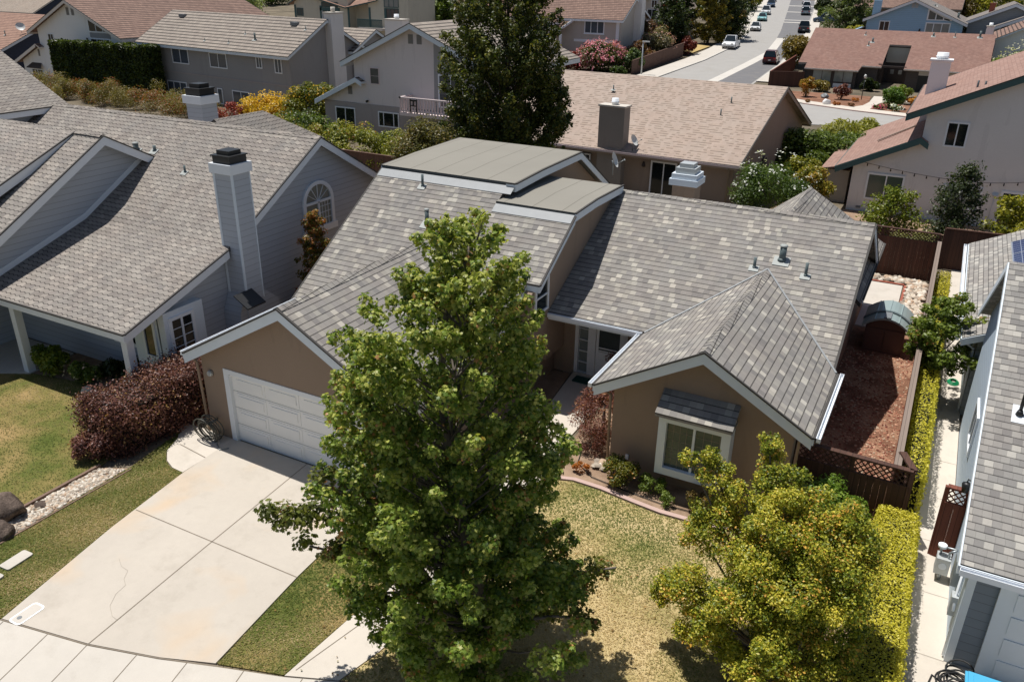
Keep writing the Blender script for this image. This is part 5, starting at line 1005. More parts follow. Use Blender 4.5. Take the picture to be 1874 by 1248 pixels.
far_gable("house with a brown tile roof peeking out at the top left of centre", (-160, 190), (-120, 190), 10, 10, 11, 6, "tile_brown", "stucco_cream", "trim_white", z0=4)
# ================================================================ GROUND AND PAVING
def ground():
    xs = [-1500, -500, -250, -120, -60, -30, 0, 30, 80, 200, 600, 1500]; ys = [-300, -60, 0, 30, 60, 80]+list(range(100, 240, 5))+[260, 320, 500, 1000, 2500]
    V = [(x, y, hT(y)) for y in ys for x in xs]; n = len(xs); F = [(j*n+i, j*n+i+1, (j+1)*n+i+1, (j+1)*n+i) for j in range(len(ys)-1) for i in range(n-1)]
    me = bpy.data.meshes.new("ground"); me.from_pydata(V, [], F); me.update(); o = link(me, "ground", [M["dry_ground"]]); o["kind"] = "structure"
ground()
def strip(name, Lp, Rp, lift, mat, step=4.0):
    """paving between two polylines (same count), draped on the terrain"""
    m = MB(); pl = []; pr = []
    for i in range(len(Lp)-1):
        k = max(1, int(abs(Lp[i+1][1]-Lp[i][1])/step)+1)
        for j in range(k):
            f = j/k; pl.append((Lp[i][0]*(1-f)+Lp[i+1][0]*f, Lp[i][1]*(1-f)+Lp[i+1][1]*f)); pr.append((Rp[i][0]*(1-f)+Rp[i+1][0]*f, Rp[i][1]*(1-f)+Rp[i+1][1]*f))
    pl.append(Lp[-1]); pr.append(Rp[-1]); P = lambda p: (p[0], p[1], hT(p[1])+lift)
    for i in range(len(pl)-1): m.face([P(pl[i]), P(pr[i]), P(pr[i+1]), P(pl[i+1])])
    o = m.build(name, M[mat]); o["kind"] = "structure"; return o
cL = [(-35.5, 90), (-34.9, 100), (-34.5, 106.3), (-33.6, 121.9), (-33.8, 134.9), (-35.2, 151.9), (-37.6, 165.2), (-41.5, 189.6), (-46.9, 221.8), (-54.6, 264.7)]
cR = [(-21.5, 90), (-22.4, 100), (-22.7, 106.3), (-23.2, 121.9), (-24.3, 134.9), (-25.8, 151.9), (-27.4, 165.2), (-30.9, 189.6), (-35.6, 221.8), (-42.8, 264.7)]
sm = [(-29.5, 90), (-28.6, 100), (-28.2, 106.3), (-27.9, 121.9), (-27.9, 134.9), (-30.0, 151.9), (-32.0, 165.2), (-36.2, 189.6), (-41.8, 221.8), (-49.6, 264.7)]
sh = lambda P, d: [(x+d, y) for x, y in P]
strip("road", cL, cR, .02, "asphalt_light"); strip("road_patch", sh(sm, 0), sh(cR, -.3), .026, "asphalt"); strip("road_seam", sh(sm[:6], 0), sh(sm[:6], 1.3), .032, "seam_pale")
for (y, w) in ((152, 1.6), (181, 1.2), (186, 1.0), (205, 1.2), (222, 1.5)):
    f = lambda P, yy: np.interp(yy, [p[1] for p in P], [p[0] for p in P]); strip("road_seam", [(f(sm, y), y), (f(sm, y+w), y+w)], [(f(cR, y)-.3, y), (f(cR, y+w)-.3, y+w)], .036, "seam_pale")
strip("pavement", sh(cL, -2.9), sh(cL, -.18), .14, "concrete_pale"); strip("pavement", sh(cR[2:], .18), sh(cR[2:], 1.9), .14, "concrete_pale")
def kerb(P, d0, d1, name="kerb"):
    m = MB()
    for i in range(len(P)-1):
        a = P[i]; b = P[i+1]; m.prism([(a[0]+d0, a[1], hT(a[1])), (b[0]+d0, b[1], hT(b[1])), (b[0]+d1, b[1], hT(b[1])), (a[0]+d1, a[1], hT(a[1]))], (0, 0, .143))
    o = m.build(name, M["seam_pale"]); o["kind"] = "structure"
kerb(cL, -.18, 0); kerb(cR[2:], 0, .18)
# cross street in front of the red roofed house
flat("side_road", [(-34, 73), (-6, 80.5), (14, 82), (14, 88), (-4.2, 88.2), (-9.4, 89.7), (-14.6, 92), (-22, 96), (-36, 100)], .045, "asphalt_light")
flat("pavement", [(-14.6, 92.2), (-9.4, 89.9), (-4.2, 88.4), (14, 88.2), (14, 90), (-4.2, 90.4), (-9.4, 91.9), (-14.6, 94.2), (-20, 98), (-20.6, 97)], .14, "concrete_walk", .14)
flat("kerb_face", [(-14.6, 92.0), (-9.4, 89.7), (-4.2, 88.2), (14, 88.0), (14, 88.18), (-4.2, 88.38), (-9.4, 89.88), (-14.6, 92.18)], .146, "kerb_pink", .14)
flat("mulch_bed", [(-14.6, 94.2), (-9.9, 92.1), (-8.9, 94.0), (-8.6, 97), (-8.9, 100.5), (-9.0, 107), (-18.5, 107), (-20, 99)], .09, "mulch_brown", .09)
flat("mulch_bed", [(-8.0, 91.5), (-4.2, 90.4), (-3.6, 94), (-3.8, 97), (-6.5, 98.6), (-7.6, 96.5)], .09, "mulch_brown", .09)
flat("front_path", [(-9.9, 92.0), (-8.0, 91.4), (-7.6, 96.5), (-6.7, 99.5), (-6.7, 112.6), (-8.9, 112.6), (-8.6, 97), (-8.9, 94)], .11, "concrete_walk", .1)
flat("garage_drive", [(-3.6, 90.3), (3, 90), (3, 107.6), (-5, 107.6), (-5.2, 99.5), (-3.9, 97.2)], .1, "concrete_pale", .1)
flat("dry_lawn", [(-40.6, 128.5, hT(128.5)+.16), (-37.4, 128, hT(128)+.16), (-37.2, 137, hT(137)+.16), (-41, 139, hT(139)+.16)], 0, "dry_lawn")
# own drive, pavement, walk
drive = [(-15.1, 6.50), (-12.96, 6.90), (-11.46, 7.33), (-10.41, 7.74), (-10.72, 10.4), (-10.95, 13.96), (-16.22, 13.96), (-16.12, 12.1), (-15.75, 9.6)]
flat("driveway", drive, .05, "concrete_drive", .05)
pad = [(-16.14, 12.05), (-16.19, 13.96), (-17.2, 13.96), (-18.3, 13.9), (-17.62, 13.2), (-17.36, 12.6), (-16.95, 12.25), (-16.55, 12.08)]
flat("driveway_pad", pad, .046, "concrete_walk", .05)
def lines(name, segs, w, z, mat="joint"):
    m = MB()
    for s in segs:
        for a, b in zip(s[:-1], s[1:]):
            a = Vector((a[0], a[1], z)); b = Vector((b[0], b[1], z)); d = (b-a).normalized(); n = Vector((d.y, -d.x, 0))*w/2; m.face([a-n, a+n, b+n, b-n][::-1] if False else [a+n, b+n, b-n, a-n])
    o = m.build(name, M[mat]); o["kind"] = "structure"
lines("driveway_joint", [[(-12.96, 6.90), (-13.25, 10.2), (-13.55, 13.95)], [(-15.82, 10.33), (-10.70, 10.36)], [(-17.3, 13.0), (-16.17, 12.85)]], .025, .0545)
lines("driveway_crack", [[(-14.62, 8.9), (-14.35, 8.75), (-14.1, 8.72), (-13.95, 8.5), (-13.75, 8.38), (-13.7, 8.1), (-13.5, 7.8), (-13.2, 7.62), (-13.02, 7.6)]], .008, .0545, "crack")
top = [(-24, 4.3), (-19, 5.3), (-15.1, 6.45), (-12.96, 6.85), (-11.46, 7.28), (-10.31, 7.69), (-9.05, 8.11), (-8.08, 8.52), (-6, 9.25), (-3, 10.1), (4, 11.2)]
flat("front_pavement", top+[(p[0]+.5, p[1]-1.9) for p in top[::-1]], .046, "concrete_pale", .05)
lines("pavement_joint", [[(a, b), (a+.45, b-1.75)] for a, b in ((-16.6, 6.0), (-15.0, 6.46), (-13.9, 6.68), (-12.96, 6.86), (-11.9, 7.16), (-10.9, 7.5), (-9.8, 7.86), (-8.7, 8.25))]+[[(p[0]+.33, p[1]-1.2) for p in top]], .018, .0505)
lines("driveway_edge_joint", [[(p[0], p[1]+.02) for p in top[2:6]]], .03, .0545)
flat("road_near", [(p[0]+.5, p[1]-2.1) for p in top]+[(6, -20), (-60, -20), (-60, 2)], .02, "asphalt_light")
flat("kerb", [(p[0]+.5, p[1]-1.9) for p in top]+[(p[0]+.5, p[1]-2.1) for p in top[::-1]], .05, "concrete_pale", .06)
walk = [(-9.05, 8.15), (-8.08, 8.56), (-7.85, 9.5), (-7.72, 10.6), (-7.6, 12.5), (-7.7, 15), (-7.75, 17.5), (-7.95, 18.8), (-7.95, 20), (-8.3, 22.6), (-9.6, 22.6), (-9.3, 20), (-8.9, 18), (-8.75, 15), (-8.6, 12.5), (-8.75, 10.9), (-8.92, 10)]
flat("front_walk", walk, .045, "concrete_walk", .05)
lines("walk_joint", [[(-8.85, 10.05), (-7.78, 10.0)], [(-8.66, 12), (-7.62, 12)], [(-8.7, 14.2), (-7.68, 14.2)], [(-8.9, 18.1), (-7.8, 17.9)], [(-8.95, 8.35), (-8.6, 10.05), (-8.5, 12.5), (-8.6, 15)]], .02, .0495)
flat("entry_slab", [(-9.65, 22.55), (-7.7, 22.55), (-7.7, 22.9), (-9.65, 22.9)], .09, "concrete_walk", .1)
# lawns
LN = {"strip": [(-17.42, 6.0), (-15.13, 6.5), (-15.77, 9.6), (-16.13, 12.05), (-16.6, 12.06), (-17.0, 12.25), (-17.38, 12.6), (-17.64, 13.2), (-17.9, 13.6), (-17.55, 11.6)],
      "mid": [(-10.38, 7.76), (-9.07, 8.17), (-8.94, 10), (-8.77, 10.9), (-8.62, 12.5), (-8.77, 15), (-8.9, 17.8), (-10.25, 18.2), (-10.3, 14.0), (-10.93, 13.9), (-10.7, 10.4)],
      "right": [(-8.06, 8.58), (-5.9, 9.3), (-3, 10.15), (.3, 10.7), (.3, 14), (-.8, 16.3), (-2.2, 16.7), (-3.3, 16.52), (-4.5, 16.46), (-5.2, 16.55), (-6.2, 16.7), (-6.96, 16.72), (-7.6, 16.5), (-7.58, 12.5), (-7.7, 10.6), (-7.83, 9.5)],
      "left": [(-30, 4.0), (-24, 4.4), (-18.25, 5.6), (-18.28, 11.2), (-18.9, 13.2), (-21.5, 14.4), (-25.0, 13.75), (-26.6, 12.8), (-30, 12)]}
lawns = []
for k, g in (("strip", "lawn_green"), ("mid", "lawn_green"), ("right", "lawn"), ("left", "lawn_green")):
    flat("lawn", LN[k], .03, g, .03)
def in_poly(P, x, y):
    P = np.array(P); c = np.zeros(len(x), bool); j = len(P)-1
    for i in range(len(P)):
        k = ((P[i, 1] > y) != (P[j, 1] > y)) & (x < (P[j, 0]-P[i, 0])*(y-P[i, 1])/(P[j, 1]-P[i, 1]+1e-12)+P[i, 0]); c ^= k; j = i
    return c
def scatter(poly, n, rng):
    P = np.array(poly); lo = P.min(0); hi = P.max(0); x = rng.uniform(lo[0], hi[0], n*3); y = rng.uniform(lo[1], hi[1], n*3); k = in_poly(poly, x, y); return x[k][:n], y[k][:n]
def pnoise(x, y, sc, seed):
    r = np.random.default_rng(seed); v = np.zeros_like(x)
    for i in range(7):
        a = r.uniform(0, 6.28); f = sc*(1.5**i)*.6; v += np.sin(x*math.cos(a)*f+y*math.sin(a)*f+r.uniform(0, 6.28))/(1.25**i)
    return v/3
def grass(label, keys, n, seed, dry, br=1.0):
    rng = np.random.default_rng(seed); X = []; Y = []
    for k in keys: x, y = scatter(LN[k], n, rng); X.append(x); Y.append(y)
    x = np.concatenate(X); y = np.concatenate(Y); m = len(x); P = np.stack([x, y, np.full(m, .045)], 1); a = rng.uniform(0, 6.28, m)
    N = np.stack([np.cos(a)*.5, np.sin(a)*.5, rng.uniform(.5, 1.2, m)], 1)
    f = np.clip(pnoise(x, y, 1.3, seed)*.5+dry+(.3*np.exp(-((x+4.2)**2/5+(y-12.6)**2/6))-.42*np.exp(-((x+6.4)**2/4+(y-16)**2/2.5)) if seed == 3 else 0)+rng.normal(size=m)*.16, 0, .999); pal = np.array([lc(82, 100, 36), lc(106, 118, 50), lc(142, 136, 82), lc(182, 160, 114), lc(202, 182, 140)]); q = f*4; i = q.astype(int); C = pal[i]*(1-(q-i)[:, None])+pal[np.minimum(i+1, 4)]*(q-i)[:, None]
    o = leaf_object("grass", P, N, rng.uniform(.04, .075, m), C*br*(.85+.3*rng.random((m, 1))), 'long', "leaf_dull", None, (0, 0, 0), seed=seed); tag(o, label, None, None, "stuff")
grass("short patchy lawn grass turning dry and straw coloured around the trees", ["right"], 60000, 3, .62)
grass("short green lawn grass beside the concrete driveway", ["strip", "mid"], 26000, 4, .44, .95)
grass("green lawn grass with a dry patch before the blue grey house", ["left"], 34000, 5, .42, .74)
# beds, mulch, path
flat("planting_bed", [(-7.7, 17.2), (-7.6, 16.6), (-6.96, 16.85), (-6.18, 16.83), (-5.2, 16.68), (-4.5, 16.6), (-3.3, 16.66), (-2.2, 16.84), (-.6, 16.5), (.4, 16), (.4, 18.3), (-1.8, 18.3), (-1.85, 17.88), (-6.4, 17.88), (-6.4, 22.5), (-7.7, 22.5), (-7.85, 20), (-7.85, 18.8)], .02, "soil", .02)
flat("planting_bed", [(-1.6, 11.0), (.35, 11.0), (.35, 15.5), (-.9, 15.4), (-1.4, 13)], .036, "soil", .03)
flat("planting_bed", [(-10.3, 18.2), (-8.95, 18.0), (-9.35, 20), (-9.65, 22.5), (-10.3, 22.5)], .02, "soil", .02)
k = MB(); ke = [(-7.62, 16.62), (-6.96, 16.83), (-6.18, 16.81), (-5.2, 16.66), (-4.5, 16.58), (-3.3, 16.63), (-2.2, 16.82), (-1.2, 16.7)]
for a, b in zip(ke[:-1], ke[1:]): k.prism([(a[0], a[1]-.07, 0), (b[0], b[1]-.07, 0), (b[0], b[1]+.07, 0), (a[0], a[1]+.07, 0)], (0, 0, .06))
o = k.build("bed_edging", M["kerb_pink"]); tag(o, "pinkish concrete edging strip between patchy lawn and planting bed", "edging")
k = MB(); k.tube([(-7.4, 18.4, .05), (-7.2, 17.6, .05), (-6.6, 17.15, .05), (-5.6, 17.0, .05), (-4.6, 16.9, .05), (-3.6, 16.95, .05)], .012, 0, 6); tag(k.build("irrigation_pipe", M["rubber_black"]), "thin black drip line lying on the bed soil below the box window", "pipe")
flat("mulch_yard", [(-1.85, 18.45), (.4, 18.4), (.4, 31.6), (-1.85, 31.6)], .03, "mulch", .03)
flat("patio", [(-1.9, 31.7), (-.55, 31.7), (-.6, 37.3), (-2.3, 37.3)], .06, "concrete_pale", .06)
k = MB(); k.box((-.55, 31.7, 0), (-.45, 37.5, .09)); k.box((-2.3, 37.35, 0), (-.45, 37.5, .09)); tag(k.build("brick_edging", M["brick_red"]), "red brick edging around the small concrete patio", "edging")
flat("side_path", [(1.02, 6), (2.05, 6), (2.0, 14.7), (1.93, 20), (1.93, 25.8), (1.88, 41), (1.2, 41), (1.1, 26), (1.08, 19.6), (1.15, 14)], .05, "concrete_walk", .05)
lines("path_joint", [[(1.05, y), (1.95, y)] for y in (12.4, 14.6, 16.6, 18.6, 20.6, 22.6, 25, 28, 31, 34)], .015, .0545, "crack")
flat("drive_right", [(2.05, 5), (7, 5), (7, 14.65), (2.0, 14.65)], .04, "concrete_pale", .04)
flat("porch_walk", [(-30, 11.9), (-26.5, 12.9), (-25.0, 13.7), (-25.2, 15.4), (-30, 15.4)], .05, "concrete_pale", .05)
flat("porch_bed", [(-25.0, 13.8), (-21.5, 14.45), (-19.9, 14.6), (-19.9, 15.5), (-25.1, 15.5)], .025, "soil", .02)
flat("gravel_bed", [(-18.25, 5.6), (-17.45, 6.0), (-17.56, 11.5), (-18.25, 11.15)], .03, "soil", .03)
tag(MB().box((-18.32, 5.6, 0), (-18.24, 11.2, .1)).build("timber_edging", M["timber_edge"]), "weathered timber board edging between dry lawn and gravel strip", "edging")
tag(MB().box((-17.46, 6.0, 0), (-17.42, 11.5, .06)).build("timber_edging", M["timber_edge"]), "thin edging between the gravel strip and the green lawn strip by the driveway", "edging")
flat("backyard", [(-33, 31.6), (-1.2, 31.6), (-1.2, 38.4), (-33, 38.4)], .02, "soil", .02)
flat("backyard", [(-8.5, 41.5), (8, 41.5), (8, 49.6), (-8.5, 49.6)], .02, "soil", .02)
# pebbles
def pebbles(name, label, poly, n, s0, s1, z, mats, seed, piles=None):
    rng = np.random.default_rng(seed); x, y = scatter(poly, n, rng); V = []; F = []; mi = []
    B = [(0, 0, 1), (.8, 0, .35), (.25, .76, .35), (-.65, .47, .35), (-.65, -.47, .35), (.25, -.76, .35), (1, .2, -.3), (.1, 1, -.3), (-.9, .5, -.3), (-.8, -.6, -.3), (.3, -.95, -.3)]
    T = [(0, 1, 2), (0, 2, 3), (0, 3, 4), (0, 4, 5), (0, 5, 1), (1, 6, 2), (2, 6, 7), (2, 7, 3), (3, 7, 8), (3, 8, 4), (4, 8, 9), (4, 9, 5), (5, 9, 10), (5, 10, 1), (1, 10, 6)]
    for i in range(len(x)):
        s = rng.uniform(s0, s1); a = rng.uniform(0, 6.28); sx, sy, sz = s*rng.uniform(.8, 1.3), s*rng.uniform(.6, 1), s*rng.uniform(.4, .65); b = len(V); zz_ = z+rng.random()*s*.5
        for p in B:
            px, py = p[0]*sx, p[1]*sy; V.append((x[i]+px*math.cos(a)-py*math.sin(a), y[i]+px*math.sin(a)+py*math.cos(a), zz_+p[2]*sz))
        F += [tuple(b+q for q in t) for t in T]; mi += [int(rng.integers(len(mats)))]*len(T)
    me = bpy.data.meshes.new(name); me.from_pydata(V, [], F); me.update(); me.polygons.foreach_set("material_index", mi); me.polygons.foreach_set("use_smooth", [True]*len(F))
    o = link(me, name, [M[k] for k in mats]); tag(o, label, None, None, "stuff"); return o
PB = ["pebble_"+c for c in "abcde"]
pebbles("gravel", "pale pebbles filling the strip beside the timber edging", [(-18.2, 5.8), (-17.48, 6.1), (-17.56, 11.4), (-18.2, 11.1)], 2600, .025, .06, .04, PB, 11)
pebbles("river_rock", "pale river stones along the back fence and right fence of the side yard", [(-.42, 31.8), (.32, 31.8), (.3, 38.3), (-2.1, 38.3), (-2.1, 37.6), (-.42, 37.6)], 520, .07, .15, .06, PB, 12)
pebbles("mulch_chips", "loose bark chips over the red brown side yard", [(-1.8, 18.5), (.38, 18.5), (.38, 29.4), (-1.8, 29.4)], 2600, .015, .045, .035, ["mulch_a", "mulch_b", "pebble_e", "mulch_c"], 13) if "mulch_a" in M else None
# ================================================================ FENCES
fence("dark stained back fence with lattice top at the end of the river stone yard", (-6.5, 38.75), (.42, 38.6), 2.15, "fence_dark", 2.3, .38, side=1)
fence("long dark side fence with broad weathered cap between mulch yard and clipped hedge", (.42, 18.45), (.42, 38.55), 1.85, "fence_red", 2.5, 0, capmat="fence_grey", side=-1)
fence("dark lattice topped gate fence between the taupe house wing and the hedge", (-1.82, 18.4), (.78, 18.3), 1.9, "fence_dark", 1.3, .42, side=1)
fence("short dark lattice return panel beside the gate fence corner", (.8, 18.35), (.5, 19.1), 1.9, "fence_dark", .8, .42, side=1)
fence("narrow reddish lattice topped gate against the pale blue side wall", (1.5, 18.05), (1.93, 18.03), 1.9, "fence_red", .45, .4, side=1)
fence("plain dark fence closing the end of the concrete side path", (.6, 40.8), (6, 41.2), 1.9, "fence_dark", 2.4, 0)
fence("brown board fence along the street pavement by the pink oleander", (-38.4, 105), (-37.6, 124, hT(124)), 2.0, "fence_brown", 2.5, 0)
fence("dark fence end facing the cross street beside the low dark house", (-20.6, 103.6), (-17.0, 105.2), 1.9, "fence_dark", 1.3, 0)
fence("dark fence running back along the street beside the red brown roof", (-20.6, 103.7), (-20.4, 118, hT(118)), 1.9, "fence_red", 2.4, 0)
fence("reddish fence stub between the white house and the grey house", (-76.2, 59.5), (-73.6, 60.3), 1.9, "fence_red", 1.3, 0)
fence("dark low fence behind the navy house, seen over the wavy roof", (-99, 58.5), (-95.6, 59.5), 1.9, "fence_brown", 1.7, 0)
fence("brown fence behind the hedge row between blue grey house and pink house", (-48, 41.2), (-20, 40.6), 1.8, "fence_brown", 2.4, 0)
fence("small dark fence between garage gable and the left neighbour's chimney", (-19.2, 19.9), (-17.3, 19.9), 1.7, "fence_dark", 1.0, 0)
wf = thing("fence", "black metal picket fence at the far corner of the tan bungalow", "fence", (-9.6, 62.6, 0))
m = MB()
for z in (.25, .75, 1.2): m.box((-9.7, 62.6, z), (-6.4, 62.64, z+.05))
m.build("rail", M["black_metal"], wf)
m = MB()
for i in range(14): m.box((-9.7+.25*i, 62.58, 0), (-9.66+.25*i, 62.62, 1.3))
m.build("panel", M["black_metal"], wf)
# ================================================================ YARD OBJECTS
sd = thing("garden_shed", "low brown shed with curved grey green metal roof in the mulch yard", "shed", (-.75, 30.3, 0))
MB().box((-1.36, 29.5, 0), (-.06, 31.2, .95)).build("wall", M["shed_wall"], sd)
r = MB(); N_ = 12
for i in range(N_):
    a0 = -1+2*i/N_; a1 = -1+2*(i+1)/N_; x0, x1 = -.71+.78*a0, -.71+.78*a1; z0_, z1_ = 1.0+.38*(1-a0*a0), 1.0+.38*(1-a1*a1); r.prism([(x0, 29.35, z0_), (x1, 29.35, z1_), (x1, 29.35, z1_-.07), (x0, 29.35, z0_-.07)], (0, 2.0, 0))
for x in (-1.1, -.71, -.32):
    z_ = 1.0+.38*(1-((x+.71)/.78)**2); r.box((x-.015, 29.34, z_-.02), (x+.015, 31.36, z_+.025))
so_ = r.build("roof", M["shed_roof"], sd)
r = MB()
for i in range(N_):
    a0 = -1+2*i/N_; a1 = -1+2*(i+1)/N_; x0, x1 = -.71+.8*a0, -.71+.8*a1; z0_, z1_ = 1.02+.38*(1-a0*a0), 1.02+.38*(1-a1*a1); r.prism([(x0, 30.0, z0_+.03), (x1, 30.0, z1_+.03), (x1, 30.0, z1_-.03), (x0, 30.0, z0_-.03)], (0, .12, 0))
r.build("roof_rib", M["shed_roof_dark"], so_)
MB().box((-.82, 29.36, 1.33), (-.6, 29.95, 1.42)).build("roof_vent", M["steel_grey"], so_)
g = MB(); g.prism([(-1.36, 29.49, .95), (-.06, 29.49, .95), (-.3, 29.49, 1.2), (-.71, 29.49, 1.3), (-1.1, 29.49, 1.2)], (0, .05, 0)); g.box((-1.3, 29.47, .05), (-.73, 29.5, .92)); g.box((-.69, 29.47, .05), (-.12, 29.5, .92)); g.build("door", M["shed_wall"], sd)
hc = thing("hose_coil", "coil of dark garden hose hung at the left pier of the garage", "hose", (-16.75, 13.6, 0)); m = MB(); rng = random.Random(5)
for i in range(9):
    c = Vector((-16.75+rng.uniform(-.05, .05), 13.72-.035*i, .42+rng.uniform(-.05, .04))); rr = .36+rng.uniform(-.06, .05); ti = rng.uniform(-.16, .16)
    m.tube([c+Vector((rr*math.cos(t), ti*math.cos(t)*rr*.6-.18*math.sin(t)*rr, rr*.98*math.sin(t))) for t in np.linspace(0, 2*math.pi, 25)], .016, 0, 6)
m.build("hose", M["hose_grey"], hc)
m = MB(); m.tube([(-16.75, 13.92, .55), (-16.75, 13.6, .55)], .04, 0, 8); m.tube([(-16.4, 13.5, .07), (-16.1, 13.3, .065), (-15.95, 13.5, .065)], .016, 0, 6); m.build("hook", M["galvanised"], hc)
def boulder(label, c, r, seed, mat="boulder", group="boulders on the gravel strip"):
    import bmesh
    bm = bmesh.new(); bmesh.ops.create_icosphere(bm, subdivisions=4, radius=1); rg = np.random.default_rng(seed); K = rg.normal(size=(7, 3)); K /= np.linalg.norm(K, axis=1, keepdims=True); D = rg.uniform(.55, .85, 7); ph = rg.uniform(0, 6, 6); fr = rg.normal(size=(6, 3))*3.4
    for v in bm.verts:
        p = np.array(v.co); s = 1.0
        for k, d in zip(K, D): s = min(s, d/max(1e-3, p@k)) if p@k > d else s
        s *= 1+.035*sum(math.sin(p@f+q) for f, q in zip(fr, ph))/1.5; v.co = Vector((p[0]*s*r[0], p[1]*s*r[1], p[2]*s*r[2]))
    me = bpy.data.meshes.new("boulder"); bm.to_mesh(me); bm.free(); me.polygons.foreach_set("use_smooth", [True]*len(me.polygons)); o = link(me, "boulder", [M[mat]]); o.location = (c[0], c[1], r[2]*.55); tag(o, label, "boulder", group); return o
boulder("large dark brown boulder on the pale gravel, touching the lawn edging", (-18.35, 8.75), (.52, .42, .38), 1); boulder("smaller dark rounded boulder nearer the lawn strip, below the large boulder", (-17.75, 8.15), (.32, .28, .24), 2)
boulder("dark low rock at the left frame edge beside the stepping stones", (-16.1, 6.55), (.35, .3, .16), 3)
boulder("flat grey stone behind the large brown boulder on the gravel", (-18.0, 9.35), (.2, .16, .08), 6)
def slab_thing(name, label, cat, c, w, d, rz, h, mat, z=0.03, group=None):
    u = Vector((math.cos(rz), math.sin(rz), 0)); n = Vector((u.y, -u.x, 0)); m = MB(); b = .05; C0 = Vector((c[0], c[1], z)); P = []
    for (sx, sy) in ((-1, -1), (1, -1), (1, 1), (-1, 1)):
        for k in range(4):
            a = math.pi*(1 if sx < 0 else 0); 
            ang = {(-1, -1): math.pi, (1, -1): 1.5*math.pi, (1, 1): 0, (-1, 1): .5*math.pi}[(sx, sy)]+math.pi/2*k/3; P.append(C0+u*(sx*(w/2-b)+b*math.cos(ang))+n*(sy*(d/2-b)+b*math.sin(ang)))
    m.prism(P, (0, 0, h)); o = m.build(name, M[mat]); tag(o, label, cat, group); return o
slab_thing("stepping_stone", "upper pale square stepping stone set in the green lawn strip", "stepping stone", (-16.55, 7.75), .32, .62, .05, .05, "concrete_pale", group="stepping stones in the lawn strip")
slab_thing("stepping_stone", "lower pale stepping stone in the lawn strip, cut by the frame edge", "stepping stone", (-16.42, 7.05), .32, .5, .05, .05, "concrete_pale", group="stepping stones in the lawn strip")
uc = thing("utility_cover", "pale oval edged utility box lid in the driveway by the pavement", "utility cover", (-14.78, 6.83, .05))
def rr_plate(cx, cy, w, d, z0, z1, rz, r=.09):
    P = []; u = Vector((math.cos(rz), math.sin(rz), 0)); n = Vector((-u.y, u.x, 0))
    for (sx, sy, a0) in ((1, 1, 0), (-1, 1, 90), (-1, -1, 180), (1, -1, 270)):
        for k in range(6): t = math.radians(a0+18*k); P.append(Vector((cx, cy, z0))+u*(sx*(w/2-r)+r*math.cos(t))+n*(sy*(d/2-r)+r*math.sin(t)))
    return MB().prism(P, (0, 0, z1-z0))
rr_plate(-14.78, 6.83, .34, .62, .048, .058, .02).build("frame", M["door_white"], uc); rr_plate(-14.78, 6.83, .26, .54, .05, .062, .02, .06).build("lid", M["cover_concrete"], uc)
m = MB(); m.tube([(-14.8, 6.68, .062), (-14.8, 6.68, .066)], .05, 0, 14); m.build("reader", M["steel_grey"], uc)
gm = thing("gas_meter", "grey gas meter with pipes beside the narrow gate on the side path", "gas meter", (1.72, 17.3, .05))
MB().box((1.58, 17.1, .25), (1.86, 17.4, .65)).build("meter_body", M["pale_metal"], gm)
m = MB(); m.tube([(1.64, 17.3, .65), (1.64, 17.3, .85), (1.9, 17.3, .85), (1.96, 17.3, .85)], .025, 0, 8); m.tube([(1.8, 17.2, .65), (1.8, 17.2, .8), (1.92, 17.2, .9)], .025, 0, 8); m.tube([(1.64, 17.45, .05), (1.64, 17.45, .8)], .022, 0, 8); m.tube([(1.72, 17.2, .06), (1.72, 17.2, .26)], .04, 0, 8); m.build("pipe", M["galvanised"], gm)
m = MB(); m.tube([(1.64, 17.3, .83), (1.64, 17.3, .9)], .09, 0, 14); m.tube([(1.72, 17.09, .47), (1.72, 17.11, .47)], .08, 0, 14); m.build("regulator", M["trim_white"], gm)
hg = thing("hose_coil", "small bright green hose coil lying on the concrete side path", "hose", (1.66, 28.1, .05)); m = MB()
for i in range(4): m.tube([(1.66+(.17-.02*i)*math.cos(t), 28.1+(.24-.03*i)*math.sin(t), .07+.02*i) for t in np.linspace(0, 6.283, 20)], .016, 0, 6)
m.build("hose", M["hose_green"], hg)
hb_ = thing("hose_coil", "tangled black hose pile at the foot of the slate garage front", "hose", (2.15, 14.1, .05)); m = MB(); rng = random.Random(3)
for i in range(8):
    cx, cy, rr = 2.12+rng.uniform(-.1, .12), 14.05+rng.uniform(-.15, .2), rng.uniform(.12, .28); tl = rng.uniform(-.3, .3); m.tube([(cx+rr*math.cos(t), cy+rr*math.sin(t), .09+.03*i+tl*rr*math.sin(t+i)) for t in np.linspace(0, 6.283, 20)], .018, 0, 6)
m.tube([(1.9, 14.0, .07), (1.75, 14.1, .07), (1.7, 13.85, .07), (1.8, 13.7, .07), (2.0, 13.75, .07)], .018, 0, 6); m.build("hose", M["rubber_black"], hb_)
bn = thing("recycling_bin", "light blue wheeled bin with lid in front of the slate garage wall", "bin", (2.45, 13.2, .04)); dx, dy = -.08, -.5
m = MB(); m.prism([(2.34+dx, 13.34+dy, .06), (2.76+dx, 13.34+dy, .06), (2.76+dx, 13.76+dy, .06), (2.34+dx, 13.76+dy, .06)], (0, 0, .9)); m.build("body", M["bin_blue"], bn)
m = MB(); m.box((2.22+dx, 13.2+dy, .96), (2.88+dx, 13.92+dy, 1.0)); m.prism([(2.26+dx, 13.24+dy, 1.0), (2.84+dx, 13.24+dy, 1.0), (2.84+dx, 13.88+dy, 1.0), (2.26+dx, 13.88+dy, 1.0)], (0, 0, .05)); m.box((2.34+dx, 13.3+dy, 1.05), (2.76+dx, 13.8+dy, 1.075)); m.build("lid", M["bin_blue"], bn)
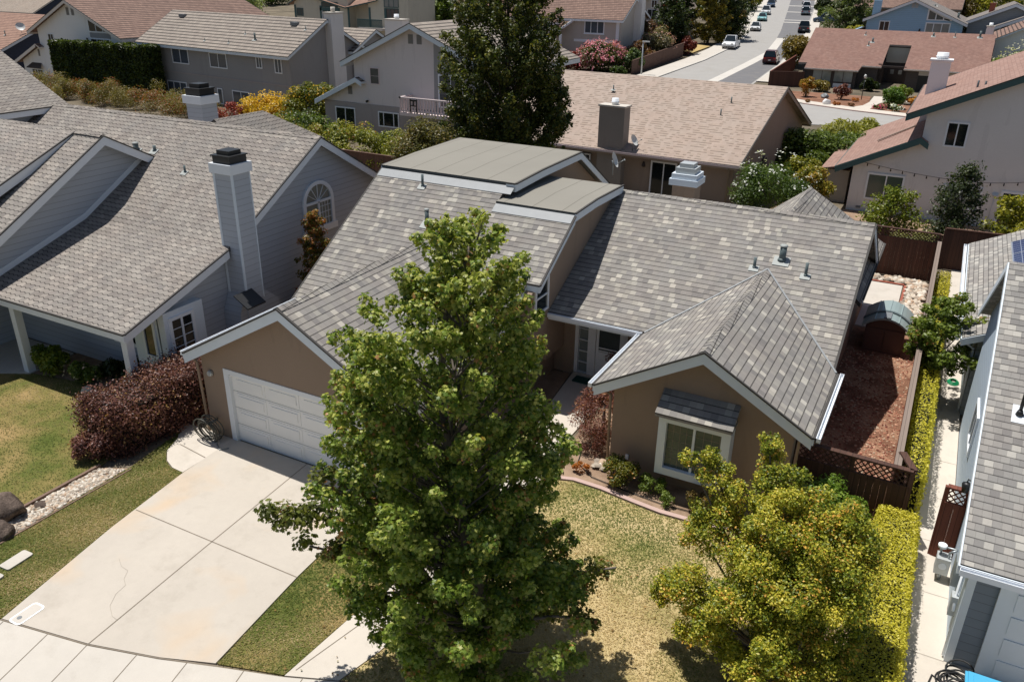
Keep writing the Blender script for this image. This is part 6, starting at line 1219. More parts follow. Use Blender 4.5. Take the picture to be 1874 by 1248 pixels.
m = MB(); m.tube([(2.24+dx, 13.95+dy, .93), (2.86+dx, 13.95+dy, .93)], .025, 0, 8); m.build("handle", M["bin_blue_dark"], bn)
for x in (2.27+dx, 2.83+dx): m = MB(); m.tube([(x-.03, 13.82+dy, .14), (x+.03, 13.82+dy, .14)], .1, 0, 14); m.build("wheel", M["rubber_black"], bn)
dm = slab_thing("door_mat", "teal doormat at the white front door of the taupe house", "doormat", (-9.0, 22.2), .75, .45, 0, .015, "mat_teal", z=.05)
def dish(label, p, d, r=.3, mast=.5):
    t = thing("satellite_dish", label, "satellite dish", p); p = Vector(p); d = unit(d); c = p+zz*mast; u = d.orthogonal().normalized(); v = d.cross(u); m = MB(); rings = 5; seg = 18; base = len(m.v)
    for i in range(rings+1):
        f = i/rings
        for j in range(seg): a = 6.2832*j/seg; q = c+(u*math.cos(a)+v*math.sin(a)*1.1)*r*f+d*(.28*r*f*f); m.v.append(tuple(q))
    for i in range(rings):
        for j in range(seg): m.f.append((i*seg+j, i*seg+(j+1) % seg, (i+1)*seg+(j+1) % seg, (i+1)*seg+j)); m.m.append(0); m.sm.append(True)
    m.build("reflector", M["dish_white"], t); a = MB(); a.tube([p-zz*.1, p+zz*mast*.7, c-d*.05], .022, 0, 8); a.tube([c-v*r, c-v*r*.6+d*r*1.3], .012, 0, 6); a.tube([c-v*r*.6+d*r*1.2, c-v*r*.6+d*r*1.45], .035, 0, 8); a.build("mast", M["galvanised"], t)
dish("white satellite dish behind the flat topped dormer roof", (-11.7, 30.6, 4.95), (.95, .15, .35), .3, .5); dish("white satellite dish on the tan bungalow eave beside the stone chimney", (-16.2, 45.35, 2.95), (.9, -.1, .45), .32, .5)
dish("brown satellite dish on the orange tile roof of the navy house", (-104.5, 66.6, 4.6), (.7, -.5, .5), .5, .6)
lp = thing("street_lamp", "pale street lamp by the brown street fence and round green shrub", "street lamp", (-37.3, 105.5, .1))
MB().tube([(-37.3, 105.5, 0), (-37.3, 105.5, 2), (-37.3, 105.5, 4.3)], [.11, .09, .07], 0, 10).build("pole", M["pale_metal"], lp); m = MB(); m.box((-37.4, 105.35, 4.28), (-36.5, 105.65, 4.42)); m.build("lamp_head", M["dish_white"], lp)
yl = thing("yard_lamp", "thin black garden lamp post before the dark red roofed house", "lamp post", (-9.6, 98.6, .09))
MB().tube([(-9.6, 98.6, 0), (-9.6, 98.6, 2.3)], .045, 0, 8).build("pole", M["black_metal"], yl); m = MB(); m.tube([(-9.6, 98.6, 2.3), (-9.6, 98.6, 2.5), (-9.6, 98.6, 2.62), (-9.6, 98.6, 2.72)], [.09, .15, .13, .03], 0, 10); m.build("lantern", M["dish_white"], yl)
boulder("white boulder on the red brown mulch near the cross street pavement", (-12.3, 92.6), (.42, .35, .5), 4, "stucco_white", "boulders in the mulch yard")
boulder("grey boulder on the red brown mulch behind the white one", (-13.3, 97.6), (.45, .4, .4), 5, "steel_grey", "boulders in the mulch yard")

def litter():
    rng = np.random.default_rng(77); x = rng.normal(-6.2, 1.9, 420); y = rng.normal(10.6, 2.0, 420); k = (y > 7.5) & (x > -10.6) & (x < -.5) & (y < 16); x, y = x[k], y[k]; m = len(x)
    o = leaf_object("fallen_leaves", np.stack([x, y, np.full(m, .075)], 1), np.stack([rng.normal(size=m)*.3, rng.normal(size=m)*.3, np.ones(m)], 1), rng.uniform(.035, .065, m), shade([lc(110, 84, 44), lc(150, 116, 60), lc(128, 124, 60)], rng, m), 'maple', "leaf_dull", None, (0, 0, 0), seed=77); tag(o, "scattered dry fallen leaves under the tall maple", None, None, "stuff")
litter()
# ================================================================ PLANTS
GR = [lc(42, 54, 20), lc(68, 84, 30), lc(98, 114, 44), lc(128, 140, 62)]
DK = [lc(28, 38, 17), lc(44, 56, 24), lc(62, 74, 31), lc(88, 96, 42)]
YG = [lc(70, 80, 24), lc(108, 112, 34), lc(146, 142, 44), lc(178, 164, 52)]
# foreground maple
def thicket(name, label, A, B, w, h, n, size, pal, seed=1, cat="hedge", hi=None, hifrac=0, shape='diamond', gap=.55, mat="leaf", z0=0, core="core_dark"):
    rng = np.random.default_rng(seed); A = np.array([A[0], A[1]]); B = np.array([B[0], B[1]]); L = np.linalg.norm(B-A); d = (B-A)/L; nn = np.array([d[1], -d[0]]); root = thing(name, label, cat, (A[0], A[1], z0)); cl = []
    m = int(L/gap*w/gap*.95)+4
    for i in range(m):
        s = rng.random()*L; q = rng.normal()*w*.28; k = h*(.55+.5*rng.random()); r = gap*(.45+.5*rng.random()); p = A+d*s+nn*q
        cl.append((p[0], p[1], z0+k-r*.6, r, r, r*1.1, n/m*.75)); cl.append((p[0]+rng.normal()*.2, p[1]-.2, z0+k*.5, r*1.2, r*1.2, k*.5, n/m*.25))
    P, N, I = clump_leaves(cl, rng, .5); keep = P[:, 2] > z0+.03; P, N, I = P[keep], N[keep], I[keep]
    leaf_object("foliage", P, N, size*(.65+.7*rng.random(len(P))), shade(pal, rng, len(P), I, .45, hi, hifrac), shape, mat, root, seed=seed)
    return root
LAT = np.array([.866, .5])
def m_c(z): return LAT*np.interp(z, [0, .8, 2, 3.5, 5.8, 7.4, 8.3, 8.9], [0, -.1, -.18, -.42, -.74, -.58, -.22, -.12])
def m_r(z, a): return np.interp(z, [0, .5, .9, 1.6, 3.0, 4.4, 5.8, 6.8, 7.6, 8.3, 8.8], [.6, 1.25, 1.65, 1.95, 2.18, 2.12, 1.82, 1.46, 1.05, .6, .2])
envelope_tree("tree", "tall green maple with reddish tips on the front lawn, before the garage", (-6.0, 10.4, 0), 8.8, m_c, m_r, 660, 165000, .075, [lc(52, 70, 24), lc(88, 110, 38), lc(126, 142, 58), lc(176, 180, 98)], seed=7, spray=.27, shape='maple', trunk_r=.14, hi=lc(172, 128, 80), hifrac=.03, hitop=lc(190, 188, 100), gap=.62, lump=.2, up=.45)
# low side branch of the maple (a lower spray reaching over the drive) is part of its crown
def maple_spray():
    root = [o for o in COL.objects if o.name == "tree"][0]; rng = np.random.default_rng(21); cl = []; b = MB()
    for (P, n) in (([(-6.3, 10.2, 2.0), (-7.6, 9.5, 2.9), (-8.7, 8.95, 3.3), (-9.4, 8.6, 3.45)], 13), ([(-6.4, 10.2, 2.6), (-7.7, 9.55, 3.5), (-8.6, 9.15, 3.9)], 9), ([(-6.4, 10.1, 1.7), (-7.7, 9.4, 2.4), (-8.7, 8.8, 2.75)], 9), ([(-5.7, 10.7, 1.2), (-4.6, 11.4, 1.9), (-3.9, 11.7, 2.1)], 5), ([(-5.6, 10.5, 1.0), (-4.7, 10.8, 1.3), (-4.0, 11.2, 1.2)], 4), ([(-6.3, 10.2, 1.4), (-7.3, 9.7, 1.6), (-8.0, 9.4, 1.5)], 5)):
        b.tube(P, [.045, .03, .02, .008][:len(P)], 0, 6, False); P = np.array(P)
        for i in range(n):
            f = .25+.75*i/(n-1)*(len(P)-1)/(len(P)-1); x = f*(len(P)-1); k = min(int(x), len(P)-2); q = P[k]*(1-(x-k))+P[k+1]*(x-k)+rng.normal(size=3)*.12; cl.append((q[0], q[1], q[2], .24, .24, .22, 120))
    b.build("limbs", M["bark"], root); P, N, I = clump_leaves(cl, rng, .5, .5)
    leaf_object("spray", P, N, .085*(.65+.7*rng.random(len(P))), shade([lc(66, 72, 30), lc(98, 106, 44), lc(130, 126, 58)], rng, len(P), I, .6, lc(140, 96, 62), .05), 'maple', "leaf", root, seed=22)
maple_spray()
# golden green multi stem tree at the right
GLD = [lc(60, 76, 24), lc(110, 124, 38), lc(176, 170, 58), lc(222, 200, 88)]
lobe_tree("tree", "bushy golden green tree with orange tips at the right of the lawn", (-.6, 12.9, 0),
  [(-3.21, 13.5, 3.71, .22), (-2.86, 13.7, 3.75, .22), (-2.69, 13.6, 3.43, .38), (-2.23, 13.4, 3.14, .39), (-1.86, 14.0, 4.17, .25), (-1.69, 13.9, 3.8, .33), (-1.7, 13.7, 3.26, .48), (-2.64, 13.3, 2.8, .42), (-2.68, 13.1, 2.28, .48), (-2.08, 13.1, 2.51, .54), (-1.26, 13.5, 3.59, .5), (-.74, 13.4, 3.42, .46), (-.23, 13.3, 3.44, .42), (.06, 13.2, 3.2, .4), (-1.38, 13.0, 3.08, .58), (-.59, 12.9, 3.03, .57), (0, 12.8, 2.85, .5), (-2.97, 12.5, 1.54, .38), (-2.49, 12.3, 1.69, .47), (-1.88, 12.1, 1.73, .47), (-2.15, 12.0, 1.3, .41), (-1.54, 12.5, 2.2, .63), (-.77, 12.4, 2.35, .62), (-.14, 12.5, 2.3, .56), (-1.1, 12.2, 1.62, .54), (-.88, 11.7, 1.45, .4), (-.3, 12.4, 1.69, .51), (.15, 12.8, 1.69, .4), (-1.11, 11.5, 1.07, .29), (-3.15, 12.5, 1.19, .29), (-1.1, 13.4, 2.2, .7), (-.3, 13.4, 2.0, .7), (-.55, 11.9, .95, .42), (-1.35, 11.75, .85, .42), (-.1, 12.2, 1.05, .42), (-1.9, 11.9, .95, .4), (-2.5, 12.1, 1.0, .38), (-1.0, 12.5, 1.5, .6), (-1.75, 12.6, 1.6, .6), (-1.1, 13.0, 2.3, .8), (.2, 12.5, 1.2, .4)],
  145000, .055, GLD, seed=5, hi=lc(212, 164, 74), hifrac=.06, frag=12)
tree("tree", "small green pear tree leaning over the long dark side fence", (.85, 26.3, 0), 3.5, lambda t, a: np.interp(t, [0, .3, .7, 1], [.8, 1.35, 1.1, .4])*(1+.3*math.cos(a-.3)), 34, 10000, .12, [lc(66, 82, 28), lc(104, 120, 46), lc(142, 152, 70)], seed=9, trunk_r=.06, z_lo=.42, clump=.28, hi=lc(150, 110, 60), hifrac=.03, bark="bark_dark", axis=(.15, .1))
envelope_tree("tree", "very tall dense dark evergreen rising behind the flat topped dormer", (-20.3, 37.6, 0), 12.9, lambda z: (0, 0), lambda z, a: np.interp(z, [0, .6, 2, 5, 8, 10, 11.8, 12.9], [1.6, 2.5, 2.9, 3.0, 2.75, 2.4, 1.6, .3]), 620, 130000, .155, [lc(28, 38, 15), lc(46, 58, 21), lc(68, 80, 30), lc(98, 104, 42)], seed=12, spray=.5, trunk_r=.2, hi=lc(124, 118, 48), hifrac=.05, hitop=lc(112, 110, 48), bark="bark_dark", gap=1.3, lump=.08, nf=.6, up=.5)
tree("columnar_shrub", "small upright shrub with orange tips between blue grey wall and grey roof", (-18.9, 21.0, 0), 4.6, lambda t, a: np.interp(t, [0, .4, .8, 1], [.75, .8, .5, .15]), 46, 17000, .085, [lc(54, 60, 24), lc(94, 94, 36), lc(134, 120, 50)], seed=14, trunk_r=.05, z_lo=.05, clump=.25, hi=lc(160, 92, 48), hifrac=.15, hitop=lc(176, 110, 58), cat="shrub", rise=.7)
# hedges
BUR = [lc(54, 34, 33), lc(86, 54, 50), lc(120, 80, 70), lc(156, 116, 94)]
hedge("hedge", "burgundy leaved hedge between the left lawn and the garage", (-18.9, 11.75), (-18.75, 15.6), 1.6, 1.38, 32000, .07, BUR, seed=3, core="soil_core", rag=.14, bulge=.18, hi=lc(170, 138, 92), hifrac=.03)
shrub("shrub", "ragged burgundy shrub spilling over the gravel at the hedge end", "shrub", (-18.7, 11.5, 0), (.6, .65, .8), 4200, .075, BUR, 12, "burgundy foliage", seed=8)
YH = [lc(136, 134, 36), lc(176, 168, 50), lc(204, 194, 70), lc(222, 208, 92)]
hedge("hedge", "clipped bright yellow green hedge along the concrete side path, nearest the camera", (.74, 10.5), (.68, 18.0), .82, 1.05, 42000, .05, YH, seed=4, rag=.03, bulge=.05)
hedge("hedge", "long narrow clipped hedge behind the dark side fence", (.86, 19.2), (.80, 36), .5, 1.35, 34000, .06, YH, seed=6, rag=.03, bulge=.05)
hedge("hedge", "tall clipped dark green hedge in front of the white house", (-85.0, 57.6), (-71.5, 58.6), 1.8, 5.0, 34000, .26, [lc(26, 36, 14), lc(44, 56, 20), lc(72, 84, 30), lc(98, 108, 40)], seed=8, rag=.04, bulge=.08)
thicket("hedge", "rough green hedge row between the blue grey roof and the pink house", (-44.5, 43.4), (-29.5, 43.6), 3.4, 2.7, 30000, .16, [lc(52, 64, 22), lc(98, 108, 38), lc(140, 140, 54), lc(164, 152, 72)], seed=9, hi=lc(176, 128, 76), hifrac=.05, gap=.9)
thicket("hedge", "dry golden brown hedge below the clipped dark hedge", (-86, 53.8), (-58, 53.0), 4.6, 2.0, 46000, .19, [lc(70, 66, 34), lc(104, 96, 48), lc(134, 118, 66), lc(92, 100, 46)], seed=10, hi=lc(150, 84, 56), hifrac=.12, shape='long', gap=1.0)
# planting near the house
JM = [lc(72, 42, 40), lc(108, 64, 56), lc(142, 96, 76)]
shrub("shrub", "wine red lace leaf maple beside the entry walk under the wing eave", "shrub", (-7.15, 19.2, 0), (.75, 1.0, 1.75), 6500, .09, JM, 16, seed=31, stem=True, hi=lc(170, 120, 80), hifrac=.05, shape='long')
shrub("shrub", "upright wine red maple near the white front door", "shrub", (-7.75, 21.6, 0), (.45, .6, 1.7), 2600, .09, JM, 10, seed=32, stem=True, shape='long')
shrub("shrub", "round green box shrub left of the white box window", "shrub", (-5.85, 17.25, 0), (.5, .45, .85), 4200, .055, [lc(56, 64, 22), lc(92, 96, 32), lc(126, 120, 44)], 14, seed=33, hi=lc(180, 120, 50), hifrac=.03)
shrub("shrub", "small loose green rose bush below the box window", "shrub", (-5.0, 17.3, 0), (.4, .35, .55), 1300, .06, GR[1:], 9, seed=34, stem=True)
shrub("shrub", "tiny green shrub near the pink edging in the bed", "shrub", (-4.45, 17.0, 0), (.25, .25, .4), 900, .05, GR[1:], 8, seed=35)
shrub("shrub", "small orange shrub beside the pale stones at the bed corner", "shrub", (-6.95, 17.25, 0), (.22, .22, .38), 700, .05, [lc(150, 84, 36), lc(184, 116, 48), lc(120, 100, 50)], 7, seed=36)
shrub("shrub", "brown green low shrub against the wing wall behind the golden tree", "shrub", (-3.7, 17.1, 0), (.4, .35, .6), 1500, .055, [lc(84, 70, 40), lc(116, 96, 52), lc(92, 96, 44)], 9, seed=37)
shrub("shrub", "dark red low shrub at the corner of the wing by the entry walk", "shrub", (-6.95, 18.2, 0), (.4, .4, .55), 1200, .07, JM, 8, seed=39, shape='long')
shrub("shrub", "bright green shrub against the lattice gate fence", "shrub", (-.85, 17.5, 0), (.95, .65, 1.75), 8000, .075, [lc(64, 92, 24), lc(98, 124, 40), lc(140, 156, 62)], 16, seed=38, stem=True)
pebbles("bed_stones", "few pale stones at the wing corner in the planting bed", [(-6.75, 17.6), (-6.35, 17.6), (-6.4, 18.0), (-6.75, 18.05)], 16, .08, .15, .06, PB, 17)
shrub("hydrangea", "pale flowering hydrangea by the left porch post", "shrub", (-24.3, 14.0, 0), (.65, .45, 1.15), 3000, .13, [lc(52, 68, 22), lc(96, 112, 34), lc(142, 148, 52)], 12, seed=41)
shrub("hydrangea", "low hydrangea with cream flower heads at the lawn edge", "shrub", (-23.0, 14.2, 0), (.6, .4, .7), 2200, .12, GR[1:], 10, seed=42, flowers=(12, .1, [lc(206, 196, 150), lc(214, 186, 160)]))
shrub("shrub", "dark shade plant under the porch roof between posts", "shrub", (-22.0, 14.9, 0), (1.1, .4, .9), 2200, .13, DK, 10, seed=43)
boulder("pale stone at the edge of the porch bed by the green lawn", (-22.2, 13.75), (.22, .18, .16), 9, "pebble_a", "stones by the porch bed")
# plants between the houses
FLW = [lc(238, 238, 230), lc(224, 226, 214)]
shrub("oleander", "large white flowering oleander at the right end of the tan bungalow", "shrub", (-8.0, 44.2, 0), (1.9, 1.7, 3.7), 9000, .2, [lc(44, 62, 24), lc(72, 92, 36), lc(104, 124, 56)], 18, seed=51, flowers=(70, .14, FLW), shape='long')
shrub("shrub", "leafy green shrub behind the white oleander", "shrub", (-8.9, 56.5, 0), (2.0, 2.2, 3.3), 8000, .22, GR, 16, seed=52)
shrub("shrub", "orange yellow leaved shrub between the oleander and the pale stucco house", "shrub", (-6.5, 48.6, 0), (.95, 1.2, 2.8), 4500, .17, [lc(84, 98, 34), lc(132, 126, 46), lc(186, 146, 62)], 12, seed=53)
shrub("shrub", "broad dense green shrub beside the pale stucco house's lower roof", "shrub", (-6.6, 59, 0), (2.4, 2.6, 3.2), 9000, .22, GR, 18, seed=54)
shrub("grass_clump", "tall feathery grass clump before the cross street", "grass clump", (-6.3, 66, 0), (3.0, 2.0, 2.9), 7000, .42, [lc(112, 116, 50), lc(150, 148, 70), lc(178, 170, 96)], 14, seed=55, shape='long', up=.1)
shrub("shrub", "round yellow green bush between the oleander and the tall grass", "shrub", (-7.6, 51.5, 0), (1.3, 1.4, 2.5), 5000, .17, YG, 12, seed=56)
tree("tree", "citrus tree with small fruits before the wide stucco house window", (-2.0, 45.5, 0), 2.4, lambda t, a: np.interp(t, [0, .4, 1], [1.3, 1.7, .7]), 24, 5200, .15, [lc(66, 82, 24), lc(104, 116, 36), lc(140, 140, 52)], seed=57, z_lo=.2, trunk_r=.07, clump=.45)
tree("tree", "dark blue green tree in front of the pale stucco house", (.95, 42.8, 0), 4.4, lambda t, a: np.interp(t, [0, .3, .7, 1], [1.3, 1.5, 1.0, .25]), 44, 11000, .13, [lc(38, 48, 28), lc(58, 68, 40), lc(84, 92, 56)], seed=58, z_lo=.06, trunk_r=.09, clump=.45, rise=.8)
tree("tree", "bright yellow green tree over the rear solar roof, at the right edge", (3.6, 43.4, 0), 3.2, lambda t, a: np.interp(t, [0, .4, 1], [1.3, 1.7, .8]), 26, 7000, .17, YG, seed=59, z_lo=.12, trunk_r=.07, clump=.5)
shrub("shrub", "loose pale green shrub behind the lattice top of the back fence", "shrub", (-.6, 41.2, 0), (1.0, .9, 1.7), 3200, .13, [lc(86, 92, 50), lc(122, 124, 72), lc(150, 146, 96)], 10, seed=60)
shrub("shrub", "golden yellow bush behind the blue grey ridge, below the grey house", "shrub", (-51.5, 53.2, 0), (3.6, 1.6, 2.5), 8500, .19, [lc(150, 128, 30), lc(200, 164, 40), lc(214, 176, 60), lc(120, 116, 40)], 16, seed=61)
shrub("shrub", "tall green bush with yellow patches at the grey house corner", "shrub", (-47.2, 53.8, 0), (2.4, 2.0, 4.0), 9500, .19, [lc(60, 72, 24), lc(104, 110, 34), lc(150, 136, 44)], 18, seed=62, hi=lc(206, 164, 50), hifrac=.1)
shrub("shrub", "small red leaved bush beside the rear black capped chimney", "shrub", (-54.8, 52.2, 0), (1.6, 1.2, 1.8), 3200, .17, [lc(110, 44, 40), lc(156, 72, 64), lc(134, 92, 60)], 10, seed=63)
shrub("shrub", "dark green shrub mass between the yellow bush and the pink house", "shrub", (-43.3, 48.0, 0), (3.4, 1.8, 2.4), 8000, .19, GR, 16, seed=64)
shrub("shrub", "large rounded brown green bush below the white balcony railing", "shrub", (-27.6, 42.0, 0), (2.7, 2.0, 4.4), 13000, .16, [lc(50, 54, 26), lc(86, 86, 42), lc(122, 112, 62), lc(150, 122, 84)], 24, seed=65)
shrub("shrub", "sprawling yellow green bush at the tip of the left gable", "shrub", (-31.8, 41.8, 0), (2.0, 1.2, 2.0), 6000, .15, [lc(70, 84, 26), lc(120, 124, 44), lc(156, 142, 60)], 14, seed=66)
# street and far plants
shrub("oleander", "big pink flowering oleander in front of the greige house", "shrub", (-43.4, 106.6, 0), (3.1, 2.6, 4.0), 9000, .34, [lc(56, 72, 34), lc(96, 98, 54), lc(140, 92, 88)], 18, seed=71, flowers=(620, .26, [lc(226, 150, 162), lc(208, 108, 128), lc(236, 190, 194)]))
shrub("shrub", "dark red bush left of the pink oleander", "shrub", (-46.6, 105.2, 0), (1.9, 1.8, 2.9), 4200, .32, [lc(96, 30, 32), lc(140, 52, 48), lc(110, 70, 44)], 12, seed=72)
shrub("shrub", "round grey green bush right of the pink oleander", "shrub", (-40.2, 108.2, 0), (1.9, 1.8, 3.7), 5500, .3, [lc(56, 72, 36), lc(88, 104, 58), lc(110, 122, 70)], 14, seed=73)
shrub("shrub", "low round green bush at the foot of the street lamp", "shrub", (-39.9, 104.2, 0), (1.2, 1.0, 1.3), 2600, .22, [lc(52, 68, 28), lc(80, 98, 40)], 9, seed=74)
shrub("shrub", "pale peach flowering bush over the brown street fence", "shrub", (-40.3, 119.5, .9), (2.6, 2.4, 4.4), 7000, .34, [lc(86, 84, 60), lc(124, 116, 88), lc(150, 136, 104)], 16, seed=75, flowers=(90, .2, [lc(220, 178, 158), lc(206, 150, 132)]))
shrub("shrub", "reddish brown shrub just behind the brown street fence", "shrub", (-40.6, 114.5, .5), (2.0, 2.2, 3.2), 4500, .32, [lc(88, 64, 40), lc(124, 84, 56), lc(96, 92, 50)], 12, seed=76)
shrub("shrub", "tall dark brown green shrub at the greige house corner", "shrub", (-42.2, 121.5, 1), (1.8, 2, 5.6), 5000, .34, [lc(54, 56, 34), lc(90, 80, 56), lc(130, 76, 70)], 12, seed=77)
def conif(label, c, H, r, seed, pal, n=12000, size=.36, **k): return tree("tree", label, (c[0], c[1], hT(c[1])), H, lambda t, a: r*np.interp(t, [0, .15, .5, .8, 1], [.7, 1, .95, .7, .2])*(1+.15*math.sin(2*a+seed)), 60, n, size, pal, seed=seed, trunk_r=.2, z_lo=.05, clump=r*.28, bark="bark_dark", rise=.6, group=k.pop("group", None), **k)
conif("dark green leafy street tree nearest the dry lawn patch", (-40.8, 127), 8.2, 3.0, 81, DK, hi=lc(130, 60, 40), hifrac=.02)
conif("tall narrow olive green tree in the middle of the street clump", (-38.8, 141), 11.5, 2.6, 82, [lc(60, 64, 26), lc(104, 98, 36), lc(150, 128, 48)], hi=lc(170, 140, 54), hifrac=.05)
conif("broad dark street tree shading the pavement by the white pickup", (-37.6, 147), 10.0, 3.4, 83, DK)
conif("slim dark tree at the back of the street clump", (-43.5, 140), 11.5, 2.2, 84, DK)
conif("golden leaved tree next to the white pickup", (-38.6, 153), 9, 2.5, 85, [lc(70, 72, 28), lc(124, 108, 38), lc(172, 138, 52)])
shrub("shrub", "dark red bush at the end of the brown street fence", "shrub", (-37.8, 126.2, hT(126)), (1.3, 1.4, 2.9), 3000, .3, [lc(90, 36, 30), lc(130, 60, 48), lc(70, 60, 34)], 10, seed=86)
shrub("oleander", "white flowering bush on the left pavement behind the white sedan", "shrub", (-44.2, 178, hT(178)), (2.4, 2.6, 5), 5000, .42, [lc(90, 104, 66), lc(132, 146, 104)], 12, seed=87, flowers=(120, .28, FLW))
shrub("shrub", "pink brown bush on the left pavement by the golden tree", "shrub", (-41.5, 168, hT(168)), (1.8, 2.6, 4.2), 4000, .4, [lc(110, 84, 66), lc(150, 116, 96), lc(96, 96, 54)], 12, seed=88)
conif("dark street tree at the top edge of the photo, left of the parked van", (-49, 203), 8, 3.2, 89, DK, 6000, .5)
conif("dark tree at the top edge above the street clump", (-46.5, 172), 10, 3.4, 90, DK, 7000, .5)
shrub("shrub", "yellow green bush near the parked van on the left pavement", "shrub", (-48.8, 214, hT(214)), (2.0, 2.2, 4), 3000, .45, YG, 10, seed=91)
conif("leafy tree behind the beige house with gable windows", (-52, 168), 11, 4, 92, GR, 7000, .5)
shrub("shrub", "rounded yellow brown hedge bush at the street corner of the red brown roof", "shrub", (-21.2, 121.5, hT(121)), (1.9, 3.2, 4.3), 8000, .3, [lc(76, 72, 30), lc(116, 100, 42), lc(146, 122, 54)], 16, seed=93)
# red house yard
shrub("shrub", "orange green small tree on the mulch in front of the dark fence", "shrub", (-15.3, 97.6, .09), (.75, .75, 2.3), 2000, .22, [lc(104, 100, 34), lc(160, 124, 48), lc(176, 110, 60)], 12, seed=101, stem=True)
shrub("shrub", "yellow green shrub at the corner of the pale front windows", "shrub", (-14.6, 103.0, .09), (1.1, .9, 1.3), 2400, .22, [lc(100, 96, 36), lc(146, 124, 50)], 12, seed=102)
shrub("shrub", "small burgundy tree in front of the pale front windows", "shrub", (-11.6, 97.7, .09), (.8, .8, 1.9), 1700, .2, JM, 11, seed=103, stem=True)
shrub("shrub", "round bright green tree beside the front path across the street", "shrub", (-6.3, 93.6, .09), (1.15, 1.1, 2.2), 3600, .22, [lc(52, 80, 26), lc(84, 112, 40), lc(112, 136, 56)], 14, seed=104, stem=True)
shrub("shrub", "yellow green tree behind the round bright green tree", "shrub", (-5.7, 97.8, .09), (1.0, 1.0, 2.1), 2600, .22, [lc(90, 104, 40), lc(130, 140, 60)], 12, seed=105, stem=True)
shrub("shrub", "dark shrub beside the entry of the low dark house", "shrub", (-9.6, 105.5, .09), (.9, .9, 1.7), 2200, .26, DK, 9, seed=106)
for (x, y, s, lab, pal) in ((-14.2, 92.9, .5, "small tan tuft left of the white boulder", [lc(120, 90, 60), lc(160, 120, 80)]), (-11.3, 92.4, .6, "small orange tuft right of the white boulder", [lc(180, 110, 50), lc(150, 100, 60)]), (-9.9, 92.5, .55, "small brown tuft near the front path edge", [lc(150, 110, 80), lc(120, 84, 60)]), (-10.0, 96.6, .6, "small orange tuft behind the front path bed", [lc(190, 120, 50), lc(160, 110, 60)])):
    shrub("shrub", lab, "shrub", (x, y, .09), (s*.6, s*.6, s*.8), 500, .14, pal, 6, "tufts in the mulch yard", seed=int(abs(x*10)))
shrub("shrub", "low pink flowers at the street end of the front path bed", "shrub", (-7.2, 92.0, .09), (.5, .4, .5), 600, .18, GR, 6, seed=107, flowers=(30, .14, [lc(200, 70, 100), lc(220, 110, 140)])); shrub("shrub", "white flowering low plant under the round bright green tree", "shrub", (-5.6, 91.3, .09), (.6, .5, .8), 800, .18, GR, 6, seed=108, flowers=(36, .15, FLW))
shrub("shrub", "orange flowering shrub beside the dark garage opening", "shrub", (-4.4, 97.5, .09), (.6, .6, 1.1), 1200, .2, [lc(190, 120, 40), lc(210, 150, 60), lc(120, 100, 40)], 8, seed=109); shrub("shrub", "yellow flowers along the far kerb by the green trimmed roof", "shrub", (-3.6, 90.2, .1), (.7, .8, 1.0), 1400, .2, [lc(190, 150, 60), lc(160, 140, 70)], 8, seed=110)
shrub("shrub", "bushy plants along the garage drive above the green trimmed roof", "shrub", (-.2, 99, .1), (2.6, 1.5, 1.8), 4000, .28, [lc(96, 98, 44), lc(140, 126, 62)], 12, seed=111)
shrub("oleander", "large cream flowering oleander at the right end of the red brown roof", "shrub", (5.6, 110, .4), (3.6, 3.0, 5.3), 10000, .36, [lc(84, 100, 44), lc(124, 138, 68)], 20, seed=112, flowers=(260, .24, [lc(226, 222, 190), lc(212, 206, 170)]))
shrub("shrub", "green bush between the blue house and the grey house", "shrub", (-2.2, 131, hT(131)), (2.2, 2, 4.6), 4500, .36, GR, 12, seed=113)
conif("large pale green tree between the street and the blue house", (-19.5, 158), 8.5, 3.6, 114, [lc(58, 70, 40), lc(90, 102, 58), lc(124, 132, 78)], 11000, .4)
shrub("shrub", "yellow bush at the left wall of the blue house", "shrub", (-16.6, 146, hT(146)), (2.0, 2.0, 3.4), 4000, .36, YG, 10, seed=115)
shrub("shrub", "dark clipped bush on the right pavement beside the silver cars", "shrub", (-30.6, 203, hT(203)), (2.2, 3, 3.2), 3500, .45, DK, 10, seed=116); shrub("shrub", "lighter clipped bush on the right pavement below the dark one", "shrub", (-28.5, 193, hT(193)), (2.0, 2.6, 2.2), 2500, .45, GR, 8, seed=117)
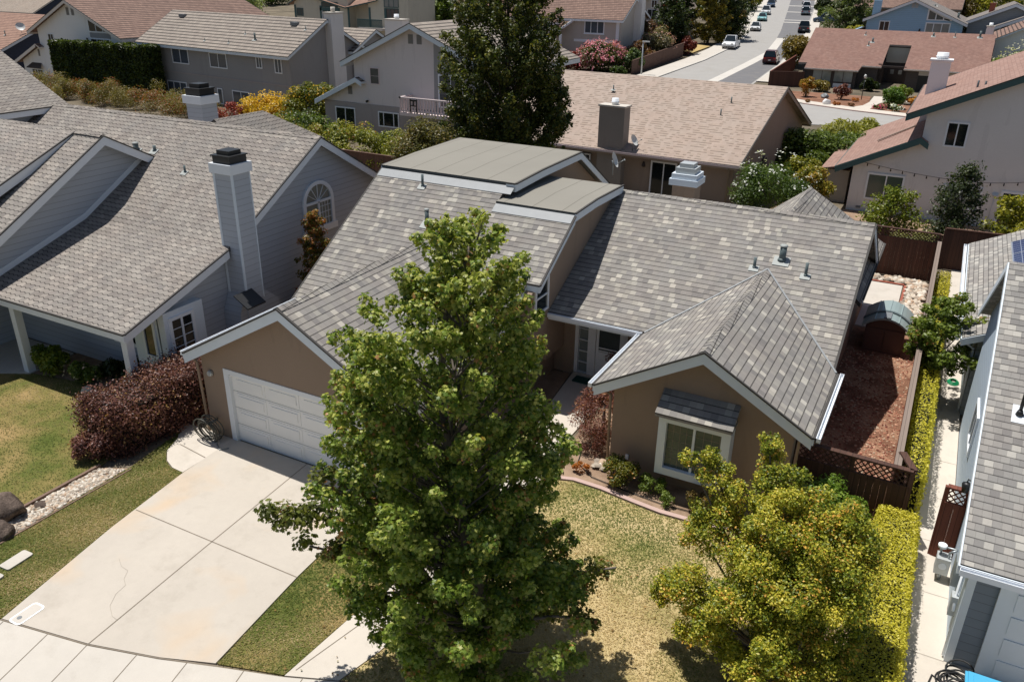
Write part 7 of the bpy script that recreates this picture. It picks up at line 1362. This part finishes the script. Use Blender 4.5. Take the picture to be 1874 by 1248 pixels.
# tree line along the top edge
tl = [(-166, 176, 9, 5, GR), (-151, 150, 7.4, 5.2, [lc(104, 118, 62), lc(150, 160, 104), lc(176, 180, 130)]), (-140, 186, 9, 5, DK), (-112, 168, 9, 5, GR), (-98, 141, 9.5, 4.2, DK), (-89, 134, 9.5, 3.8, GR), (-84, 131, 7.2, 3.0, GR), (-79.5, 137, 11, 4, DK), (-72, 172, 10, 5, GR), (-64, 180, 10, 5, DK), (-57, 193, 9.5, 5, GR), (-13, 192, 8, 4.5, DK), (-8, 190, 8.5, 4.5, GR), (-3, 180, 8, 4.5, [lc(90, 62, 44), lc(100, 90, 44), lc(130, 120, 60)]), (3, 178, 8.5, 4.5, YG), (9, 172, 8, 4.5, GR), (14, 182, 9, 5, DK), (-23, 215, 9, 4.5, GR), (-29, 236, 8, 4, DK)]
lab = ["dark leaved tree at the far top left edge", "round silvery green tree behind the brown tile roof", "dark tree far behind the grey house's ridge", "green tree in the far gap left of the cream house", "dark gum tree right of the green trimmed balcony", "leafy green gum tree beside the balcony", "lower green tree below the gum trees, left of the tall evergreen", "tall dark gum tree just left of the tall evergreen", "green tree behind the faded red roof", "dark tree right behind the faded red roof", "green tree at the top edge left of the street", "dark tree behind the blue roof's left slope", "green tree behind the blue roof's peak", "reddish tree behind the blue roof's right slope", "yellow green tree left of the brick chimney, top right", "green tree behind the brick chimney, top right", "dark tree in the top right corner", "green tree beside the grey brown roof at the top right", "dark tree at the top edge right of the street"]
for i, (x, y, H, r, pal) in enumerate(tl): conif(lab[i], (x, y), H, r, 130+i, pal, 6000, .5, group="trees along the top of the photo")
conif("slim dark cypress left of the white gable peak", (-136.5, 112), 7.0, 1.1, 160, DK, 4000, .36)
# ================================================================ CARS
def car(label, x, y, rz, paint, kind="sedan", group="cars parked along the street", z=None):
    L_, W_, H_ = {"sedan": (4.6, 1.8, 1.42), "suv": (4.6, 1.88, 1.68), "van": (4.8, 1.9, 1.75), "pickup": (5.5, 1.98, 1.85)}[kind]
    z = hT(y)+.03 if z is None else z; R = thing("parked_car", label, "car", (x, y, z), group, rz); org = Vector((x, y, z)); ORG[R.name] = Vector((0, 0, 0))
    hb = H_*.56; cl = .22; m = MB(); w = W_/2   # profile along local y, nose at +y
    prof = [(-L_/2, .42), (-L_/2+.04, hb*.9), (-L_/2+.25, hb), (L_/2-1.3, hb), (L_/2-.25, hb*.84), (L_/2, hb*.66), (L_/2, .36), (L_/2-.2, cl), (-L_/2+.2, cl)]
    ins = lambda s: [(s*(w-(.09 if b > hb*.8 else 0)), a, b) for a, b in prof]
    A, B = ins(-1), ins(1); k = len(prof); m.face(A); m.face(B[::-1])
    for i in range(k): j = (i+1) % k; m.face([A[i], B[i], B[j], A[j]][::-1])
    m.build("body", M[paint], R)
    c0, c1, r0, r1 = {"sedan": (-1.75, 1.15, -1.05, .35), "suv": (-2.2, 1.1, -1.95, .4), "van": (-2.3, 1.55, -2.1, .7), "pickup": (-.55, 1.45, -.35, .75)}[kind]
    c = MB(); wb, wt = w-.1, w-.3; q0 = [(-wb, c0, hb), (wb, c0, hb), (wb, c1, hb), (-wb, c1, hb)]; q1 = [(-wt, r0, H_), (wt, r0, H_), (wt, r1, H_), (-wt, r1, H_)]
    for i in range(4): j = (i+1) % 4; c.face([q0[i], q0[j], q1[j], q1[i]])
    c.build("window", M["car_glass"], R)
    c = MB(); c.prism([(p[0]*1.02, p[1], H_-.01) for p in q1], (0, 0, .04))
    for i in range(4): a = Vector(q0[i]); b = Vector(q1[i]); c.tube([a, b], .045, 0, 6)
    for s in (-1, 1): c.tube([(s*(wb+.005), (c0+c1)/2-.1, hb), (s*(wt+.005), (r0+r1)/2-.1, H_)], .04, 0, 6)
    c.build("roof", M[paint], R)
    if kind == "pickup":
        b = MB(); b.box((-w+.2, -L_/2+.12, hb-.02), (w-.2, -.7, hb+.004)); b.build("cargo_bed", M["rubber_black"], R)
    for sx in (-1, 1):
        for sy in (-1, 1):
            t = MB(); yy = sy*(L_/2-.85); t.tube([(sx*(w-.22), yy, .33), (sx*(w+.01), yy, .33)], .33, 0, 16); wo = t.build("wheel", M["rubber_black"], R); t = MB(); t.tube([(sx*(w+.005), yy, .33), (sx*(w+.02), yy, .33)], .2, 0, 12); t.build("rim", M["galvanised"], wo)
        h = MB(); h.box((sx*(w-.42)-.2, L_/2-.05, hb*.66), (sx*(w-.42)+.2, L_/2+.015, hb*.66+.15)); h.build("headlight", M["lamp_clear"], R)
        h = MB(); h.box((sx*(w-.26)-.16, -L_/2-.015, hb*.68), (sx*(w-.26)+.16, -L_/2+.05, hb*.68+.17)); h.build("tail_light", M["lamp_red"], R)
        h = MB(); h.box((sx*(w+.02)-.09, c1-.45, hb+.02), (sx*(w+.02)+.09, c1-.3, hb+.15)); h.build("mirror", M[paint], R)
    for yy in (L_/2+.012, -L_/2-.012): MB().box((-.17, yy-.012, .45), (.17, yy+.012, .58)).build("number_plate", M["plate"], R)
    b = MB(); b.box((-w+.1, L_/2-.03, .3), (w-.1, L_/2+.012, .42)); b.box((-w+.1, -L_/2-.012, .3), (w-.1, -L_/2+.03, .42)); b.build("bumper", M["rubber_black"], R)
    return R
PI = math.pi
car("white pickup parked on the left under the golden tree, nearest on that side", -34.0, 137.5, PI+.08, "car_white", "pickup")
car("white sedan parked second on the left side of the street", -36.5, 164.5, PI+.16, "car_white", "sedan"); car("pale cyan small car parked third on the left side", -39.6, 183.5, PI+.17, "car_teal", "sedan")
car("white minivan parked behind the pale cyan car", -42.1, 198, PI+.18, "car_white", "van"); car("dark blue suv parked farthest on the left side", -45.4, 218, PI+.19, "car_blue", "suv")
car("pale car at the top edge beyond the dark blue suv", -50.2, 243, PI+.2, "car_silver", "sedan")
car("maroon suv parked at the kerb by the brown hedge bush", -24.7, 123.5, .1, "car_maroon", "suv"); car("dark pickup parked on the right, just before the red brown roof", -27.9, 165, .15, "car_dark", "pickup"); 
car("silver suv parked on the right side, behind the dark pickup", -34.0, 200, .18, "car_silver", "suv"); car("white hatchback between the silver suv and the last white car", -36.4, 214, .19, "car_white", "suv"); car("last white car at the top of the right side row", -39.4, 230, .2, "car_white", "sedan")
car("slate grey pickup parked across a drive at the top right", -26.8, 184, PI/2+.1, "car_slate", "pickup", group="cars parked along the street")
